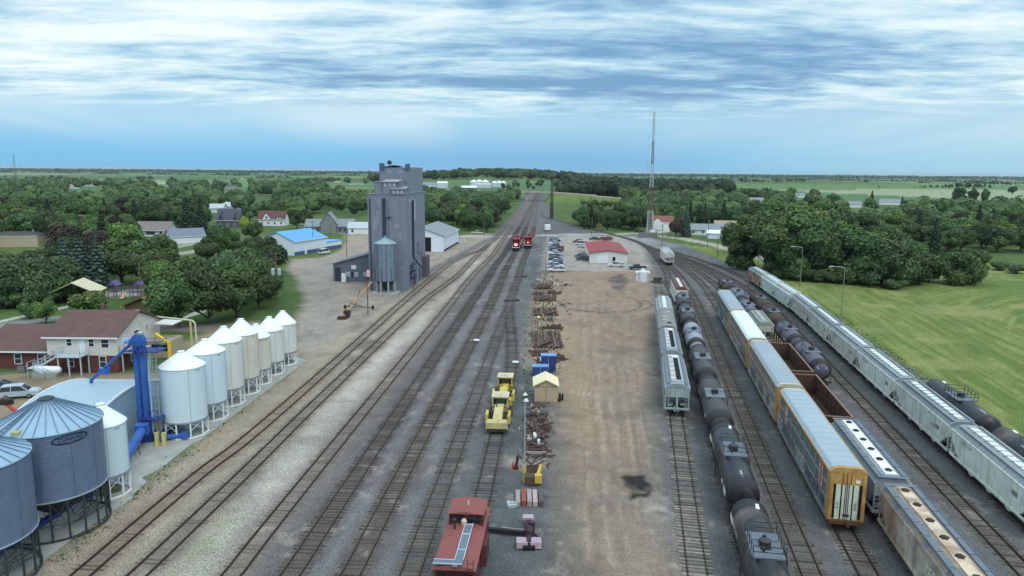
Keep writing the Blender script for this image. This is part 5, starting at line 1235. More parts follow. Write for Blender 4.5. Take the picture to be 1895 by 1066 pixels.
    MB().box(10.0, 10.3, 12.5, 13.1, 17.5, 23.6).build('vent_pipe', M('pane_pale', lin(168, 178, 196), .4), root)
    for y, z in ((8.5, 23.2), (5.2, 22.8)): MB().box(10.0, 10.06, y, y+.9, z, z+1.2).build('window', MATS['pane_pale'], root)
elevator()
def galv_bin():
    root = thing('hopper_silo', 'galvanised silo on concrete legs against the front of the elevator', 'silo', (-32.6, 183.9, 0)); r = 2.75
    sm_ = M('silo_steel', lin(124, 140, 160), .45, .1, .6, metal=.3, wave=('Z', 3, .03, .1), streak=.2)
    MB().lathe([(r, 3.4), (r, 13.0)], 40).build('silo_wall', sm_, root)
    rf = MB().lathe([(r+.15, 12.95), (r+.12, 13.05), (.3, 14.6), (.3, 14.8), (.001, 14.85)], 40).build('silo_roof', M('silo_roof', lin(164, 178, 190), .45, .08, 1, metal=.25), root)
    g = MB()
    for i in range(20): t = 2*math.pi*i/20; g.beam(((r+.1)*math.cos(t), (r+.1)*math.sin(t), 13.1), (.3*math.cos(t), .3*math.sin(t), 14.7), .05)
    g.build('roof_rib_or_clamp', m_rib, rf)
    s = MB()
    for i in range(14): t = 2*math.pi*i/14; s.beam(((r+.04)*math.cos(t), (r+.04)*math.sin(t), 3.4), ((r+.04)*math.cos(t), (r+.04)*math.sin(t), 13 if i % 2 else 7.0), .1)
    s.build('stiffener', m_frame, root)
    for i in range(8): t = 2*math.pi*(i+.5)/8; MB().beam(((r-.25)*math.cos(t), (r-.25)*math.sin(t), 0), ((r-.25)*math.cos(t), (r-.25)*math.sin(t), 3.4), .42).build('leg', M('leg_concrete', lin(150, 152, 152), .8, .1, 1), root)
    MB().lathe([(r-.1, 3.38), (.3, .9), (.001, .9)], 24).build('hopper_cone', m_eld, root)
    MB().box(-3.4, 3.4, -3.2, 1.8, -.2, .35).build('plinth', m_conc, root)
galv_bin()
def scale_house():
    root = thing('elevator_annex', 'grey lean-to drive shed with pale windows beside the elevator', 'shed', (-51.0, 203.0, 0), -R(2))
    m = M('annex_grey', lin(104, 112, 128), .7, .1, .6, wave=('Z', 2.5, .015, .08), dirt=.3, dcol=lin(92, 92, 98), ds=.5)
    MB().prism([(0, 0), (0, 5.0), (13.6, 8.8), (13.6, 0)], 0, 12, 'y').build('walls', m, root)
    MB().prism([(-.4, 4.9), (13.6, 8.82), (13.6, 9.0), (-.4, 5.1)], -.4, 12.4, 'y').build('roof', M('annex_roof', lin(120, 118, 126), .8, .12, .5), root)
    MB().box(.5, 2.2, -.06, 0, 0, 4.0).build('door', m_eld, root); MB().box(12.4, 13.4, -.06, 0, 0, 4.4).build('door', m_eld, root)
    MB().box(5.2, 6.6, -.06, 0, 3.6, 4.7).build('sign_board', m_white, root)
    w = MB()
    for x in (4.3, 6.6): w.box(x-.55, x+.55, -.07, 0, 1.4, 2.8)
    w.build('window', M('pane_pale', lin(168, 178, 196), .4), root); MB().box(5.2, 5.7, -.08, 0, 1.2, 2.9).build('window', m_pane, root)
    MB().box(8.6, 10.2, -.06, 0, 1.6, 2.8).build('window', MATS['pane_pale'], root)
    MB().box(2.6, 3.8, -1.2, -.1, 0, 2.4).build('white_cabinet', m_white, root)
    MB().box(8.0, 13.0, 12.0, 12.3, 0, 11.0).prism([(7.0, 6.0), (13.0, 10.6), (13.0, 11.0), (7.0, 6.6)], 12.0, 14, 'y').build('back_lean_to', M('rough_grey', lin(98, 92, 92), .9, .2, .6), root)
scale_house()
t = thing('grain_auger', 'long tan grain auger on wheels resting beside the elevator yard pole', 'auger', (*gp(636, 590), 0), -R(3))
MB().tube((0, 0, .6), (-1.2, 29, 3.4), .28, 10).build('auger_tube', M('auger_tan', lin(174, 136, 104), .6, .15, .8, dirt=.3), t)
MB().beam((-.5, 8, 1.9), (-2.2, 11, .5), .12).beam((-.5, 8, 1.9), (1.4, 11, .5), .12).beam((-3.2, 11, .5), (4.0, 11, .5), .16).beam((-.5, 11, .5), (-.9, 17, 3.6), .1).build('undercarriage', m_iron, t)
for x in (-2.8, 3.6): MB().lathe([(.001, -.12), (.5, -.12), (.5, .12), (.001, .12)], 14, (x, 11, .5), 'x').build('wheel', m_dark, t)
MB().box(-1.1, .7, -1.0, .4, .05, .55).box(-.2, 1.0, .5, 1.9, .3, 1.6).build('intake_hopper', M('hopper_rust', lin(66, 48, 44), .8), t)
# ------------------------------------------------------------------ other buildings
wht = M('siding_white', lin(222, 226, 232), .6, .04, 1, wave=('Z', 4, .015, .05)); whts = M('steel_white', lin(214, 224, 236), .55, .04, 1)
rgrey = M('shingle_grey', lin(132, 138, 146), .95, .12, .8, bump=.3, bs=9); rdark = M('shingle_dark', lin(82, 86, 98), .95, .12, .8); rbrown = M('shingle_maroon', lin(98, 74, 70), .95, .14, .8); rredd = M('shingle_terracotta', lin(128, 88, 78), .95, .12, .8); rblue = M('roof_blue', lin(98, 162, 222), .45, .05, .5, wave=('X', 2, .015, .05)); rtan = M('shingle_tan', lin(158, 142, 122), .95, .12, .8)
sgreen = M('siding_sage', lin(128, 136, 136), .7, .06, 1, wave=('Z', 4, .015, .06)); sdark = M('siding_slate', lin(86, 92, 104), .7, .06, 1); stan = M('siding_tan', lin(186, 172, 152), .7, .05, 1)
bh = house('blue_roof_hall', 'white metal hall with a bright blue roof and dark blue base band', 'hall', (-84.2, 276.6), R(70.9), 21.0, 15.0, 5.2, 8.4, 'x', whts, rblue, (), (('f', -3.5, 0, 1.3, 2.6, m_white),), None, .4)
MB().box(-10.53, 10.53, -7.53, -7.5, 0, 1.3).build('base_band', M('band_blue', lin(74, 92, 132), .6), bh)
MB().box(10.5, 22, -7.0, -1.0, -.2, 2.9).build('annex', whts, bh); MB().box(10.4, 22.2, -7.2, -.8, 2.9, 3.15).build('annex_roof', rblue, bh); MB().box(10.53, 22.03, -7.04, -7.0, 0, 1.3).build('base_band', MATS['band_blue'], bh)
sh = house('storage_shed', 'long white storage shed with a grey roof and a dark open doorway behind the elevator', 'shed', (-34.6, 299.8), -R(5.2), 18.4, 35, 6.2, 9.4, 'y', whts, rgrey, (), (('f', .2, 0, 8.0, 5.6, m_dark), ('f', 6.0, 0, 2.8, 1.0, m_white)), None, .5)
MB().box(9.18, 9.26, -17.5, 17.5, -.2, .8).build('base_band', m_eld, sh)
of = house('yard_office', 'white yard office with a low red roof and a garage door', 'office', (34.8, 268), -R(3.5), 13.2, 36, 3.5, 4.5, 'y', M('office_white', lin(206, 206, 202), .6, .05, 1), M('office_red_roof', lin(142, 60, 62), .6, .06, .5, dirt=.2, dcol=lin(132, 62, 62), ds=.4),
   [('l', 4, 1.2, 1.2, 1.0), ('l', -6, 1.2, 1.2, 1.0)], (('f', -2.2, 0, 3.9, 2.7, m_doorw), ('f', 1.9, 0, .95, 2.2, m_dark)), None, .55)
# town houses: base pixel -> ground point
def at(x, y): return gp(x, y)
WN = lambda w, n=3, z=1.0: [('f', -w/2 + w*(i+.5)/n, z, 1.0, 1.2) for i in range(n)]
g1 = house('farmhouse', 'white house with a maroon gable roof and two front gables beyond the blue-roofed hall', 'house', at(507, 417), R(4), 14.5, 10, 4.0, 8.2, 'x', wht, rbrown, WN(14, 4), (), None, .5)
for x, w_ in ((-2.6, 5.2), (4.2, 3.4)):
    b = MB().prism([(x-w_/2, 3.6), (x, 3.6+w_*.75), (x+w_/2, 3.6)], -5.3, 0, 'y').build('front_gable', wht, g1)
    MB().box(x-.45, x+.45, -5.36, -5.3, 4.3, 5.4).build('window', m_pane, b); MB().prism([(x-w_/2-.4, 3.4), (x, 3.75+w_*.75), (x+w_/2+.4, 3.4), (x, 3.55+w_*.75)], -5.6, 0, 'y').build('gable_roof', rbrown, b)
g2 = house('gabled_house', 'sage grey house with a steep front gable and side wings', 'house', at(611, 430), R(6), 7.6, 11, 5.4, 10.2, 'y', sgreen, rgrey, [('f', 0, 5.8, 1, 1.6), ('f', -2, 1, .9, 1.2), ('f', 1.6, 1, .9, 1.2)], (), None, .45)
for s, L_ in ((-1, 8.0), (1, 8.6)):
    x0, x1 = sorted((s*3.8, s*(3.8+L_))); MB().box(x0, x1, -3.0, 4.5, -.3, 3.2).build('side_wing', sgreen, g2)
    MB().prism([(-3.6, 3.1), (.8, 6.6), (5.1, 3.1), (.8, 6.85)], x0-.3, x1+.3, 'x').build('wing_roof', rgrey, g2)
    for i in range(3): MB().box(x0+1.2+2.2*i, x0+2.1+2.2*i, -3.06, -3.0, .9, 2.1).build('window', m_pane, g2)
house('garage', 'long white garage with a pale grey roof at the corner of the elevator', 'garage', at(668, 432), R(3), 11.5, 8, 3.2, 5.6, 'x', wht, M('roof_pale_grey', lin(176, 184, 192), .7, .05, 1), [('f', -3.6, .9, 1.0, 1.6)], (('f', .6, 0, 2.6, 2.6, m_doorw),), None, .4)
house('bungalow', 'white bungalow with a worn grey hip roof and shaded porch in the town', 'house', at(290, 436), R(-2), 16, 9, 3.2, 6.6, 'x', wht, M('shingle_worn', lin(126, 120, 120), .95, .2, .8), [('f', -5.5, .9, 1.2, 1.4), ('f', -.5, .8, 4.5, 1.5), ('f', 4.5, .9, 1.2, 1.4)], (), None, .7)
house('small_house', 'small white house with three windows in its gable and a blue-grey roof', 'house', at(344, 449), R(-52), 9, 14, 3.2, 6.0, 'y', wht, M('roof_blue_slate', lin(116, 122, 142), .9, .1, 1), [('f', -2, 1.2, .8, 1.2), ('f', 0, 1.2, .8, 1.2), ('f', 2, 1.2, .8, 1.2)], (), None, .4)
g3 = house('slate_house', 'dark slate house with two steep dormers beside a yellow-green tree', 'house', at(428, 420), R(-4), 12.5, 9, 4.2, 10.0, 'x', sdark, rdark, WN(12, 3), (), None, .4)
for x in (-3.5, 4.6): b = MB().prism([(x-1.4, 4.0), (x, 8.6), (x+1.4, 4.0)], -4.9, 0, 'y').build('dormer', rdark, g3); MB().box(x-.4, x+.4, -4.96, -4.9, 4.8, 6.2).build('window', m_pane, b)
house('tan_store', 'flat-topped tan commercial building at the edge of town', 'building', at(28, 452), R(14), 26, 26, 4.3, 4.55, 'x', stan, M('roof_flat_dark', lin(74, 70, 72), .9, .2, .3), (), (), (5, 6, 1.0, m_galv), .1)
for x, y, w, lab, wm, rm in ((170, 345, 20, 'pale long house roof glimpsed far off among the town trees', wht, rtan), (137, 349, 13, 'small white house far off beside the long pale roof', wht, rtan), (432, 349, 26, 'dark-roofed house far off in the town trees', stan, rdark), (450, 333, 14, 'cream house farthest off behind the dark-roofed one', stan, rtan), (487, 360, 18, 'brown house with tan roof far off between town trees', M('siding_brown', lin(118, 92, 80), .8), rtan),
    (398, 393, 15, 'pale flat roof house behind the slate house', wht, M('roof_pale_grey', lin(176, 184, 192), .7)), (432, 389, 12, 'second pale roof behind the slate house', wht, MATS['roof_pale_grey'] if 'roof_pale_grey' in MATS else rgrey), (660, 346, 28, 'long white building far off to the side of the elevator headhouse', wht, rgrey), (625, 340, 16, 'small white house far off short of the long white building', wht, rtan), (296, 340, 18, 'low pale roof far off above the town trees', wht, rtan)):
    house('distant_house', lab, 'house', at(x, y), R(rnd.uniform(-20, 20)), w, 9, 3.4, 6.2, 'x', wm, rm, WN(w, 2), (), None, .5, 'houses far off in the town')
house('cottage', 'white cottage with a terracotta roof beside the radio mast', 'house', at(1226, 424), R(-8), 11, 10, 4.2, 7.4, 'x', wht, rredd, [('f', -1, 1.2, 1.2, 1.4), ('f', 3.6, 1, 1.0, 1.2)], (), (1, 1, .8, rredd), .4)
MB().prism([(-5.6, 0), (-5.6, 4.0), (-3.2, 6.4), (-.8, 4.0), (-.8, 0)], -6.2, -4.9, 'y').build('front_gable', wht, COL.objects['cottage'])
house('ranch_house', 'long white ranch house with a grey roof across the street from the meadow', 'house', at(1308, 434), R(-10), 20, 9, 3.1, 5.4, 'x', wht, rgrey, WN(19, 4), (), None, .6)
house('brown_roof_house', 'house with a brown-grey roof showing above the carport', 'house', at(1343, 430), R(-10), 12, 9, 3.6, 6.2, 'x', sdark, rtan, (), (), None, .5)
cp = thing('carport', 'white metal carport with an open side before the ranch house', 'carport', (*at(1326, 441), 0), R(-12))
MB().box(-4.6, 1.2, -3.2, -3.1, 0, 2.6).box(-4.6, -4.5, -3.2, 3.2, 0, 2.6).build('side_panel', whts, cp); MB().prism([(-3.7, 2.6), (0, 3.9), (3.7, 2.6), (0, 4.05)], -5, 5.2, 'x').build('roof', m_white, cp)
for x in (1.2, 5): MB().beam((x, -3.1, 0), (x, -3.1, 2.7), .12).build('post', m_white, cp)
house('white_garage', 'small bright white garage gable behind the carport', 'garage', at(1343, 436), R(-14), 5, 7, 2.8, 5.4, 'y', wht, m_white, (), (), None, .4)
t = thing('boat', 'white boat on a trailer on the lawn beyond the street', 'boat', (*at(1349, 447), 0), R(70)); MB().prism([(-2.4, .6), (-2.0, 1.5), (2.6, 1.6), (1.8, .6)], -.9, .9, 'y').build('hull', m_white, t); MB().box(-2.2, 2.6, -.6, .6, .35, .55).build('trailer', m_iron, t)
# park: shelter, restroom, playground
ps_ = thing('picnic_shelter', 'open picnic shelter with a pale tan roof in the park', 'shelter', (*gp(147, 560), 0), R(12))
MB().prism([(-5, 2.8), (0, 5.2), (5, 2.8), (0, 5.4)], -4, 4, 'y').build('roof', M('shelter_tan', lin(204, 194, 166), .8, .06, 1), ps_)
for x in (-4.4, 4.4):
    for y in (-3.5, 0, 3.5): MB().beam((x, y, 0), (x, y, 3.0), .2).build('post', M('post_brown', lin(86, 70, 58), .9, .2, 2), ps_)
house('restroom', 'brown park restroom hut with a white door', 'hut', gp(282, 586), R(-6), 8.0, 6, 2.9, 4.6, 'y', M('hut_brown', lin(96, 78, 60), .85, .15, 1), M('hut_roof', lin(112, 94, 74), .9, .15, 1), (), (('f', -1.2, 0, 1.0, 2.1, m_doorw), ('f', .3, 0, .8, 2.0, sdark)), None, .6)
pg = thing('playground_set', 'purple and tan climbing playground on a mulch patch', 'playground', (*gp(236, 550), 0))
pv = M('play_purple', lin(92, 78, 128), .6, .1, 2); ptn = M('play_tan', lin(170, 142, 112), .7, .1, 2)
f = MB()
for x in (-4, -2, 0, 2, 4):
    for y in (-1.2, 1.2): f.beam((x, y, 0), (x, y, 3.2), .14)
for x in (-3, 1, 3): f.box(x-1, x+1, -1.2, 1.2, 1.3, 1.45)
f.build('posts', pv, pg); MB().prism([(-4.2, 3.1), (-3, 4.2), (-1.8, 3.1)], -1.4, 1.4, 'y').prism([(1.8, 3.1), (3, 4.0), (4.2, 3.1)], -1.4, 1.4, 'y').build('roof', pv, pg)
MB().beam((-4, -1.0, 1.4), (-6.4, -3.0, .3), .8, .1).beam((0, -1.2, 1.4), (.8, -4, .3), .8, .1).build('slide', ptn, pg); r_ = MB()
for x in (-4, -2, 0, 2): r_.beam((x, -1.2, 2.2), (x+2, -1.2, 2.2), .07).beam((x, 1.2, 1.9), (x+2, 1.2, 1.9), .07)
r_.build('railing', pv, pg)
# overpass
def overpass():
    root = thing('road_overpass', 'pale concrete road overpass crossing the main line', 'overpass', (0, 0, 0))
    P = [(-260, 985, 9.0), (-120, 905, 9.4), (0, 811, 9.7), (16, 800, 9.8), (45, 780, 9.4), (85, 758, 7.4), (130, 738, 4.6), (190, 715, 2.0), (250, 696, .6)]
    Q = [Vector(p) for p in P]
    def strip(a, b, w, z0, z1, mb):
        for p, q in zip(Q[a:b], Q[a+1:b+1]):
            d = (q-p).normalized(); n = Vector((-d.y, d.x, 0)).normalized()
            vs = [p+n*w[0]+Vector((0,0,z0)), p+n*w[1]+Vector((0,0,z0)), q+n*w[1]+Vector((0,0,z0)), q+n*w[0]+Vector((0,0,z0)), p+n*w[0]+Vector((0,0,z1)), p+n*w[1]+Vector((0,0,z1)), q+n*w[1]+Vector((0,0,z1)), q+n*w[0]+Vector((0,0,z1))]
            mb.add(vs, [(0,3,2,1),(4,5,6,7),(0,1,5,4),(1,2,6,5),(2,3,7,6),(3,0,4,7)])
        return mb
    cm = M('bridge_concrete', lin(176, 168, 152), .85, .1, .3)
    strip(0, 8, (-4, 4), -.4, 0, MB()).build('road_deck', cm, root, sm=0)
    strip(2, 5, (-4.4, -4), -1.2, .9, strip(2, 5, (4, 4.4), -1.2, .9, MB())).build('parapet', cm, root, sm=0)
    strip(3, 4, (-3.6, 3.6), -1.6, -.4, MB()).build('girder', m_iron, root, sm=0)
    MB().box(14.6, 16.6, 796, 804, 0, 8.4).build('pier', cm, root); MB().box(43, 47, 776, 786, 0, 7.9).build('abutment', M('abutment_dark', lin(84, 78, 74), .9, .15, .5), root)
    e = MB()                                                         # grassed banks
    for a, b in ((0, 2), (4, 8)):
        for p, q in zip(Q[a:b], Q[a+1:b+1]):
            d = (q-p).normalized(); n = Vector((-d.y, d.x, 0)).normalized(); z = Vector((0, 0, -.41))
            for s in (-1, 1):
                A, B = p + n*4.2*s + z, q + n*4.2*s + z; C_, D_ = q + n*(4.2+2.0*q.z)*s, p + n*(4.2+2.0*p.z)*s; C_.z = D_.z = -.2
                e.quad(A, B, C_, D_)
            e.quad(p + n*4.2 + z, q + n*4.2 + z, q - n*4.2 + z, p - n*4.2 + z)
    for p, q, s_ in ((Q[1], Q[2], 1), (Q[5], Q[4], 1)):
        d = (q-p).normalized(); n = Vector((-d.y, d.x, 0)).normalized(); w = 4.2 + 2*q.z; t_ = Vector((d.x, d.y, 0))*7; z = Vector((0, 0, -.41)); C_, D_ = q - n*w + t_*.2, q + n*w + t_*.2; C_.z = D_.z = -.2; E_, F_ = q + n*5 + t_, q - n*5 + t_; E_.z = F_.z = -.2
        e.add([q + n*4.2 + z, q - n*4.2 + z, C_, F_, E_, D_], [(0, 1, 3, 4), (1, 2, 3), (0, 4, 5)])
    o = e.build('embankment', M('bank_grass', lin(92, 112, 58), .95, .25, .15, dirt=.4, dcol=lin(118, 122, 72), ds=.05), sm=0); o['kind'] = 'structure'
overpass()
# farm store on the hill
mfar = M('bin_far', lin(196, 206, 216), .5, .05, .5)
for i, (x, y, w, hh) in enumerate(((876, 344, 13, 12), (886, 344, 13, 12.5), (897, 344, 13, 12), (914, 346, 11, 10), (922, 346, 11, 10.5), (930, 346, 10, 10))):
    Y = 1210; X = (x-947)/1330*1225; z = float(hill(X, Y)); t = thing('distant_grain_bin', ('far white grain bin on the hill, in the cluster of three big ones', 'far white grain bin on the hill, in the cluster of three smaller ones')[i > 2], 'grain bin', (X, Y, z), 0, ('big far bins on the hill', 'smaller far bins on the hill')[i > 2])
    MB().lathe([(w/2, -1), (w/2, hh*.72)], 20).build('bin_wall', mfar, t); MB().lathe([(w/2+.3, hh*.72), (.6, hh), (.001, hh+.3)], 20).build('bin_roof', m_wr, t)
for x, w, d, hh, lab, wm, rm, Y in ((893, 26, 12, 5, 'long pale farm shed before the far grain bins', mfar, M('far_roof', lin(172, 180, 190), .6), 1185), (868, 22, 12, 5.5, 'farm shed with a slate front and white roof below the far bins', M('far_slate', lin(104, 112, 136), .7), m_wr, 1060), (797, 40, 14, 6, 'long white farm building far behind the elevator', mfar, rgrey, 1180), (820, 16, 14, 8, 'white barn end far behind the elevator', mfar, m_wr, 1170)):
    X = (x-947)/1330*(Y+15); house('farm_shed', lab, 'shed', (X, Y), 0, w, d, hh, hh+2.4, 'x', wm, rm, (), (), None, .3, None, float(hill(X, Y)))
for x, y, w, lab in ((1400, 376, 20, 'pale barn roof among trees beyond the meadow'), (1478, 366, 14, 'small white roof among trees beyond the meadow'), (1648, 379, 22, 'long pale metal roof among trees behind the meadow'), (1580, 384, 12, 'grey roof half hidden by trees behind the meadow'), (1500, 432, 14, 'tan house half hidden behind the meadow trees')):
    house('distant_house', lab, 'house', at(x, y), R(-15), w, 9, 3.4, 6.0, 'x', wht, rgrey, (), (), None, .4, 'houses behind the meadow')

# ------------------------------------------------------------------ masts and poles
def lattice(name, label, cat, x, y, ht, w0, w1, bands, ant=False):
    root = thing(name, label, cat, (x, y, 0)); n = 26; 
    mats = [M('mast_white', lin(176, 180, 188), .6), M('mast_rust', lin(104, 82, 78), .7)] if bands else [M('mast_dark', lin(64, 62, 66), .7)]*2
    nb = 5
    for b in range(nb):
        mb = MB()
        for i in range(n*b//nb, n*(b+1)//nb):
            z0, z1 = ht*i/n, ht*(i+1)/n; a0, a1 = (w0 + (w1-w0)*min(z0/ht*1.6, 1))/2, (w0 + (w1-w0)*min(z1/ht*1.6, 1))/2
            c0 = [(-a0, -a0, z0), (a0, -a0, z0), (a0, a0, z0), (-a0, a0, z0)]; c1 = [(-a1, -a1, z1), (a1, -a1, z1), (a1, a1, z1), (-a1, a1, z1)]
            t = (.2 if z0 < ht*.35 else .14)*(.72 if ant else (1.8 if ht < 40 else .6))
            for k in range(4): mb.beam(c0[k], c1[k], t); mb.beam(c0[k], c1[(k+1) % 4], t*.75); mb.beam(c0[(k+1) % 4], c1[k], t*.75); mb.beam(c1[k], c1[(k+1) % 4], t*.7)
        mb.build('mast_section', mats[0] if (b % 2 == 0 if bands else True) else mats[1], root, sm=0)
    if ant:
        a = MB()
        for z, s in ((ht*.99, -1), (ht*.94, -1), (ht*.88, 1), (ht*.8, -1), (ht*.72, -1), (ht*.6, -1), (ht*.55, -1)):
            a.beam((0, 0, z), (s*2.4, 0, z), .08); a.beam((s*2.4, 0, z-1.8), (s*2.4, 0, z+1.8), .09)
        a.beam((0, 0, ht), (0, 0, ht+2.2), .1); a.build('antenna', m_galv, root)
    return root
lattice('radio_mast', 'tall lattice radio mast with white and rust bands beside the road crossing', 'radio mast', 72.0, 377, 62, 3.2, .9, True, True)
lattice('lattice_tower', 'dark lattice tower standing beside the main line short of the overpass', 'lattice tower', 26.6, 492, 27.5, 2.0, 1.5, False)
lattice('distant_mast', 'faint thin mast on the far horizon', 'radio mast', -1150, 1680, 62, 5, 3, False)
t = thing('equipment_enclosure', 'grey fenced equipment enclosure at the foot of the radio mast', 'enclosure', (*gp(1200, 440), 0), R(-4))
MB().box(-4.4, 4.4, -.1, .1, 0, 2.6).box(-4.4, -4.2, 0, 6, 0, 2.6).box(4.2, 4.4, 0, 6, 0, 2.6).build('fence_panel', M('fence_grey', lin(120, 120, 122), .8, .12, 1, wave=('X', 2, .02, .15)), t); MB().box(1, 3.4, 1.5, 4.5, 0, 3.4).build('hut', m_white, t)
def pole(c, h, label, kind='wood', arm=0., cross=False, trans=False, lamp=False, yellow=0., group=None, name='utility_pole', r=.15, mat=None):
    root = thing(name, label, 'pole', (*c, 0), 0, group); mt = mat or (m_wood if kind == 'wood' else m_galv)
    MB().tube((0, 0, 0), (0, 0, h), r, 10, r2=r*.65).build('pole_shaft', mt, root)
    if yellow: MB().tube((0, 0, 0), (0, 0, yellow), r*1.25, 10).build('yellow_sleeve', M('sleeve_yellow', lin(206, 182, 70), .6, .12, 3), root)
    if cross:
        for z in (h-.3, h-1.6)[:2 if cross == 2 else 1]:
            b = MB().beam((-1.2, 0, z), (1.2, 0, z), .12).build('crossarm', mt, root)
            MB().lathe([(.05, 0), (.06, .2), (.001, .25)], 6, (-1.1, 0, z+.06)).lathe([(.05, 0), (.06, .2), (.001, .25)], 6, (1.1, 0, z+.06)).build('insulator', m_galv, b)
    if trans:
        for x in (-.75, .75): MB().lathe([(.001, 0), (.42, 0), (.42, 1.4), (.3, 1.55), (.001, 1.6)], 14, (x, -.2, h-5.4)).build('transformer', M('transformer_grey', lin(172, 182, 194), .5), root)
    if arm:
        a = MB().path([(0, 0, h-.15), (arm*.4, 0, h+.1), (arm, 0, h+.2)], .06, 6).build('lamp_arm', m_galv, root)
        s = 1 if arm > 0 else -1; MB().box(min(arm, arm+s*.8), max(arm, arm+s*.8), -.17, .17, h+.12, h+.28).build('lamp_head', M('lamp_pale', lin(206, 206, 200), .5), a)
    if lamp: MB().lathe([(.001, .0), (.28, .05), (.14, .3), (.001, .34)], 10, (.1, 0, h)).build('lamp_head', M('lamp_pale', lin(206, 206, 200), .5), root)
    return root
GL = 'yard light poles beside the meadow'
pole(gp(1480, 531), 11.2, 'yard light pole with lamp arm, second nearest along the meadow edge', 'steel', -2.4, group=GL, name='light_pole', mat=M('pole_tan', lin(126, 124, 108), .8, .1, 2), r=.12)
pole(gp(1556, 590), 11.4, 'tallest yard light pole with lamp arm standing in the mown meadow', 'steel', -2.6, group=GL, name='light_pole', mat=MATS['pole_tan'], r=.12)
pole(gp(1402, 505), 11.4, 'yard light pole with lamp arm under the big trees at the meadow edge', 'steel', -2.4, group=GL, name='light_pole', mat=MATS['pole_tan'], r=.12)
for x, y, h, lab in ((1309, 460, 11.5, 'slim light pole with a short head on the lawn before the ranch house'), (1327, 478, 8.5, 'short slim pole on the green strip before the carport'), (1225, 455, 9.5, 'pole with a floodlight bracket beside the curving yard tracks'), (1240, 437, 7, 'wooden pole beside the street near the radio mast'), (1262, 437, 9, 'wooden pole before the dark spruce by the street')):
    pole(gp(x, y), h, lab, 'wood', group='poles along the street', lamp=True)
for x, y, h, yl, lab in ((970, 893, 8.6, 1.9, 'grey lamp pole with a yellow sleeve beside the scrap iron'), (994, 686, 8.6, 0, 'brown lamp pole beside the largest pile of old sleepers'), (1005, 588, 8.6, .9, 'lamp pole with a yellow base between two sleeper piles'), (1022, 566, 7.5, 0, 'thin lamp pole at the corner of the sleeper piles'), (1009, 520, 8.5, 0, 'lamp pole at the near end of the row of parked cars'), (1009, 452, 9.5, 0, 'lamp pole at the road crossing')):
    pole(gp(x, y), h, lab, 'steel' if yl > 1 else 'wood', yellow=yl, lamp=(y > 600), group='lamp poles beside the dirt lot', r=.1)
pole(gp(681, 581), 9.9, 'yard pole carrying a pink and white windsock in front of the elevator', 'wood')
t = thing('windsock', 'pink and white windsock drooping from the yard pole', 'windsock', (*gp(681, 581), 9.6)); MB().lathe([(.32, 0), (.42, -.7), (.36, -1.5)], 12, (.25, 0, .2)).build('sock', M('sock_pink', lin(226, 170, 172), .8, .25, 1.5), t); MB().lathe([(.34, -1.5), (.3, -2.0), (.001, -2.0)], 12, (.25, 0, .2)).build('sock_tip', M('sock_dark', lin(52, 34, 44), .8), t)
pole(gp(514, 562), 12.3, 'utility pole with two crossarms and grey transformers among the trees', 'wood', cross=2, trans=True)
pole((-80.6, 153.8), 13.2, 'utility pole with a crossarm by the park restroom', 'wood', cross=1)
for x, y, h, lab in ((580, 466, 12, 'dark pole against the wall of the blue-roofed hall'), (642, 480, 10, 'thin pole beside the elevator annex'), (612, 452, 9, 'thin pole behind the low blue annex'), (437, 452, 12, 'pole in front of the slate house'), (478, 418, 8, 'wooden pole beside the white house with the maroon roof'), (896, 437, 9, 'pole at the grade crossing on the elevator side'), (842, 440, 8, 'pole beside the white storage shed'), (1095, 437, 10, 'pale pole at the road behind the yard office'), (1107, 432, 8, 'pale short pole at the road behind the yard office'), (231, 427, 9, 'pole showing above the town trees')):
    pole(gp(x, y), h, lab, 'wood', cross=1 if h > 11 else False)
def wires(name, label, a, b, n, sag, off):
    mb = MB()
    for k in range(n):
        A = Vector(a) + Vector((off*k, 0, -.5*(k % 2))); B = Vector(b) + Vector((off*k, 0, -.5*(k % 2))); P = []
        for i in range(13): t = i/12; p = A.lerp(B, t); p.z -= sag*4*t*(1-t); P.append(p)
        mb.path(P, .025, 4)
    tag(mb.build(name, m_wire, sm=0), label, 'wires')
wires('power_line', 'thin power lines sagging across the park from the restroom pole', (-81.6, 153.8, 13), (-165, 150, 12.5), 3, 1.6, .9)
wires('power_line', 'thin power lines running on from the restroom pole towards the transformers', (-81.6, 153.8, 13), (gp(514, 562)[0]-.9, gp(514, 562)[1], 12), 3, 1.2, .9)
# yellow loading hoist and pale pipe arch by the house
ya = thing('pipe_arch', 'cream pipe arch on yellow posts behind the office house', 'pipe frame', (*gp(322, 660), 0))
MB().path([(-6.5, 6.5, 5.6), (2.0, 3.2, 5.6), (2.6, 2.9, 5.2), (2.8, 2.8, .2)], .13, 8).build('pipe', M('pipe_cream', lin(206, 204, 186), .5, .06, 2), ya)
for x, y in ((1.6, 3.4), (-5.6, 6.1)): MB().beam((x, y, 0), (x, y, 5.5), .26).build('post', M('post_cream', lin(196, 188, 128), .6, .1, 2), ya)
yh = thing('jib_hoist', 'bright yellow jib hoist beside the first white bins', 'hoist', (*gp(316, 676), 0)); MB().beam((0, 0, 0), (0, 0, 4.0), .42).build('column', M('hoist_yellow', lin(222, 190, 40), .5, .1, 2), yh); MB().beam((0, 0, 3.6), (-2.8, 1.4, 4.9), .32).beam((-2.8, 1.4, 4.9), (-3.0, 1.5, 4.2), .16).build('jib', MATS['hoist_yellow'], yh)
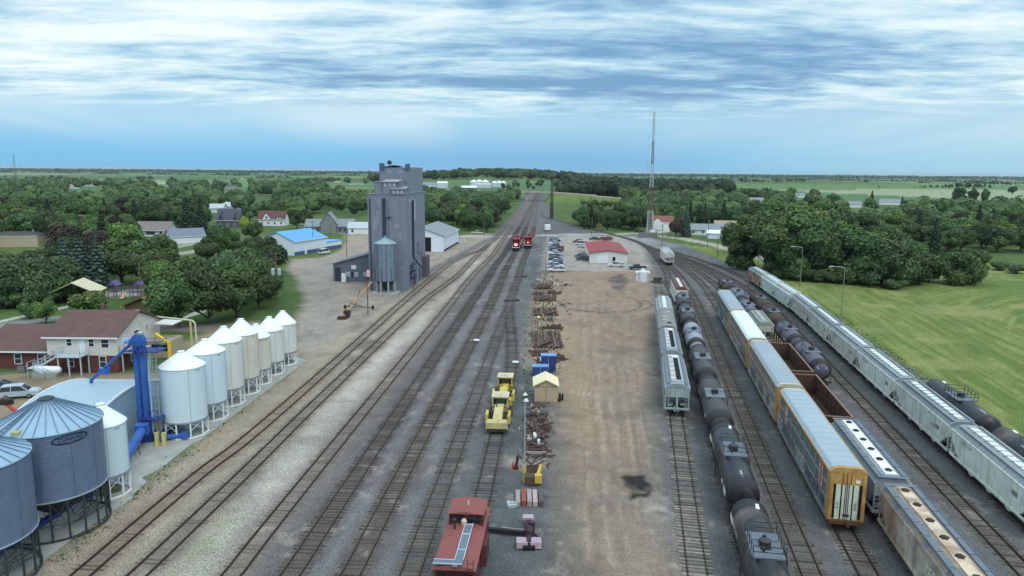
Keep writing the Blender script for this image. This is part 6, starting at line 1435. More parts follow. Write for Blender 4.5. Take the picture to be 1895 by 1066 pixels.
t = thing('loading_dock', 'tan block shed with a dark opening beside the office house', 'shed', (*gp(292, 662), 0)); MB().box(-2.6, 2.6, 0, 4, 0, 3.0).build('walls', M('dock_tan', lin(168, 158, 142), .8, .1, 1), t); MB().box(-.9, 2.0, -.05, 0, 1.2, 2.3).build('opening', m_dark, t)
ta = thing('tractor_attachment', 'red and black auger end lying behind the steel bins', 'auger', (*gp(20, 806), 2.6)); MB().tube((0, 0, 1.2), (2.4, -1.4, .4), .2, 8).build('auger_tube', M('red_paint', lin(186, 56, 44), .5, .12, 2), ta); MB().box(-.9, .5, -.3, .4, 1.2, 1.9).build('motor', m_iron, ta); MB().beam((1.2, -.7, -2.6), (1.2, -.7, .8), .12).build('support', m_iron, ta)
# ------------------------------------------------------------------ road vehicles
m_tyre = M('tyre', lin(30, 30, 32), .9, .1, 3); m_rim = M('wheel_rim', lin(150, 154, 160), .4, .1, 3, metal=.6); m_glass = M('car_glass', lin(28, 34, 42), .1, .1, 2, spec=.7)
m_lampr = M('tail_lamp', lin(150, 24, 28), .3); m_lampw = M('head_lamp', lin(214, 220, 226), .2)
SH = {  # side outline (y forward, z), glass outline
 'sedan': ([(-2.3,.35),(-2.32,.85),(-2.1,.98),(-1.35,1.02),(1.0,.98),(2.1,.84),(2.3,.66),(2.3,.35)], [(-1.75,.98),(-1.05,1.42),(.25,1.45),(1.15,.97)], 1.8),
 'suv': ([(-2.35,.4),(-2.4,.9),(-2.3,1.1),(-1.2,1.12),(1.05,1.1),(2.2,.98),(2.4,.75),(2.4,.4)], [(-2.2,1.1),(-1.95,1.7),(-.2,1.78),(.45,1.72),(1.25,1.1)], 1.92),
 'pickup': ([(-2.85,.5),(-2.85,1.08),(-.75,1.1),(1.3,1.12),(2.6,1.02),(2.8,.8),(2.8,.5)], [(-.75,1.1),(-.6,1.78),(.75,1.8),(1.45,1.12)], 1.95),
 'van': ([(-2.6,.4),(-2.65,1.1),(-1.2,1.15),(1.6,1.15),(2.5,.95),(2.6,.7),(2.6,.4)], [(-2.6,1.14),(-2.45,2.0),(1.0,2.05),(1.9,1.15)], 1.95)}
def vehicle(kind, color, label, c, rz, group=None, roof=None):
    body, gl, w = SH[kind]; root = thing({'sedan': 'parked_car', 'suv': 'parked_suv', 'pickup': 'pickup_truck', 'van': 'parked_van'}[kind], label, {'sedan': 'car', 'suv': 'suv', 'pickup': 'pickup', 'van': 'van'}[kind], (*c, 0), rz, group)
    pm = M('car_' + '_'.join(map(str, color)), lin(*color), .32, .04, 1, spec=.6); x = w/2
    b = MB(); n = len(body)
    vs = []
    for s, k in ((-1, .93), (-1, 1), (1, 1), (1, .93)):
        vs += [(s*x*(k if k < 1 else 1), y*(.99 if k < 1 else 1), (z if i not in (0, n-1) else z)) for i, (y, z) in enumerate(body)]
    b.prism(body, -x, x, 'x')
    top = [(y*.96 + .02, z - (.0 if i in (0, len(gl)-1) else .0)) for i, (y, z) in enumerate(gl)]
    m_ = len(gl); V = []
    for s in (-1, 1):
        for i, (y, z) in enumerate(gl): V.append((s*(x-.06 if i in (0, m_-1) else x-.24), y, z))
    rf = [m_*0 + i for i in range(m_)]
    g = MB(); g.add(V, [(i, i+1, m_+i+1, m_+i) for i in range(m_-1)] + [tuple(range(m_)), tuple(range(2*m_-1, m_-1, -1))])
    bo = b.build('body', pm, root, sm=25); g.build('window_glass', m_glass, root, sm=25)
    r = MB(); mid = [i for i in range(1, m_-1)]
    if len(mid) >= 2:
        y0, y1 = gl[1], gl[m_-2]
        for (a, za), (c2, zc) in zip(gl[1:m_-1], gl[2:m_-1]): r.prism([(a-.08, za+.005), (c2+.08, zc+.005), (c2+.06, zc+.06), (a-.06, za+.06)], -x+.2, x-.2, 'x')
        for s in (-1, 1):
            xs = s*(x-.15)
            for i, (ya, za) in enumerate(((gl[0]), (gl[m_-1]))):
                yb, zb = gl[1] if i == 0 else gl[m_-2]; r.beam((s*(x-.05), ya, za), (s*(x-.22), yb, zb+.02), .1)
            yc = (gl[1][0]+gl[m_-2][0])/2; r.beam((s*(x-.05), yc, gl[0][1]), (s*(x-.22), yc, gl[1][1]+.02), .09)
    r.build('roof_panel', roof or pm, root, sm=25)
    if kind == 'pickup': MB().box(-x+.12, x-.12, -2.75, -.85, .75, 1.105).build('cargo_bed', m_tyre, root)
    wb = 1.38 if kind != 'pickup' else 1.75
    for sx in (-1, 1):
        for sy in (-1, 1):
            q = MB().lathe([(.001, -.11), (.3, -.11), (.35, -.07), (.35, .07), (.3, .11), (.001, .11)], 16, (sx*(x-.1), sy*wb, .35), 'x').build('wheel', m_tyre, root)
            MB().lathe([(.001, -.125), (.2, -.125), (.2, .125), (.001, .125)], 12, (sx*(x-.1), sy*wb, .35), 'x').build('rim', m_rim, q)
        yb, yf = body[1][0], body[-2][0]
        MB().box(sx*(x-.25)-.2, sx*(x-.25)+.2, yf-.06, yf+.03, .62, .78).build('headlight', m_lampw, root); MB().box(sx*(x-.2)-.16, sx*(x-.2)+.16, yb-.03, yb+.06, .75, 1.0).build('tail_light', m_lampr, root)
    return root
vehicle('suv', (170, 180, 192), 'silver SUV parked on the gravel in front of the brick wing', gp(37, 735), R(-72))
vehicle('sedan', (52, 58, 70), 'dark car mostly cut off by the view beside the silver SUV', (gp(37, 735)[0]-4.6, gp(37, 735)[1]+2.8), R(-72))
cols = [((188,196,206),'silver'), ((60,78,128),'blue'), ((52,56,84),'navy'), ((204,208,216),'white'), ((60,62,68),'charcoal'), ((150,166,190),'pale blue'), ((44,46,56),'black'), ((214,216,220),'white'), ((84,90,132),'indigo'), ((120,128,144),'grey'), ((70,66,96),'dark violet'), ((184,192,208),'silver')]
kinds = ['pickup', 'suv', 'sedan', 'pickup', 'suv', 'van', 'sedan', 'pickup', 'suv', 'sedan', 'suv', 'pickup']
used = {}
ypix = [503, 499, 495.5, 492, 488.5, 485.5, 482.5, 479.5, 476.5, 473.8, 471.2, 468.6, 466.2, 463.8, 461.5, 459.2, 457, 455, 453, 451, 449, 447, 445.2, 443.5]
nth = ['nearest', 'second', 'third', 'fourth', 'fifth', 'sixth', 'seventh', 'eighth', 'ninth', 'tenth', 'eleventh', 'twelfth', 'thirteenth', 'fourteenth', 'fifteenth', 'sixteenth', 'seventeenth', 'eighteenth', 'nineteenth', 'twentieth', 'last but three', 'last but two', 'last but one', 'farthest']
for i, yp in enumerate(ypix):
    k = [7, 6, 3, 1, 11, 4, 8, 5, 2, 0, 3, 10, 1, 9, 6, 8, 11, 2, 7, 5, 1, 10, 3, 9][i]
    vehicle(kinds[k], cols[k][0], f'{cols[k][1]} {dict(sedan="car", suv="SUV", pickup="pickup", van="van")[kinds[k]]}, {nth[i]} from the sleeper piles in the row of parked vehicles', gp(1029 + rnd.uniform(-2, 2) - (i > 12)*2, yp), R(90 if rnd.random() < .6 else -90) + R(rnd.uniform(-6, 6)), 'vehicles parked in a row beside the yard office')
for kd, c, lab, p, a in (('pickup', (38, 42, 44), 'black pickup parked beside the white cylinder', (1179, 499), 95), ('pickup', (196, 198, 200), 'white pickup parked before the garage door of the yard office', (1140, 494), 88), ('suv', (46, 54, 54), 'dark SUV at the corner of the yard office', (1078, 482), 80), ('sedan', (92, 98, 98), 'grey car behind the dark SUV at the office corner', (1074, 476), 80),
    ('sedan', (204, 206, 206), 'white car parked beside the red office roof', (1077, 458), 40), ('van', (206, 206, 204), 'pale van next to the white car beside the red office roof', (1074, 454), 50), ('suv', (66, 70, 74), 'charcoal SUV beyond the white car', (1070, 450), 60), ('suv', (120, 48, 52), 'dark red SUV behind the yard office', (1124, 445), 80), ('sedan', (58, 54, 58), 'black car behind the yard office', (1115, 444), 80), ('sedan', (56, 58, 66), 'dark car at the pole behind the yard office', (1099, 444), 80),
    ('sedan', (40, 42, 44), 'dark car on the cross street near the radio mast', (1183, 430), 88), ('pickup', (200, 206, 210), 'white pickup waiting at the grade crossing by the trees', (883, 433), 80), ('van', (214, 216, 218), 'white van parked along the blue base of the hall', (600, 470), -20)):
    vehicle(kd, c, lab, gp(*p), R(a))
t = thing('orange_cart', 'rusty orange box cart parked beside the row of vehicles', 'cart', (*gp(1038, 464), 0)); MB().box(-1.2, 1.2, -.9, .9, .5, 1.9).build('box', M('cart_rust', lin(112, 62, 48), .8, .2, 2), t); MB().beam((-2.4, 0, .6), (-1.2, 0, .7), .1).build('tongue', M('sleeve_yellow', lin(206, 182, 70), .6), t)
for x in (-1.2, 1.2): MB().lathe([(.001, -.1), (.35, -.1), (.35, .1), (.001, .1)], 12, (x, 0, .35), 'x').build('wheel', m_tyre, t)
t = thing('box_trailer', 'white box trailer beside the main line beyond the crossing', 'trailer', (*gp(1013, 427), 0)); MB().box(-1.5, 1.5, -3, 3, .6, 3.2).build('box', m_white, t); MB().box(-1.52, -1.0, -2.9, -2.5, .6, .9).build('bumper', m_iron, t)
for x in (-1.3, 1.3): MB().lathe([(.001, -.12), (.42, -.12), (.42, .12), (.001, .12)], 12, (x, .4, .42), 'x').build('wheel', m_tyre, t)

# ------------------------------------------------------------------ yard clutter
t = thing('standing_tank', 'white upright tank with side domes beside the end of the stub siding', 'tank', (*gp(1189, 521), 0))
MB().lathe([(1.3, 0), (1.3, 2.9), (1.0, 3.3), (.55, 3.4), (.5, 3.9), (.001, 3.95)], 24).build('tank_shell', M('tank_pale', lin(206, 214, 222), .5, .05, 1), t)
for x in (-1.55, 1.6): MB().lathe([(.55, -.2), (.6, .25), (.3, .5), (.001, .55)], 14, (x, .3, 2.5)).build('side_dome', m_white, t); MB().beam((x, .3, 0), (x, .3, 2.4), .5 if x < 0 else .1).build('side_leg', m_white, t)
t = thing('bumping_post', 'rusty bumping post with a pile of ballast at the end of the stub siding', 'bumper', (*yard(1, 203), 0), RZ); MB().beam((-.75, 0, .1), (-.4, 1.8, 1.3), .18).beam((.75, 0, .1), (.4, 1.8, 1.3), .18).box(-1.2, 1.2, 1.6, 2.1, 1.0, 1.6).build('buffer', m_iron, t); MB().lathe([(2.4, 0), (1.7, .5), (.8, .9), (.001, 1.0)], 14, (0, 3.2, -.05)).build('ballast_heap', M('heap_dark', lin(74, 68, 64), .95, .3, 2, bump=.8, bs=5), t)
st_ = thing('storage_shed_small', 'beige storage shed with double doors and a cream gable roof beside the dirt lot', 'shed', (*gp(1010, 744), 0), -R(1)); st_.name = 'garden_shed'
bg = M('shed_beige', lin(188, 168, 140), .75, .08, 1, wave=('X', 4, .01, .06)); w = 1.55
MB().prism([(-w, 0), (-w, 2.35), (0, 3.1), (w, 2.35), (w, 0)], 0, 3.6, 'y').build('walls', bg, st_)
MB().prism([(-w-.25, 2.28), (0, 3.16), (w+.25, 2.28), (w+.25, 2.42), (0, 3.3), (-w-.25, 2.42)], -.35, 3.9, 'y').build('roof', M('shed_cream', lin(226, 214, 178), .8, .06, 1), st_)
for s in (-1, 1): MB().box(min(.03*s, s*1.15), max(.03*s, s*1.15), -.06, 0, .08, 2.15).build('door', M('shed_door', lin(178, 160, 136), .75, .06, 1), st_)
MB().box(-.02, .02, -.08, 0, .08, 2.15).box(-1.25, 1.25, -.075, 0, 2.15, 2.25).build('door_trim', M('trim_brown', lin(130, 112, 92), .8), st_)
t = thing('spare_wheel', 'pair of old wheels leaning on the beige shed', 'wheel', (*gp(1036, 742), 0)); MB().lathe([(.2, -.12), (.55, -.12), (.55, .12), (.2, .12), (.2, -.12)], 16, (0, 0, .55), 'x').lathe([(.2, -.1), (.45, -.1), (.45, .1), (.2, .1), (.2, -.1)], 16, (.4, .5, .45), 'x').build('tyre_ring', m_tyre, t)
for x, y, w_, d_, h_, lab, c in ((1015, 690, 2.3, 1.6, 2.7, 'tall blue steel container behind the beige shed', (40, 60, 116)), (1000, 697, 2.5, 1.6, 1.5, 'low blue steel box behind the beige shed', (48, 76, 136))):
    t = thing('blue_container', lab, 'container', (*gp(x, y), 0)); MB().box(-w_/2, w_/2, 0, d_, 0, h_).build('box', M('container_blue_%d' % x, lin(*c), .55, .12, 1, dirt=.2), t); MB().box(-w_/2-.06, w_/2+.06, -.06, d_+.06, h_, h_+.1).build('lid', M('lid_blue', lin(112, 150, 200), .5, .1, 1), t); MB().box(-.03, .03, -.05, 0, .1, h_-.1).build('seam_bar', m_galv, t)
# piles of old sleepers: each sleeper its own object
tie_m = [M('old_sleeper_%d' % i, lin(*c), .95, .25, 3, rv=.25) for i, c in enumerate(((96, 80, 72), (80, 68, 62), (110, 94, 84)))]
tie_proto = [MB().box(-.115, .115, -1.3, 1.3, -.09, .09).build('old_sleeper', m) for m in tie_m]
for p in tie_proto: bpy.data.objects.remove(p) if False else None
first = [True]*3
def sleeper(loc, rot, label, group, k, sc=1.):
    if first[k]: o = tie_proto[k]; first[k] = False
    else: o = tie_proto[k].copy(); COL.objects.link(o)
    o.location = loc; o.rotation_euler = rot; o.scale = (1, sc, 1); tag(o, label, 'sleeper', group)
for (x, y), nx, nl, ly, lab in (((1014, 643), 18, 2, 3, 'worn sleeper in the largest pile behind the blue containers'), ((1011, 584), 14, 2, 2, 'worn sleeper in the pile before the yellow-based lamp pole'), ((1010, 557), 14, 2, 2, 'worn sleeper in the third pile up the row'), ((1004, 535), 12, 2, 2, 'worn sleeper in the pile nearest the parked vehicles')):
    c = gp(x, y); W_ = {18: 5.2, 14: 5.0, 12: 4.6}[nx]
    for b in range(ly):
        for L_ in range(nl):
            for i in range(nx):
                if rnd.random() < .06: continue
                sleeper((c[0] - W_/2 + W_*i/(nx-1) + rnd.uniform(-.05, .05), c[1] + 4.3*b + rnd.uniform(-.5, .5) + 1.6, .1 + .2*L_ + rnd.uniform(0, .05)), (rnd.uniform(-.03, .03), 0, rnd.uniform(-.07, .07)), lab, 'old sleepers piled beside the dirt lot', rnd.randrange(3), rnd.uniform(1.35, 2.0))
    for i in range(4): sleeper((c[0] + rnd.uniform(-1, 1.6), c[1] + rnd.uniform(-.2, 1), .62 + .05*i), (0, .1, rnd.uniform(-.8, -.4)), lab, 'old sleepers piled beside the dirt lot', rnd.randrange(3), 1.3)
def junk(name, label, cat, p, fn, rz=0):
    t = thing(name, label, cat, (*gp(*p), 0), rz); fn(t); return t
m_scrap = M('scrap_iron', lin(84, 70, 64), .85, .3, 3); m_scrapg = M('scrap_grey', lin(148, 144, 142), .7, .25, 3)
def scrapbed(t):
    b = MB()
    for s in (-.95, .95): b.box(s-.12, s+.12, -.2, 7.4, .2, .5)
    b.build('side_rail', m_scrap, t)
    for i in range(9): MB().box(-1.15, 1.15, .1+.82*i, .3+.82*i, .3, .55).build('cross_bar', m_scrapg if i % 3 == 0 else m_scrap, t)
    w_ = MB()
    for i in range(34): x, y = rnd.uniform(-1.1, 1.1), rnd.uniform(1.5, 8.4); a = rnd.uniform(0, 3.1); l = rnd.uniform(.4, 1.2); w_.beam((x, y, rnd.uniform(.4, .8)), (x+l*math.cos(a), y+l*math.sin(a), rnd.uniform(.4, 1.0)), rnd.uniform(.1, .3))
    w_.build('loose_iron', m_scrap, t)
    MB().box(-.9, -.3, 3.4, 5.2, .56, .8).build('grey_plate', m_scrapg, t); MB().box(.3, .6, 2.6, 3.0, .56, .95).box(-.1, .25, 4.4, 5.4, .56, .9).build('pale_block', m_white, t)
junk('scrap_rack', 'ladder-like rack heaped with scrap iron beside the lamp pole', 'scrap rack', (991, 846), scrapbed)
def wheels(t):
    b = MB()
    for i in range(5): b.lathe([(.001, -.1), (.42, -.1), (.46, 0), (.42, .1), (.001, .1)], 14, (-1.4+.7*i, .3*(i % 2), .46), 'x')
    b.tube((-1.5, 0, .46), (1.5, 0, .46), .08, 8).build('iron_wheels', m_scrap, t)
junk('scrap_wheelsets', 'loose iron wheels lying before the beige shed', 'scrap iron', (992, 772), wheels)
def excav(t):
    y = M('bucket_yellow', lin(206, 176, 74), .6, .15, 2, dirt=.3); d = m_scrap
    MB().prism([(0, .1), (.9, .0), (1.2, .5), (.6, 1.2), (.1, .9)], -.7, .5, 'x').build('bucket', d, t)
    MB().prism([(1.6, .3), (2.6, .2), (2.7, 1.0), (1.9, 1.5)], -.5, .8, 'x').build('grapple', d, t); MB().beam((.5, -.1, .9), (.9, 1.2, 1.5), .3, .3).beam((.9, 1.2, 1.5), (1.0, 2.6, 1.1), .3, .3).box(.3, 1.0, -.2, .4, .4, 1.2).build('yellow_arm', y, t)
junk('machine_buckets', 'brown and yellow machine buckets beside the yellow-sleeved pole', 'machine parts', (984, 900), excav)
def beams(t):
    for i, (x, m, h) in enumerate(((-1.1, m_scrapg, .4), (-.55, M('beam_red', lin(140, 80, 68), .8, .2, 2), .55), (0, m_scrapg, .5), (.55, M('beam_pink', lin(176, 156, 156), .8, .2, 2), .45), (1.1, M('beam_dark', lin(86, 82, 84), .8, .2, 2), .6))): MB().box(x-.22, x+.22, rnd.uniform(-.5, 0), 2.4, 0, h).build('beam', m, t)
junk('steel_beams', 'short bundle of grey and red steel beams lying side by side', 'beams', (980, 934), beams)
def snow(t):
    pk = M('frog_mauve', lin(172, 152, 166), .6, .12, 2); dk = M('frog_dark', lin(66, 46, 58), .7, .2, 2)
    for s in (-1, 1): MB().prism([(0, .12), (1.2, .12), (1.25, .5), (.05, .62)], min(s*.12, s*1.05), max(s*.12, s*1.05), 'x').build('mauve_plate', pk, t)
    MB().box(-.2, .2, .1, 4.4, .25, .6).lathe([(.001, 0), (.42, 0), (.42, .7), (.2, .95), (.001, 1)], 12, (.05, 1.9, .2)).lathe([(.001, 0), (.3, 0), (.3, .8), (.001, .85)], 10, (.3, 3.0, .2)).build('drive_unit', dk, t)
    MB().beam((-.1, 2.2, .35), (-3.9, 3.0, .3), .34, .34).build('boom', M('boom_black', lin(40, 42, 46), .6, .15, 2), t); MB().beam((-.2, 2.45, .4), (-2.4, 2.9, .38), .1, .3).build('boom_edge', m_scrapg, t)
    MB().box(-.45, .5, 4.2, 4.9, .5, .75).build('mauve_head', pk, t); MB().beam((.2, 2.4, .4), (1.0, 1.6, .2), .14).build('strut', dk, t); MB().lathe([(.001, -.5), (.2, -.5), (.2, .5), (.001, .5)], 10, (0, .0, .22), 'x').build('roller', m_tyre, t)
junk('track_drill', 'mauve and black machine with a long black boom lying on dark gravel', 'machine', (979, 1018), snow)
def cone(t):
    MB().lathe([(.16, 0), (.03, .75), (.001, .75)], 12).box(-.25, .25, -.25, .25, 0, .04).build('cone', M('cone_red', lin(200, 60, 50), .6, .1, 2), t)
junk('traffic_cone', 'red traffic cone beside the pale patch of stone', 'cone', (949, 866), cone)
def stand(t): MB().beam((0, 0, 0), (.25, .3, 1.3), .22).box(-.2, .3, -.2, .2, 0, .3).build('lever', M('switch_dark', lin(70, 40, 40), .7), t)
junk('switch_stand', 'dark red switch stand next to the red cone', 'switch stand', (954, 868), stand)
def bag(t):
    b = MB(); 
    for i in range(16): a, r_ = rnd.uniform(0, 6.3), rnd.uniform(0, .55); b.box(r_*math.cos(a)-.14, r_*math.cos(a)+.14, r_*math.sin(a)-.14, r_*math.sin(a)+.14, 0, rnd.uniform(.15, .4))
    b.build('pale_rubble', M('rubble_pale', lin(168, 180, 180), .9, .2, 4), t)
o_ = junk('rubble_heap', 'small heap of pale broken stone on the dark gravel', 'rubble', (946, 936), bag)
def clutter(seed, n, m1, m2, sx, sy):
    def fn(t):
        r2 = random.Random(seed)
        for q, m in enumerate((m1, m2)):
            b = MB()
            for i in range(n):
                x, y = r2.uniform(-sx, sx), r2.uniform(0, sy); h = r2.uniform(.2, .9)
                if r2.random() < .5: b.box(x-.3, x+.3, y-.25, y+.25, 0, h)
                else: a = r2.uniform(0, 3); b.beam((x, y, h*.5), (x+math.cos(a), y+math.sin(a), h), .16)
            b.build('scrap_metal', m, t)
    return fn
junk('scrap_heap', 'heap of grey scrap metal between the sleepers and the blue containers', 'scrap heap', (1013, 676), clutter(1, 14, m_scrap, m_white, 1.9, 2.4))
junk('scrap_trailer', 'small trailer loaded with scrap before the second sleeper pile', 'trailer', (1016, 594), clutter(2, 10, m_scrap, m_scrapg, 1.3, 1.6))
junk('pallet_stack', 'pale pallets and barrels at the near end of the parked vehicles', 'pallets', (1038, 530), clutter(3, 14, M('pallet_pale', lin(186, 180, 170), .9, .2, 2), m_scrap, 2.4, 3.0))
junk('barrel_group', 'light grey drums and boxes between vehicles and sleepers', 'drums', (1008, 522), clutter(4, 12, m_scrapg, M('pallet_pale', lin(186, 180, 170), .9, .2, 2), 2.6, 2.6))
for x, y in ((948, 620), (882, 633)):
    junk('white_marker', 'small white tank lying between the rails' if x < 900 else 'pale stone marker beside the turnout', 'marker', (x if x < 900 else 954, y if x < 900 else 674), lambda t: MB().lathe([(.001, -.55), (.2, -.5), (.24, 0), (.2, .5), (.001, .55)], 12, (0, 0, .35), 'x').build('shell', m_white, t))
for x, y, lab in ((945, 557, 'switch motor at the turnout between the spur and the second locomotive track'), (961, 513, 'switch motor farther up the second locomotive track')):
    junk('switch_machine', lab, 'switch machine', (x, y), lambda t: MB().box(-1.6, 1.6, -.2, .2, 0, .25).box(1.2, 2.2, -.3, .3, 0, .45).box(-1.4, -.9, -1.2, 1.2, .05, .2).box(.9, 1.3, -1.2, 1.2, .05, .2).build('casing', m_iron, t))
junk('lamp_disc', 'small white lamp disc on a low stem beside the yellow machines', 'lamp', (972, 738), lambda t: (MB().tube((0, 0, 0), (0, 0, .5), .06, 6).build('stem', m_iron, t), MB().lathe([(.001, .5), (.36, .55), (.15, .85), (.001, .9)], 14).build('lamp_cap', m_white, t)))

def litter():
    r2 = random.Random(17); ms = [m_scrap, m_scrapg, M('litter_brown', lin(88, 72, 64), .95, .3, 3), M('litter_pale', lin(146, 140, 134), .9, .2, 3)]; mb = MB()
    for i in range(520):
        y = r2.choice((r2.uniform(505, 700), r2.uniform(505, 620), r2.uniform(745, 870))); cx_ = 1012 if y < 700 else 988; x = cx_ + r2.gauss(0, 17 if y < 700 else 13); X, Y = gp(x, y); a = r2.gauss(1.57, .5) if r2.random() < .6 else r2.uniform(0, 3.1); l = r2.uniform(.25, 1.3); h = r2.uniform(.04, .2)
        mb.beam((X, Y, h*.5), (X + l*math.cos(a), Y + l*math.sin(a), h*.5 + r2.uniform(0, .25)), r2.uniform(.05, .18), h, r2.choice((0, 0, 1, 2, 2, 2, 3)))
    o = mb.build('debris', ms, sm=0); tag(o, 'litter of old iron and broken timber strewn along the storage strip', 'debris', None, 'stuff')
litter()
for x, y, lab, sd_, a, b in ((998, 660, 'low heap of rusty rail ends beside the largest sleeper pile', 21, 1.2, 3.0), (1030, 668, 'heap of rusty plates on the lot side of the largest sleeper pile', 22, 1.2, 2.2), (1022, 610, 'heap of iron fittings in front of the second sleeper pile', 23, 1.8, 1.6), (996, 548, 'scrap heap beside the third sleeper pile', 24, 1.0, 3.0), (1026, 545, 'scrap heap on the lot side of the third sleeper pile', 25, 1.6, 2.4), (1003, 800, 'heap of rusty castings on the scrap rack side of the lot', 26, .7, 3.5)):
    junk('scrap_heap', lab, 'scrap heap', (x, y), clutter(sd_, 18, m_scrap, M('litter_brown', lin(88, 72, 64), .95, .3, 3), a, b))
# ------------------------------------------------------------------ trees
def leaf_mat(name, c1, c2, amt=.26):
    m = bpy.data.materials.new(name); m.use_nodes = True; nt = m.node_tree; N = nt.nodes; L = nt.links; b = N['Principled BSDF']
    b.inputs['Roughness'].default_value = .7; b.inputs['Specular IOR Level'].default_value = .15
    a = N.new('ShaderNodeAttribute'); a.attribute_name = 'tone'
    oi = N.new('ShaderNodeObjectInfo')
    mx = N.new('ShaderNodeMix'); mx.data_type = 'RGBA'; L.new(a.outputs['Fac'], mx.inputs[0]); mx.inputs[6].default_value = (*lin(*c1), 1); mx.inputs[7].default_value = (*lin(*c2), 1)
    mr = N.new('ShaderNodeMapRange'); L.new(oi.outputs['Random'], mr.inputs[0]); mr.inputs[3].default_value = 1-amt; mr.inputs[4].default_value = 1+amt
    s = N.new('ShaderNodeVectorMath'); s.operation = 'SCALE'; L.new(mx.outputs[2], s.inputs[0]); L.new(mr.outputs[0], s.inputs['Scale'])
    hs = N.new('ShaderNodeHueSaturation'); L.new(s.outputs[0], hs.inputs['Color']); m2 = N.new('ShaderNodeMath'); m2.operation = 'MULTIPLY_ADD'; L.new(oi.outputs['Random'], m2.inputs[0]); m2.inputs[1].default_value = .035; m2.inputs[2].default_value = .472; L.new(m2.outputs[0], hs.inputs['Hue'])
    L.new(hs.outputs[0], b.inputs['Base Color'])
    return m
LM = dict(dark=leaf_mat('foliage_dark', (44, 62, 44), (88, 112, 72)), mid=leaf_mat('foliage_mid', (50, 73, 46), (97, 124, 76)), light=leaf_mat('foliage_light', (64, 90, 50), (118, 145, 85)), blue=leaf_mat('foliage_blue', (44, 62, 58), (92, 114, 104)), spruce=leaf_mat('needles_dark', (30, 46, 34), (62, 82, 58)), lime=leaf_mat('foliage_lime', (112, 140, 40), (164, 190, 66)), maroon=leaf_mat('foliage_maroon', (44, 42, 38), (78, 70, 60)))
m_bark = M('bark', lin(84, 74, 64), .95, .25, 3)
def quads(P, Nn, S, T, rng):
    n = len(P); a = np.cross(Nn, rng.normal(size=(n, 3))); a /= np.linalg.norm(a, axis=1)[:, None] + 1e-9; b = np.cross(Nn, a)
    S = S[:, None]; asp = rng.uniform(.6, 1.0, (n, 1))
    V = np.stack([P - a*S - b*S*asp, P + a*S - b*S*asp*.6, P + a*S*.8 + b*S*asp, P - a*S*.9 + b*S*asp*.8], 1).reshape(-1, 3)
    return V, np.repeat(T, 4)
def ico(sub=1):
    t = (1+5**.5)/2; v = [Vector(p).normalized() for p in ((-1,t,0),(1,t,0),(-1,-t,0),(1,-t,0),(0,-1,t),(0,1,t),(0,-1,-t),(0,1,-t),(t,0,-1),(t,0,1),(-t,0,-1),(-t,0,1))]
    f = [(0,11,5),(0,5,1),(0,1,7),(0,7,10),(0,10,11),(1,5,9),(5,11,4),(11,10,2),(10,7,6),(7,1,8),(3,9,4),(3,4,2),(3,2,6),(3,6,8),(3,8,9),(4,9,5),(2,4,11),(6,2,10),(8,6,7),(9,8,1)]
    for _ in range(sub):
        c = {}; g = []
        def mid(a, b):
            k = (min(a, b), max(a, b))
            if k not in c: v.append(((v[a]+v[b])/2).normalized()); c[k] = len(v)-1
            return c[k]
        for a, b, d in f: x, y, z = mid(a, b), mid(b, d), mid(d, a); g += [(a,x,z),(b,y,x),(d,z,y),(x,y,z)]
        f = g
    return np.array([list(p) for p in v]), f
ICO = ico(1)
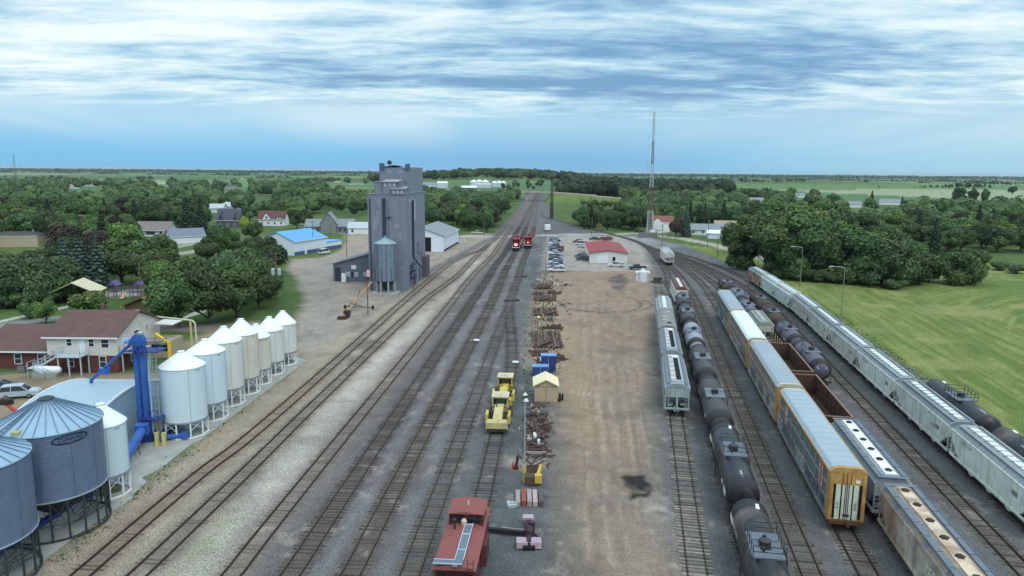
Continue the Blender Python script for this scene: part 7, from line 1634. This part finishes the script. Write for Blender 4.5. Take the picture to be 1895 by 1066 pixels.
def crown_arrays(kind, seed, n, H_, Rr, z0, rng=None):
    rng = np.random.default_rng(seed); V = []; T = []; F = []; off = 0; IV = []; IF = []; IT = []
    if kind in ('round', 'tall', 'bush', 'dense'):
        nb = {'round': 16, 'tall': 22, 'bush': 9, 'dense': 20}[kind]; hz = (H_ - z0)/2; cz = z0 + hz
        C = []
        for i in range(nb):
            d = rng.normal(size=3); d /= np.linalg.norm(d); rr = rng.uniform(.35, .72)
            C.append((d[0]*Rr*rr, d[1]*Rr*rr, cz + d[2]*hz*rr*(1.05 if d[2] > 0 else (.8 if kind == 'round' else 1.1))))
        C = np.array(C); B = rng.uniform(.3, .5, nb)*Rr*(1.0 if kind != 'tall' else .95); tone = rng.uniform(0, 1, nb)
        w = B**2/np.sum(B**2); k = rng.choice(nb, n, p=w); d = rng.normal(size=(n, 3)); d[:, 2] += .25; d /= np.linalg.norm(d, axis=1)[:, None]
        P = C[k] + d*B[k][:, None]*rng.uniform(.82, 1.12, (n, 1))
        dist = np.linalg.norm(P[:, None, :] - C[None], axis=2)/B[None]; keep = (dist < .8).sum(1) == 0; P, d, k = P[keep], d[keep], k[keep]
        Nn = d + rng.normal(size=d.shape)*.55; Nn /= np.linalg.norm(Nn, axis=1)[:, None]
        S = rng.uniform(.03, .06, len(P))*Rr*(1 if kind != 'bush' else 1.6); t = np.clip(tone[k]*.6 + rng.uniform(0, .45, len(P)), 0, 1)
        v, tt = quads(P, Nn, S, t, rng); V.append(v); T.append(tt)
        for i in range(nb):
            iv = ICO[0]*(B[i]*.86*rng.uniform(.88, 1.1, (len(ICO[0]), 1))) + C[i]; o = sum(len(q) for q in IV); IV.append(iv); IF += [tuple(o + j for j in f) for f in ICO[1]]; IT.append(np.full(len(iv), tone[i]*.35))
    else:                                       # spruce: drooping tiers of sprays
        m = 0; P = []; Nn = []; S = []; t = []
        while len(P) < n:
            u = rng.uniform(0, 1)**.75; z = z0 + (H_ - z0)*(1-u); tier = math.floor(z*1.5)/1.5; a = rng.uniform(0, 6.283); lob = .78 + .22*math.sin(a*7 + tier*5.1)
            r = Rr*(u**.85)*lob*rng.uniform(.55, 1.05); zz = tier + .1 - r*.28 + rng.uniform(-.12, .12)
            if zz < .3: continue
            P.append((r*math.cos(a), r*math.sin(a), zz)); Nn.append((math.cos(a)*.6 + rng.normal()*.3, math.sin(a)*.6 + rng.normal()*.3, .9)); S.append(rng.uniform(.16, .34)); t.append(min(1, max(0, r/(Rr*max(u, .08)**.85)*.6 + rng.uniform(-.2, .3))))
        P = np.array(P); Nn = np.array(Nn); Nn /= np.linalg.norm(Nn, axis=1)[:, None]
        v, tt = quads(P, Nn, np.array(S), np.array(t), rng); V.append(v); T.append(tt)
        ring = 10; zs = np.linspace(z0*.6, H_-.15, 8); iv = []
        for z in zs:
            r = max(.02, Rr*.66*((H_-z)/(H_-z0))**.9); iv += [(r*math.cos(2*math.pi*i/ring), r*math.sin(2*math.pi*i/ring), z) for i in range(ring)]
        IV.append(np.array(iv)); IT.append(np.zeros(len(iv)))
        for j in range(7):
            for i in range(ring): IF.append((j*ring+i, j*ring+(i+1) % ring, (j+1)*ring+(i+1) % ring, (j+1)*ring+i))
    V = np.concatenate(V); T = np.concatenate(T); nq = len(V)//4
    faces = [tuple(range(4*i, 4*i+4)) for i in range(nq)] + [tuple(j + len(V) for j in f) for f in IF]
    return np.concatenate([V] + IV), faces, np.concatenate([T] + IT)
def tone_mesh(name, V, F, T, mat):
    me = bpy.data.meshes.new(name); me.from_pydata(V.tolist() if hasattr(V, 'tolist') else V, [], F); me.materials.append(mat)
    at = me.attributes.new('tone', 'FLOAT', 'POINT'); at.data.foreach_set('value', np.asarray(T, dtype=np.float32)); return me
def trunk_mesh(kind, H_, Rr, z0, seed):
    r = random.Random(seed); mb = MB(); tr = {'round': .28, 'dense': .28, 'tall': .34, 'spruce': .2, 'bush': .09}[kind]
    top = H_*(.62 if kind != 'spruce' else .96)
    if kind == 'bush':
        for i in range(4): a = i*1.6; mb.tube((0, 0, -.1), (.7*math.cos(a), .7*math.sin(a), H_*.6), tr, 6, r2=tr*.4)
    else:
        mb.tube((0, 0, -.3), (r.uniform(-.1, .1), r.uniform(-.1, .1), z0*1.1), tr*1.15, 9, r2=tr*.85); mb.tube((0, 0, z0*1.05), (0, 0, top), tr*.85, 8, r2=tr*.3)
        if kind != 'spruce':
            for i in range(6): a = i*1.05 + r.uniform(-.3, .3); z = z0*(.9 + .12*i); mb.tube((0, 0, z), (Rr*.55*math.cos(a), Rr*.55*math.sin(a), z + H_*.22), tr*.45, 6, r2=tr*.15)
    o = mb.build('trunk', m_bark); me = o.data; bpy.data.objects.remove(o); return me
PROTO = {}
SPEC = {'round': (10.0, 4.4, 1.0, 6500, 5), 'dense': (10.0, 4.8, -.6, 7000, 3), 'tall': (14.0, 4.9, .6, 9000, 4), 'spruce': (12.0, 3.0, .8, 2300, 2), 'bush': (3.2, 1.9, .3, 1300, 2)}
def proto(kind, var, shade):
    key = (kind, var, shade)
    if key not in PROTO:
        H_, Rr, z0, n, nv = SPEC[kind]; base = (kind, var)
        if base not in PROTO:
            V, F, T = crown_arrays(kind, 40 + var*7 + len(kind), n, H_, Rr, z0); PROTO[base] = (V, F, T, trunk_mesh(kind, H_, Rr, z0, var))
        V, F, T, tm = PROTO[base]
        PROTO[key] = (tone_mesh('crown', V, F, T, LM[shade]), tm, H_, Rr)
    return PROTO[key]
n_tree = [0]
def tree(kind, shade, X, Y, h, label, group=None, wide=1.0, z=None):
    n_tree[0] += 1; var = rnd.randrange(SPEC[kind][4]); cm, tm, H_, Rr = proto(kind, var, shade); s = h/H_
    nm = {'spruce': 'spruce_tree', 'bush': 'shrub'}.get(kind, 'broadleaf_tree'); cat = {'spruce': 'spruce', 'bush': 'shrub'}.get(kind, 'tree')
    r = thing(nm, label, cat, (X, Y, float(hill(X, Y)) if z is None else z), rnd.uniform(0, 6.28), group); r.scale = (s*wide, s*wide, s)
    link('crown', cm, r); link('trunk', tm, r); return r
BY = [0]
def T_(kind, shade, x, y, h, label, wide=1.0, group=None): X, Y = gp(x, y); TREES.append((X, Y, h*.42)); return tree(kind, shade, X, Y, h, label, group, wide)
TREES = []
# park and street trees one can tell apart
for a in (('round','mid',332,606,11.5,'broad park tree with a bare trunk beside the restroom path',1.15), ('round','dark',388,600,11.5,'broad dark park tree behind the first white bins',1.15), ('round','mid',438,588,10.5,'park tree behind the middle of the white bin row',1.15), ('round','dark',478,572,10.5,'dark park tree at the bend of the gravel road',1.1), ('round','mid',490,556,9.5,'roadside tree at the corner of the gravel road',1.1),
    ('round','mid',362,566,12,'tree in the second row of the park behind the broad one',1.2), ('round','mid',425,556,12,'tree in the second row of the park behind the dark one',1.2), ('round','light',305,556,11,'pale green tree over the brown restroom roof',1.15), ('round','mid',470,540,11,'second-row tree beside the transformer pole',1.15), ('round','dark',500,508,12,'dense dark tree before the corner of the blue-roofed hall',1.1), ('round','dark',468,512,11.5,'dark tree to the town side of the dense one by the hall',1.1), ('round','mid',405,478,13,'tall tree standing before the slate house',.85), ('spruce','spruce',348,440,19,'tall dark spruce behind the small white house',1.1), ('spruce','spruce',374,438,18,'tall dark spruce between the white house and the slate house',1.15),
    ('round','lime',453,430,8.5,'bright yellow-green tree beside the slate house',.8), ('spruce','blue',124,538,14,'blue-grey spruce at the town end of the spruce row',1.15), ('spruce','blue',152,536,15,'blue-grey spruce in the middle of the spruce row',1.2), ('spruce','blue',180,534,14.5,'blue-grey spruce at the playground end of the spruce row',1.2), ('round','mid',225,524,13.5,'great round tree above the playground',1.3), ('round','maroon',188,512,12.5,'brownish tree rising behind the spruce row',1.2), ('round','mid',268,526,12.5,'great round tree behind the restroom pole',1.25), ('round','light',232,498,14,'light green tree behind the great round ones',1.3), ('round','mid',300,505,12,'round tree between the park and the white bungalow',1.2), ('round','dark',550,424,11.5,'dark tree between the maroon-roofed and the sage houses',1.0), ('round','dark',566,420,10.5,'smaller dark tree at the corner of the sage house',.95), ('round','mid',545,406,12,'tree close behind the maroon-roofed house',1.1), ('round','mid',432,470,8,'tree at the street corner below the slate house',1.1), ('round','dark',468,478,8.5,'tree in the street lawn before the blue-roofed hall',1.15), ('round','mid',470,446,9,'tree beside the drive of the slate house',1.1), ('round','mid',385,486,9,'tree on the street lawn before the small white house',1.2), ('bush','dark',312,474,6,'dark green bushy tree in front of the white bungalow',1.1),
    ('dense','mid',-70,560,12,'park tree outside the view, nearest of the park edge row',1.3), ('dense','dark',-140,575,12,'park tree outside the view in the park edge row',1.3), ('round','mid',-210,560,12,'park tree outside the view at the end of the park edge row',1.3), ('dense','mid',-120,525,12,'park tree outside the view behind the park edge row',1.3), ('dense','dark',18,566,12,'dark park tree at the very edge of the view',1.25), ('dense','dark',62,560,12.5,'dark park tree above the curved white path',1.2), ('dense','dark',104,552,12,'dark park tree just behind the picnic shelter',1.2), ('dense','mid',-20,540,10,'park tree half outside the view beyond the path',1.3), ('dense','mid',35,535,10,'park tree in the second row below the tan store',1.25), ('dense','mid',85,530,10,'park tree before the blue-grey spruces',1.2), ('dense','mid',18,506,6.5,'pale green tree just below the tan store',1.25), ('dense','dark',62,502,6.2,'tree at the corner of the tan store',1.2), ('dense','mid',108,498,7.5,'tree to the bungalow side of the tan store',1.2), ('round','dark',140,497,11,'dark tree behind the blue-grey spruces',1.2),
    ('round','light',86,598,5.2,'small pale lawn tree before the curved white path',1.0), ('bush','mid',55,590,4,'round shrub on the lawn beside the small pale tree',1.0), ('bush','light',160,582,5.2,'large bright shrub behind the house roof',1.25), ('bush','light',176,580,4.6,'second bright shrub against the house roof',1.2),
    ('spruce','blue',1269,438,15.5,'blue spruce beside the ranch house',1.0), ('round','maroon',1250,438,9.5,'maroon-leaved tree beside the terracotta cottage',.95), ('spruce','spruce',1338,424,17,'dark spruce behind the carport',1.0)):
    T_(*a[:6], wide=a[6])
# big cottonwoods beside the meadow
for i, (x, y, h, s, l) in enumerate(((1378,497,22,'mid','tall cottonwood at the street end of the meadow grove'), (1424,500,24,'dark','dark tall cottonwood over the lamp pole at the meadow edge'), (1446,513,24,'mid','tall cottonwood with pale trunk in the front of the meadow grove'), (1484,516,25,'mid','tallest front cottonwood behind the second lamp pole'), (1522,518,23,'dark','dark cottonwood in the middle of the meadow grove'), (1552,512,21,'mid','cottonwood where the meadow grove steps down'), (1395,470,24,'dark','dark cottonwood in the second row over the street'), (1436,474,25,'mid','cottonwood in the second row behind the pale trunk'), (1478,476,26,'light','light-topped cottonwood in the second row'), (1520,474,25,'mid','cottonwood in the second row behind the dark middle one'), (1556,470,21,'mid','second-row cottonwood beside the half hidden tan house'), (1420,446,23,'mid','back-row cottonwood nearest the ranch house'), (1500,446,24,'mid','back-row cottonwood farthest from the street'))):
    T_('tall', s, x, y, h*(.86 if y > 495 else .9), l, wide=1.25, group='cottonwoods of the meadow grove')
for a in (('dense','mid',1592,524,14.5,'rounded tree at the foot of the meadow grove',1.25), ('dense','dark',1632,528,14,'dark rounded tree at the meadow edge',1.2), ('dense','dark',1668,527,13,'dull dark tree at the meadow edge next to the dark one',1.15), ('dense','mid',1692,517,11,'smaller tree at the end of the meadow edge',1.1), ('dense','mid',1768,526,11,'lone round bushy tree in the meadow',1.2), ('dense','mid',1794,524,10.5,'darker half of the lone bushy clump in the meadow',1.1), ('round','light',1610,490,13,'light green tree behind the rounded meadow trees',1.2), ('round','mid',1650,486,13,'tree behind the dark rounded one',1.2),
    ('bush','dark',1496,521,4.5,'low shrub at the foot of the tallest cottonwood',1.2), ('bush','mid',1516,523,4,'low shrub beside the foot of the grove',1.2), ('bush','mid',1655,535,3,'low scrub in front of the dull meadow tree',2.0), ('bush','mid',1440,516,3.2,'small shrub by the pale trunk',1.2), ('bush','dark',1730,500,3.5,'shrub near the yellow flowering strip',1.5), ('bush','mid',1850,500,3,'shrub beyond the yellow flowering strip',2.0), ('bush','mid',1880,506,3,'shrub at the edge of the view beyond the yellow strip',2.0)):
    T_(*a[:6], wide=a[6], group='shrubs round the meadow' if a[0] == 'bush' else None)
for a in (('tall','dark',1772,380,21,'leaning dark poplar in the trio on the far field',1.0), ('tall','dark',1798,379,19,'middle dark poplar in the trio on the far field',.9), ('tall','dark',1822,377,18,'last dark poplar in the trio on the far field',.85), ('round','dark',1873,362,15,'lone round tree on the far field',1.0), ('spruce','spruce',1612,384,17,'pointed spruce above the roofs behind the meadow',1.0), ('spruce','spruce',1668,392,14,'second pointed spruce behind the meadow',.9)):
    T_(*a[:6], wide=a[6])
for i, (x, y) in enumerate(((1366,498),(1384,500),(1430,512),(1462,516),(1475,519),(1536,523),(1548,525),(1568,526),(1612,531),(1700,526),(1718,522),(1574,520))):
    T_('bush', ('dark','mid')[i % 2], x, y, rnd.uniform(3.5, 6), 'leafy undergrowth bush along the foot of the meadow grove', 1.3, 'undergrowth along the meadow grove')
for i, (x, y) in enumerate(((8,572),(48,570),(84,565),(122,556),(140,548),(0,556),(30,552),(74,548))):
    T_('bush', ('dark','mid')[i % 2], x, y, rnd.uniform(3, 5), 'leafy undergrowth bush below the dark park trees', 1.3, 'undergrowth below the park trees')
# keep-outs: what the photograph shows between the trees
KEEP = [(-20,426,96,460,gp(28,452)[1]), (255,408,326,443,gp(290,440)[1]), (312,428,372,458,gp(344,450)[1]), (372,448,420,470,gp(395,460)[1]), (404,392,448,424,gp(428,424)[1]), (478,391,538,421,gp(507,420)[1]), (566,392,690,436,gp(611,434)[1]), (500,418,640,480,265), (152,333,190,352,gp(170,347)[1]), (128,340,146,354,gp(137,350)[1]), (416,338,458,352,gp(432,351)[1]), (440,325,460,337,gp(450,336)[1]), (474,350,504,366,gp(487,364)[1]), (396,382,442,394,gp(410,394)[1]), (642,337,694,350,gp(660,348)[1]), (612,334,640,344,gp(625,342)[1]), (286,333,306,343,gp(296,342)[1]),
        (1203,402,1252,426,gp(1226,427)[1]), (1276,410,1352,446,gp(1308,440)[1]), (1040,380,1056,420,500), (945,350,1150,378,745), (862,326,936,350,1150), (775,326,832,342,1100), (1640,366,1662,382,gp(1648,380)[1]), (1470,358,1490,368,gp(1478,367)[1]), (1385,366,1412,378,gp(1400,377)[1]), (1572,376,1592,388,gp(1580,386)[1]), (1700,425,1760,470,250), (455,428,500,440,330)]
FOOT = [(o.location.x, o.location.y, 9) for o in COL.objects if o.parent is None and o.get('category') in ('house', 'garage', 'hall', 'building', 'shed', 'office', 'cottage', 'hut', 'carport')]
def ok(X, Y, h, r):
    x0, yb = proj(X, Y, 0); _, yt = proj(X, Y, h); w = r*FPX/Y*.9
    for a, b, c, d, yo in KEEP:
        if Y < yo and x0 + w > a and x0 - w < c and yb > b and yt < d: return False
    for fx, fy, fr in FOOT:
        if (X-fx)**2 + (Y-fy)**2 < (fr + r*.5)**2: return False
    for tx, ty, tr_ in TREES:
        if (X-tx)**2 + (Y-ty)**2 < ((tr_ + r)*.62)**2: return False
    return True
def inside(X, Y, P):
    c = False
    for (ax, ay), (bx, by) in zip(P, P[1:] + P[:1]):
        if (ay > Y) != (by > Y) and X < (bx-ax)*(Y-ay)/(by-ay) + ax: c = not c
    return c
def mark(x, y):
    if x < 110: return 'beyond the tan store'
    if x < 250: return 'behind the park spruces'
    if x < 330: return 'behind the white bungalow'
    if x < 400: return 'behind the tall dark spruces'
    if x < 465: return 'behind the slate house'
    if x < 560: return 'behind the maroon-roofed white house'
    if x < 700: return 'behind the sage gabled house'
    if x < 800: return 'hidden partly by the elevator'
    if x < 880: return 'in the wood behind the white storage shed'
    if x < 1000: return 'in the wood along the main line'
    if x < 1130: return 'in the copse across the tracks from the lattice tower'
    if x < 1215: return 'in the copse behind the red-roofed office'
    if x < 1290: return 'behind the terracotta cottage'
    if x < 1400: return 'behind the ranch house'
    if x < 1600: return 'behind the meadow grove'
    if x < 1740: return 'behind the rounded meadow trees'
    return 'beyond the lone bushy clump'
far_list = []
def scatter(poly, y0, y1, dens, hs, kinds, seed, cap):
    """dens(Y): spacing in metres; the nearest become things, the farthest join one far wood"""
    r = random.Random(seed); xs = [p[0] for p in poly]; Y = y0; cnt = 0
    while Y < y1:
        s = dens(Y); X = min(xs)
        while X < max(xs):
            x_, y_ = X + r.uniform(-.45, .45)*s, Y + r.uniform(-.45, .45)*s; X += s
            if not inside(x_, y_, poly): continue
            kind, shade = r.choice(kinds); h = r.uniform(*hs)*(1.15 if kind == 'spruce' else 1); rad = h*.42
            if not ok(x_, y_, h, rad): continue
            TREES.append((x_, y_, rad)); 
            if cnt >= cap: far_list.append((x_, y_, h, shade)); continue
            cnt += 1; px_, py_ = proj(x_, y_, 0); dp = 'close ' if y_ < 330 else ('well ' if y_ < 480 else ('far ' if y_ < 700 else 'very far '))
            sz = 'small' if h < 9 else ('mid-sized' if h < 11.5 else 'tall'); sh = {'dark': 'dark green', 'mid': 'green', 'light': 'pale green', 'spruce': 'dark', 'blue': 'blue-grey', 'maroon': 'brownish'}[shade]
            nm = 'spruce' if kind == 'spruce' else ('narrow tree' if kind == 'tall' else 'round tree'); mk = mark(px_, py_)
            tree(kind, shade, x_, y_, h, f'{sz} {sh} {nm} {(dp + mk) if mk.startswith("be") else mk}', 'trees ' + mk, r.uniform(1.1, 1.45) if kind == 'round' else r.uniform(.95, 1.15))
        Y += s*.9
mixk = [('round','mid')]*5 + [('round','dark')]*4 + [('round','light')]*2 + [('tall','mid')]*2 + [('tall','dark'), ('spruce','spruce'), ('round','maroon')]
left = px((-120,520),(-140,333),(690,336),(700,402),(640,402),(560,396),(545,410),(470,428),(455,440),(360,446),(330,470),(250,490),(160,500),(60,500),(0,510))
scatter(left, 205, 1250, lambda Y: 10 + max(0, Y-200)*.026, (10, 15.5), mixk, 5, 138)
wood = px((770,425),(775,345),(850,350),(930,356),(965,364),(970,374),(948,392),(930,410),(905,430),(870,428),(830,420))
scatter(wood, 330, 900, lambda Y: 10 + max(0, Y-330)*.022, (10, 14.5), mixk, 8, 52)
copse = px((1056,422),(1058,398),(1080,384),(1180,378),(1240,378),(1360,392),(1362,420),(1270,418),(1200,420),(1190,428),(1150,428),(1100,427))
scatter(copse, 390, 720, lambda Y: 9.5 + max(0, Y-400)*.025, (9, 13), mixk + [('spruce','spruce')]*2, 9, 42)
grove = px((1360,400),(1380,360),(1560,362),(1700,372),(1905,380),(1920,470),(1780,476),(1690,470),(1600,462),(1570,440),(1400,420))
scatter(grove, 215, 620, lambda Y: 12 + max(0, Y-220)*.03, (10, 15), mixk, 10, 40)
# ---- the rest: far woods, each a mass nobody could count
def mass(name, label, spots, shade, leaf=44, kind='mix'):
    rng = np.random.default_rng(len(spots)); Vs = []; Fs = []; Ts = []; off = 0
    for X, Y, h in spots:
        z = float(hill(X, Y)); r = h*rng.uniform(.36, .52); tn = rng.uniform(0, .7)
        for b in range(3):
            c = np.array((X + rng.uniform(-.4, .4)*r, Y + rng.uniform(-.4, .4)*r, z + h*rng.uniform(.45, .72))); rr = r*rng.uniform(.6, .85)
            iv = ICO[0]*rr*rng.uniform(.8, 1.2, (len(ICO[0]), 1)); iv[:, 2] *= h*.38/rr if b == 0 else .9; Vs.append(iv + c); Fs += [tuple(off + j for j in f) for f in ICO[1]]; Ts.append(np.full(len(iv), np.clip(tn + rng.uniform(-.2, .2), 0, 1))); off += len(iv)
        n = leaf; d = rng.normal(size=(n, 3)); d[:, 2] = np.abs(d[:, 2]); d /= np.linalg.norm(d, axis=1)[:, None]
        P = np.array((X, Y, z + h*.5)) + d*np.array((r*1.05, r*1.05, h*.5)); v, t = quads(P, d + rng.normal(size=d.shape)*.4, rng.uniform(.09, .2, n)*r*(1.6 if leaf < 10 else .95), np.clip(tn + rng.uniform(-.3, .5, n), 0, 1), rng)
        Vs.append(v); Ts.append(t); Fs += [tuple(range(off + 4*i, off + 4*i + 4)) for i in range(n)]; off += len(v)
    me = tone_mesh(name, np.concatenate(Vs), Fs, np.concatenate(Ts), LM[shade]); o = link(name, me); tag(o, label, 'woods', None, 'stuff'); return o
r = random.Random(3)
mass('town_woods', 'canopy of the town trees running on to the far fields', [(x, y, h) for x, y, h, s in far_list] + [(x, y, r.uniform(9, 15)) for x, y in ((r.uniform(-.95, -.2)*Y, Y) for Y in [r.uniform(560, 1500) for _ in range(420)]) if ok(x, y, 12, 4)], 'mid')
mass('hill_woods', 'dark wood crowning the rise behind the elevator and the overpass', [(X, Y, r.uniform(13, 20)) for X, Y in ((r.uniform(-300, 150), r.uniform(1480, 2000)) for _ in range(420))] + [(r.uniform(-20, 160), r.uniform(1120, 1300), r.uniform(6, 11)) for _ in range(26)] + [(r.uniform(60, 330), r.uniform(1500, 2100), r.uniform(9, 15)) for _ in range(130)], 'dark')
mass('pine_woods', 'dark straight-edged plantation beyond the embankment', [(X, Y, r.uniform(17, 22)) for X, Y in ((r.uniform(.068, .30)*Y, Y) for Y in [r.uniform(850, 1120) for _ in range(520)])], 'spruce')
mass('valley_woods', 'green woods between the plantation and the meadow grove', [(X, Y, r.uniform(9, 15)) for X, Y in ((r.uniform(.15, .42)*Y, Y) for Y in [r.uniform(560, 900) for _ in range(260)]) if ok(X, Y, 12, 4)] + [(r.uniform(64, 150), r.uniform(640, 690), r.uniform(4, 7)) for _ in range(60)], 'mid')
belts = []
for _ in range(70):                                       # shelterbelts along far field edges
    Y = r.choice((1500, 2100, 2600, 3200, 3800, 4500, 5200, 6000)) * r.uniform(.9, 1.1); X = r.uniform(-.8, .8)*Y; L = r.uniform(100, 700)*(Y/3000); n = int(L/5); sl_ = r.uniform(-.25, .25)
    if -.2 < X/Y < .12 and Y < 2600: continue
    belts += [(X + L*i/n, Y + sl_*L*i/n + r.uniform(-8, 8), r.uniform(5, 13)*(.6+.5*math.sin(i*.11+X))) for i in range(n) if r.random() < .85]
mass('shelterbelt_treeline', 'thin dark shelterbelts along the far field edges', belts[:5200], 'dark', 5)
hor = [(r.uniform(-.85, .85)*Y, Y, r.uniform(14, 30)) for Y in [r.uniform(5200, 11000) for _ in range(5200)]]
mass('horizon_treeline', 'unbroken dark line of trees on the horizon', hor, 'dark', 4)
# ---- rough grass tufts and weeds along the yard edge: countless, one object
def tufts():
    rng = np.random.default_rng(4); P = []
    P8 = TRK['8']
    for k in range(1500):
        p = P8[rng.integers(10, len(P8)-20)]; P.append((p.x + rng.uniform(6.5, 9.5), p.y + rng.uniform(-2, 2), .1))
    for k in range(500): x, y = gp(rng.uniform(968, 992), rng.uniform(500, 740)); P.append((x, y, .05))
    for k in range(500):
        t = rng.uniform(0, 1); x, y = gp(110 + 440*t + rng.uniform(-25, 10), 1040 - 372*t); P.append((x + rng.uniform(-.6, .9), y, .05))
    P = np.array(P); N_ = rng.normal(size=P.shape); N_[:, 2] *= .3; v, t = quads(P, N_, rng.uniform(.05, .13, len(P)), rng.uniform(0, 1, len(P)), rng)
    o = link('weeds', tone_mesh('weeds', v, [tuple(range(4*i, 4*i+4)) for i in range(len(P))], t, LM['light'])); tag(o, 'scattered weeds along the edges of the rail yard', 'weeds', None, 'stuff')
tufts()
print('TREES', n_tree[0], 'far', len(far_list))

# ------------------------------------------------------------------ the air itself: one even pale volume round everything
hz = MB().box(-61000, 61000, -61000, 61000, -1.5, 72).build('haze', bpy.data.materials.new('haze_air'), sm=0); hz['kind'] = 'stuff'; hz['label'] = 'thin blue haze of distance over the plain'; hz['category'] = 'haze'
hm = hz.data.materials[0]; hm.use_nodes = True; nt = hm.node_tree; nt.nodes.clear(); out = nt.nodes.new('ShaderNodeOutputMaterial'); pv_ = nt.nodes.new('ShaderNodeVolumePrincipled')
pv_.inputs['Color'].default_value = (.72, .86, 1, 1); pv_.inputs['Density'].default_value = 3.8e-5; pv_.inputs['Anisotropy'].default_value = .2; nt.links.new(pv_.outputs[0], out.inputs['Volume'])
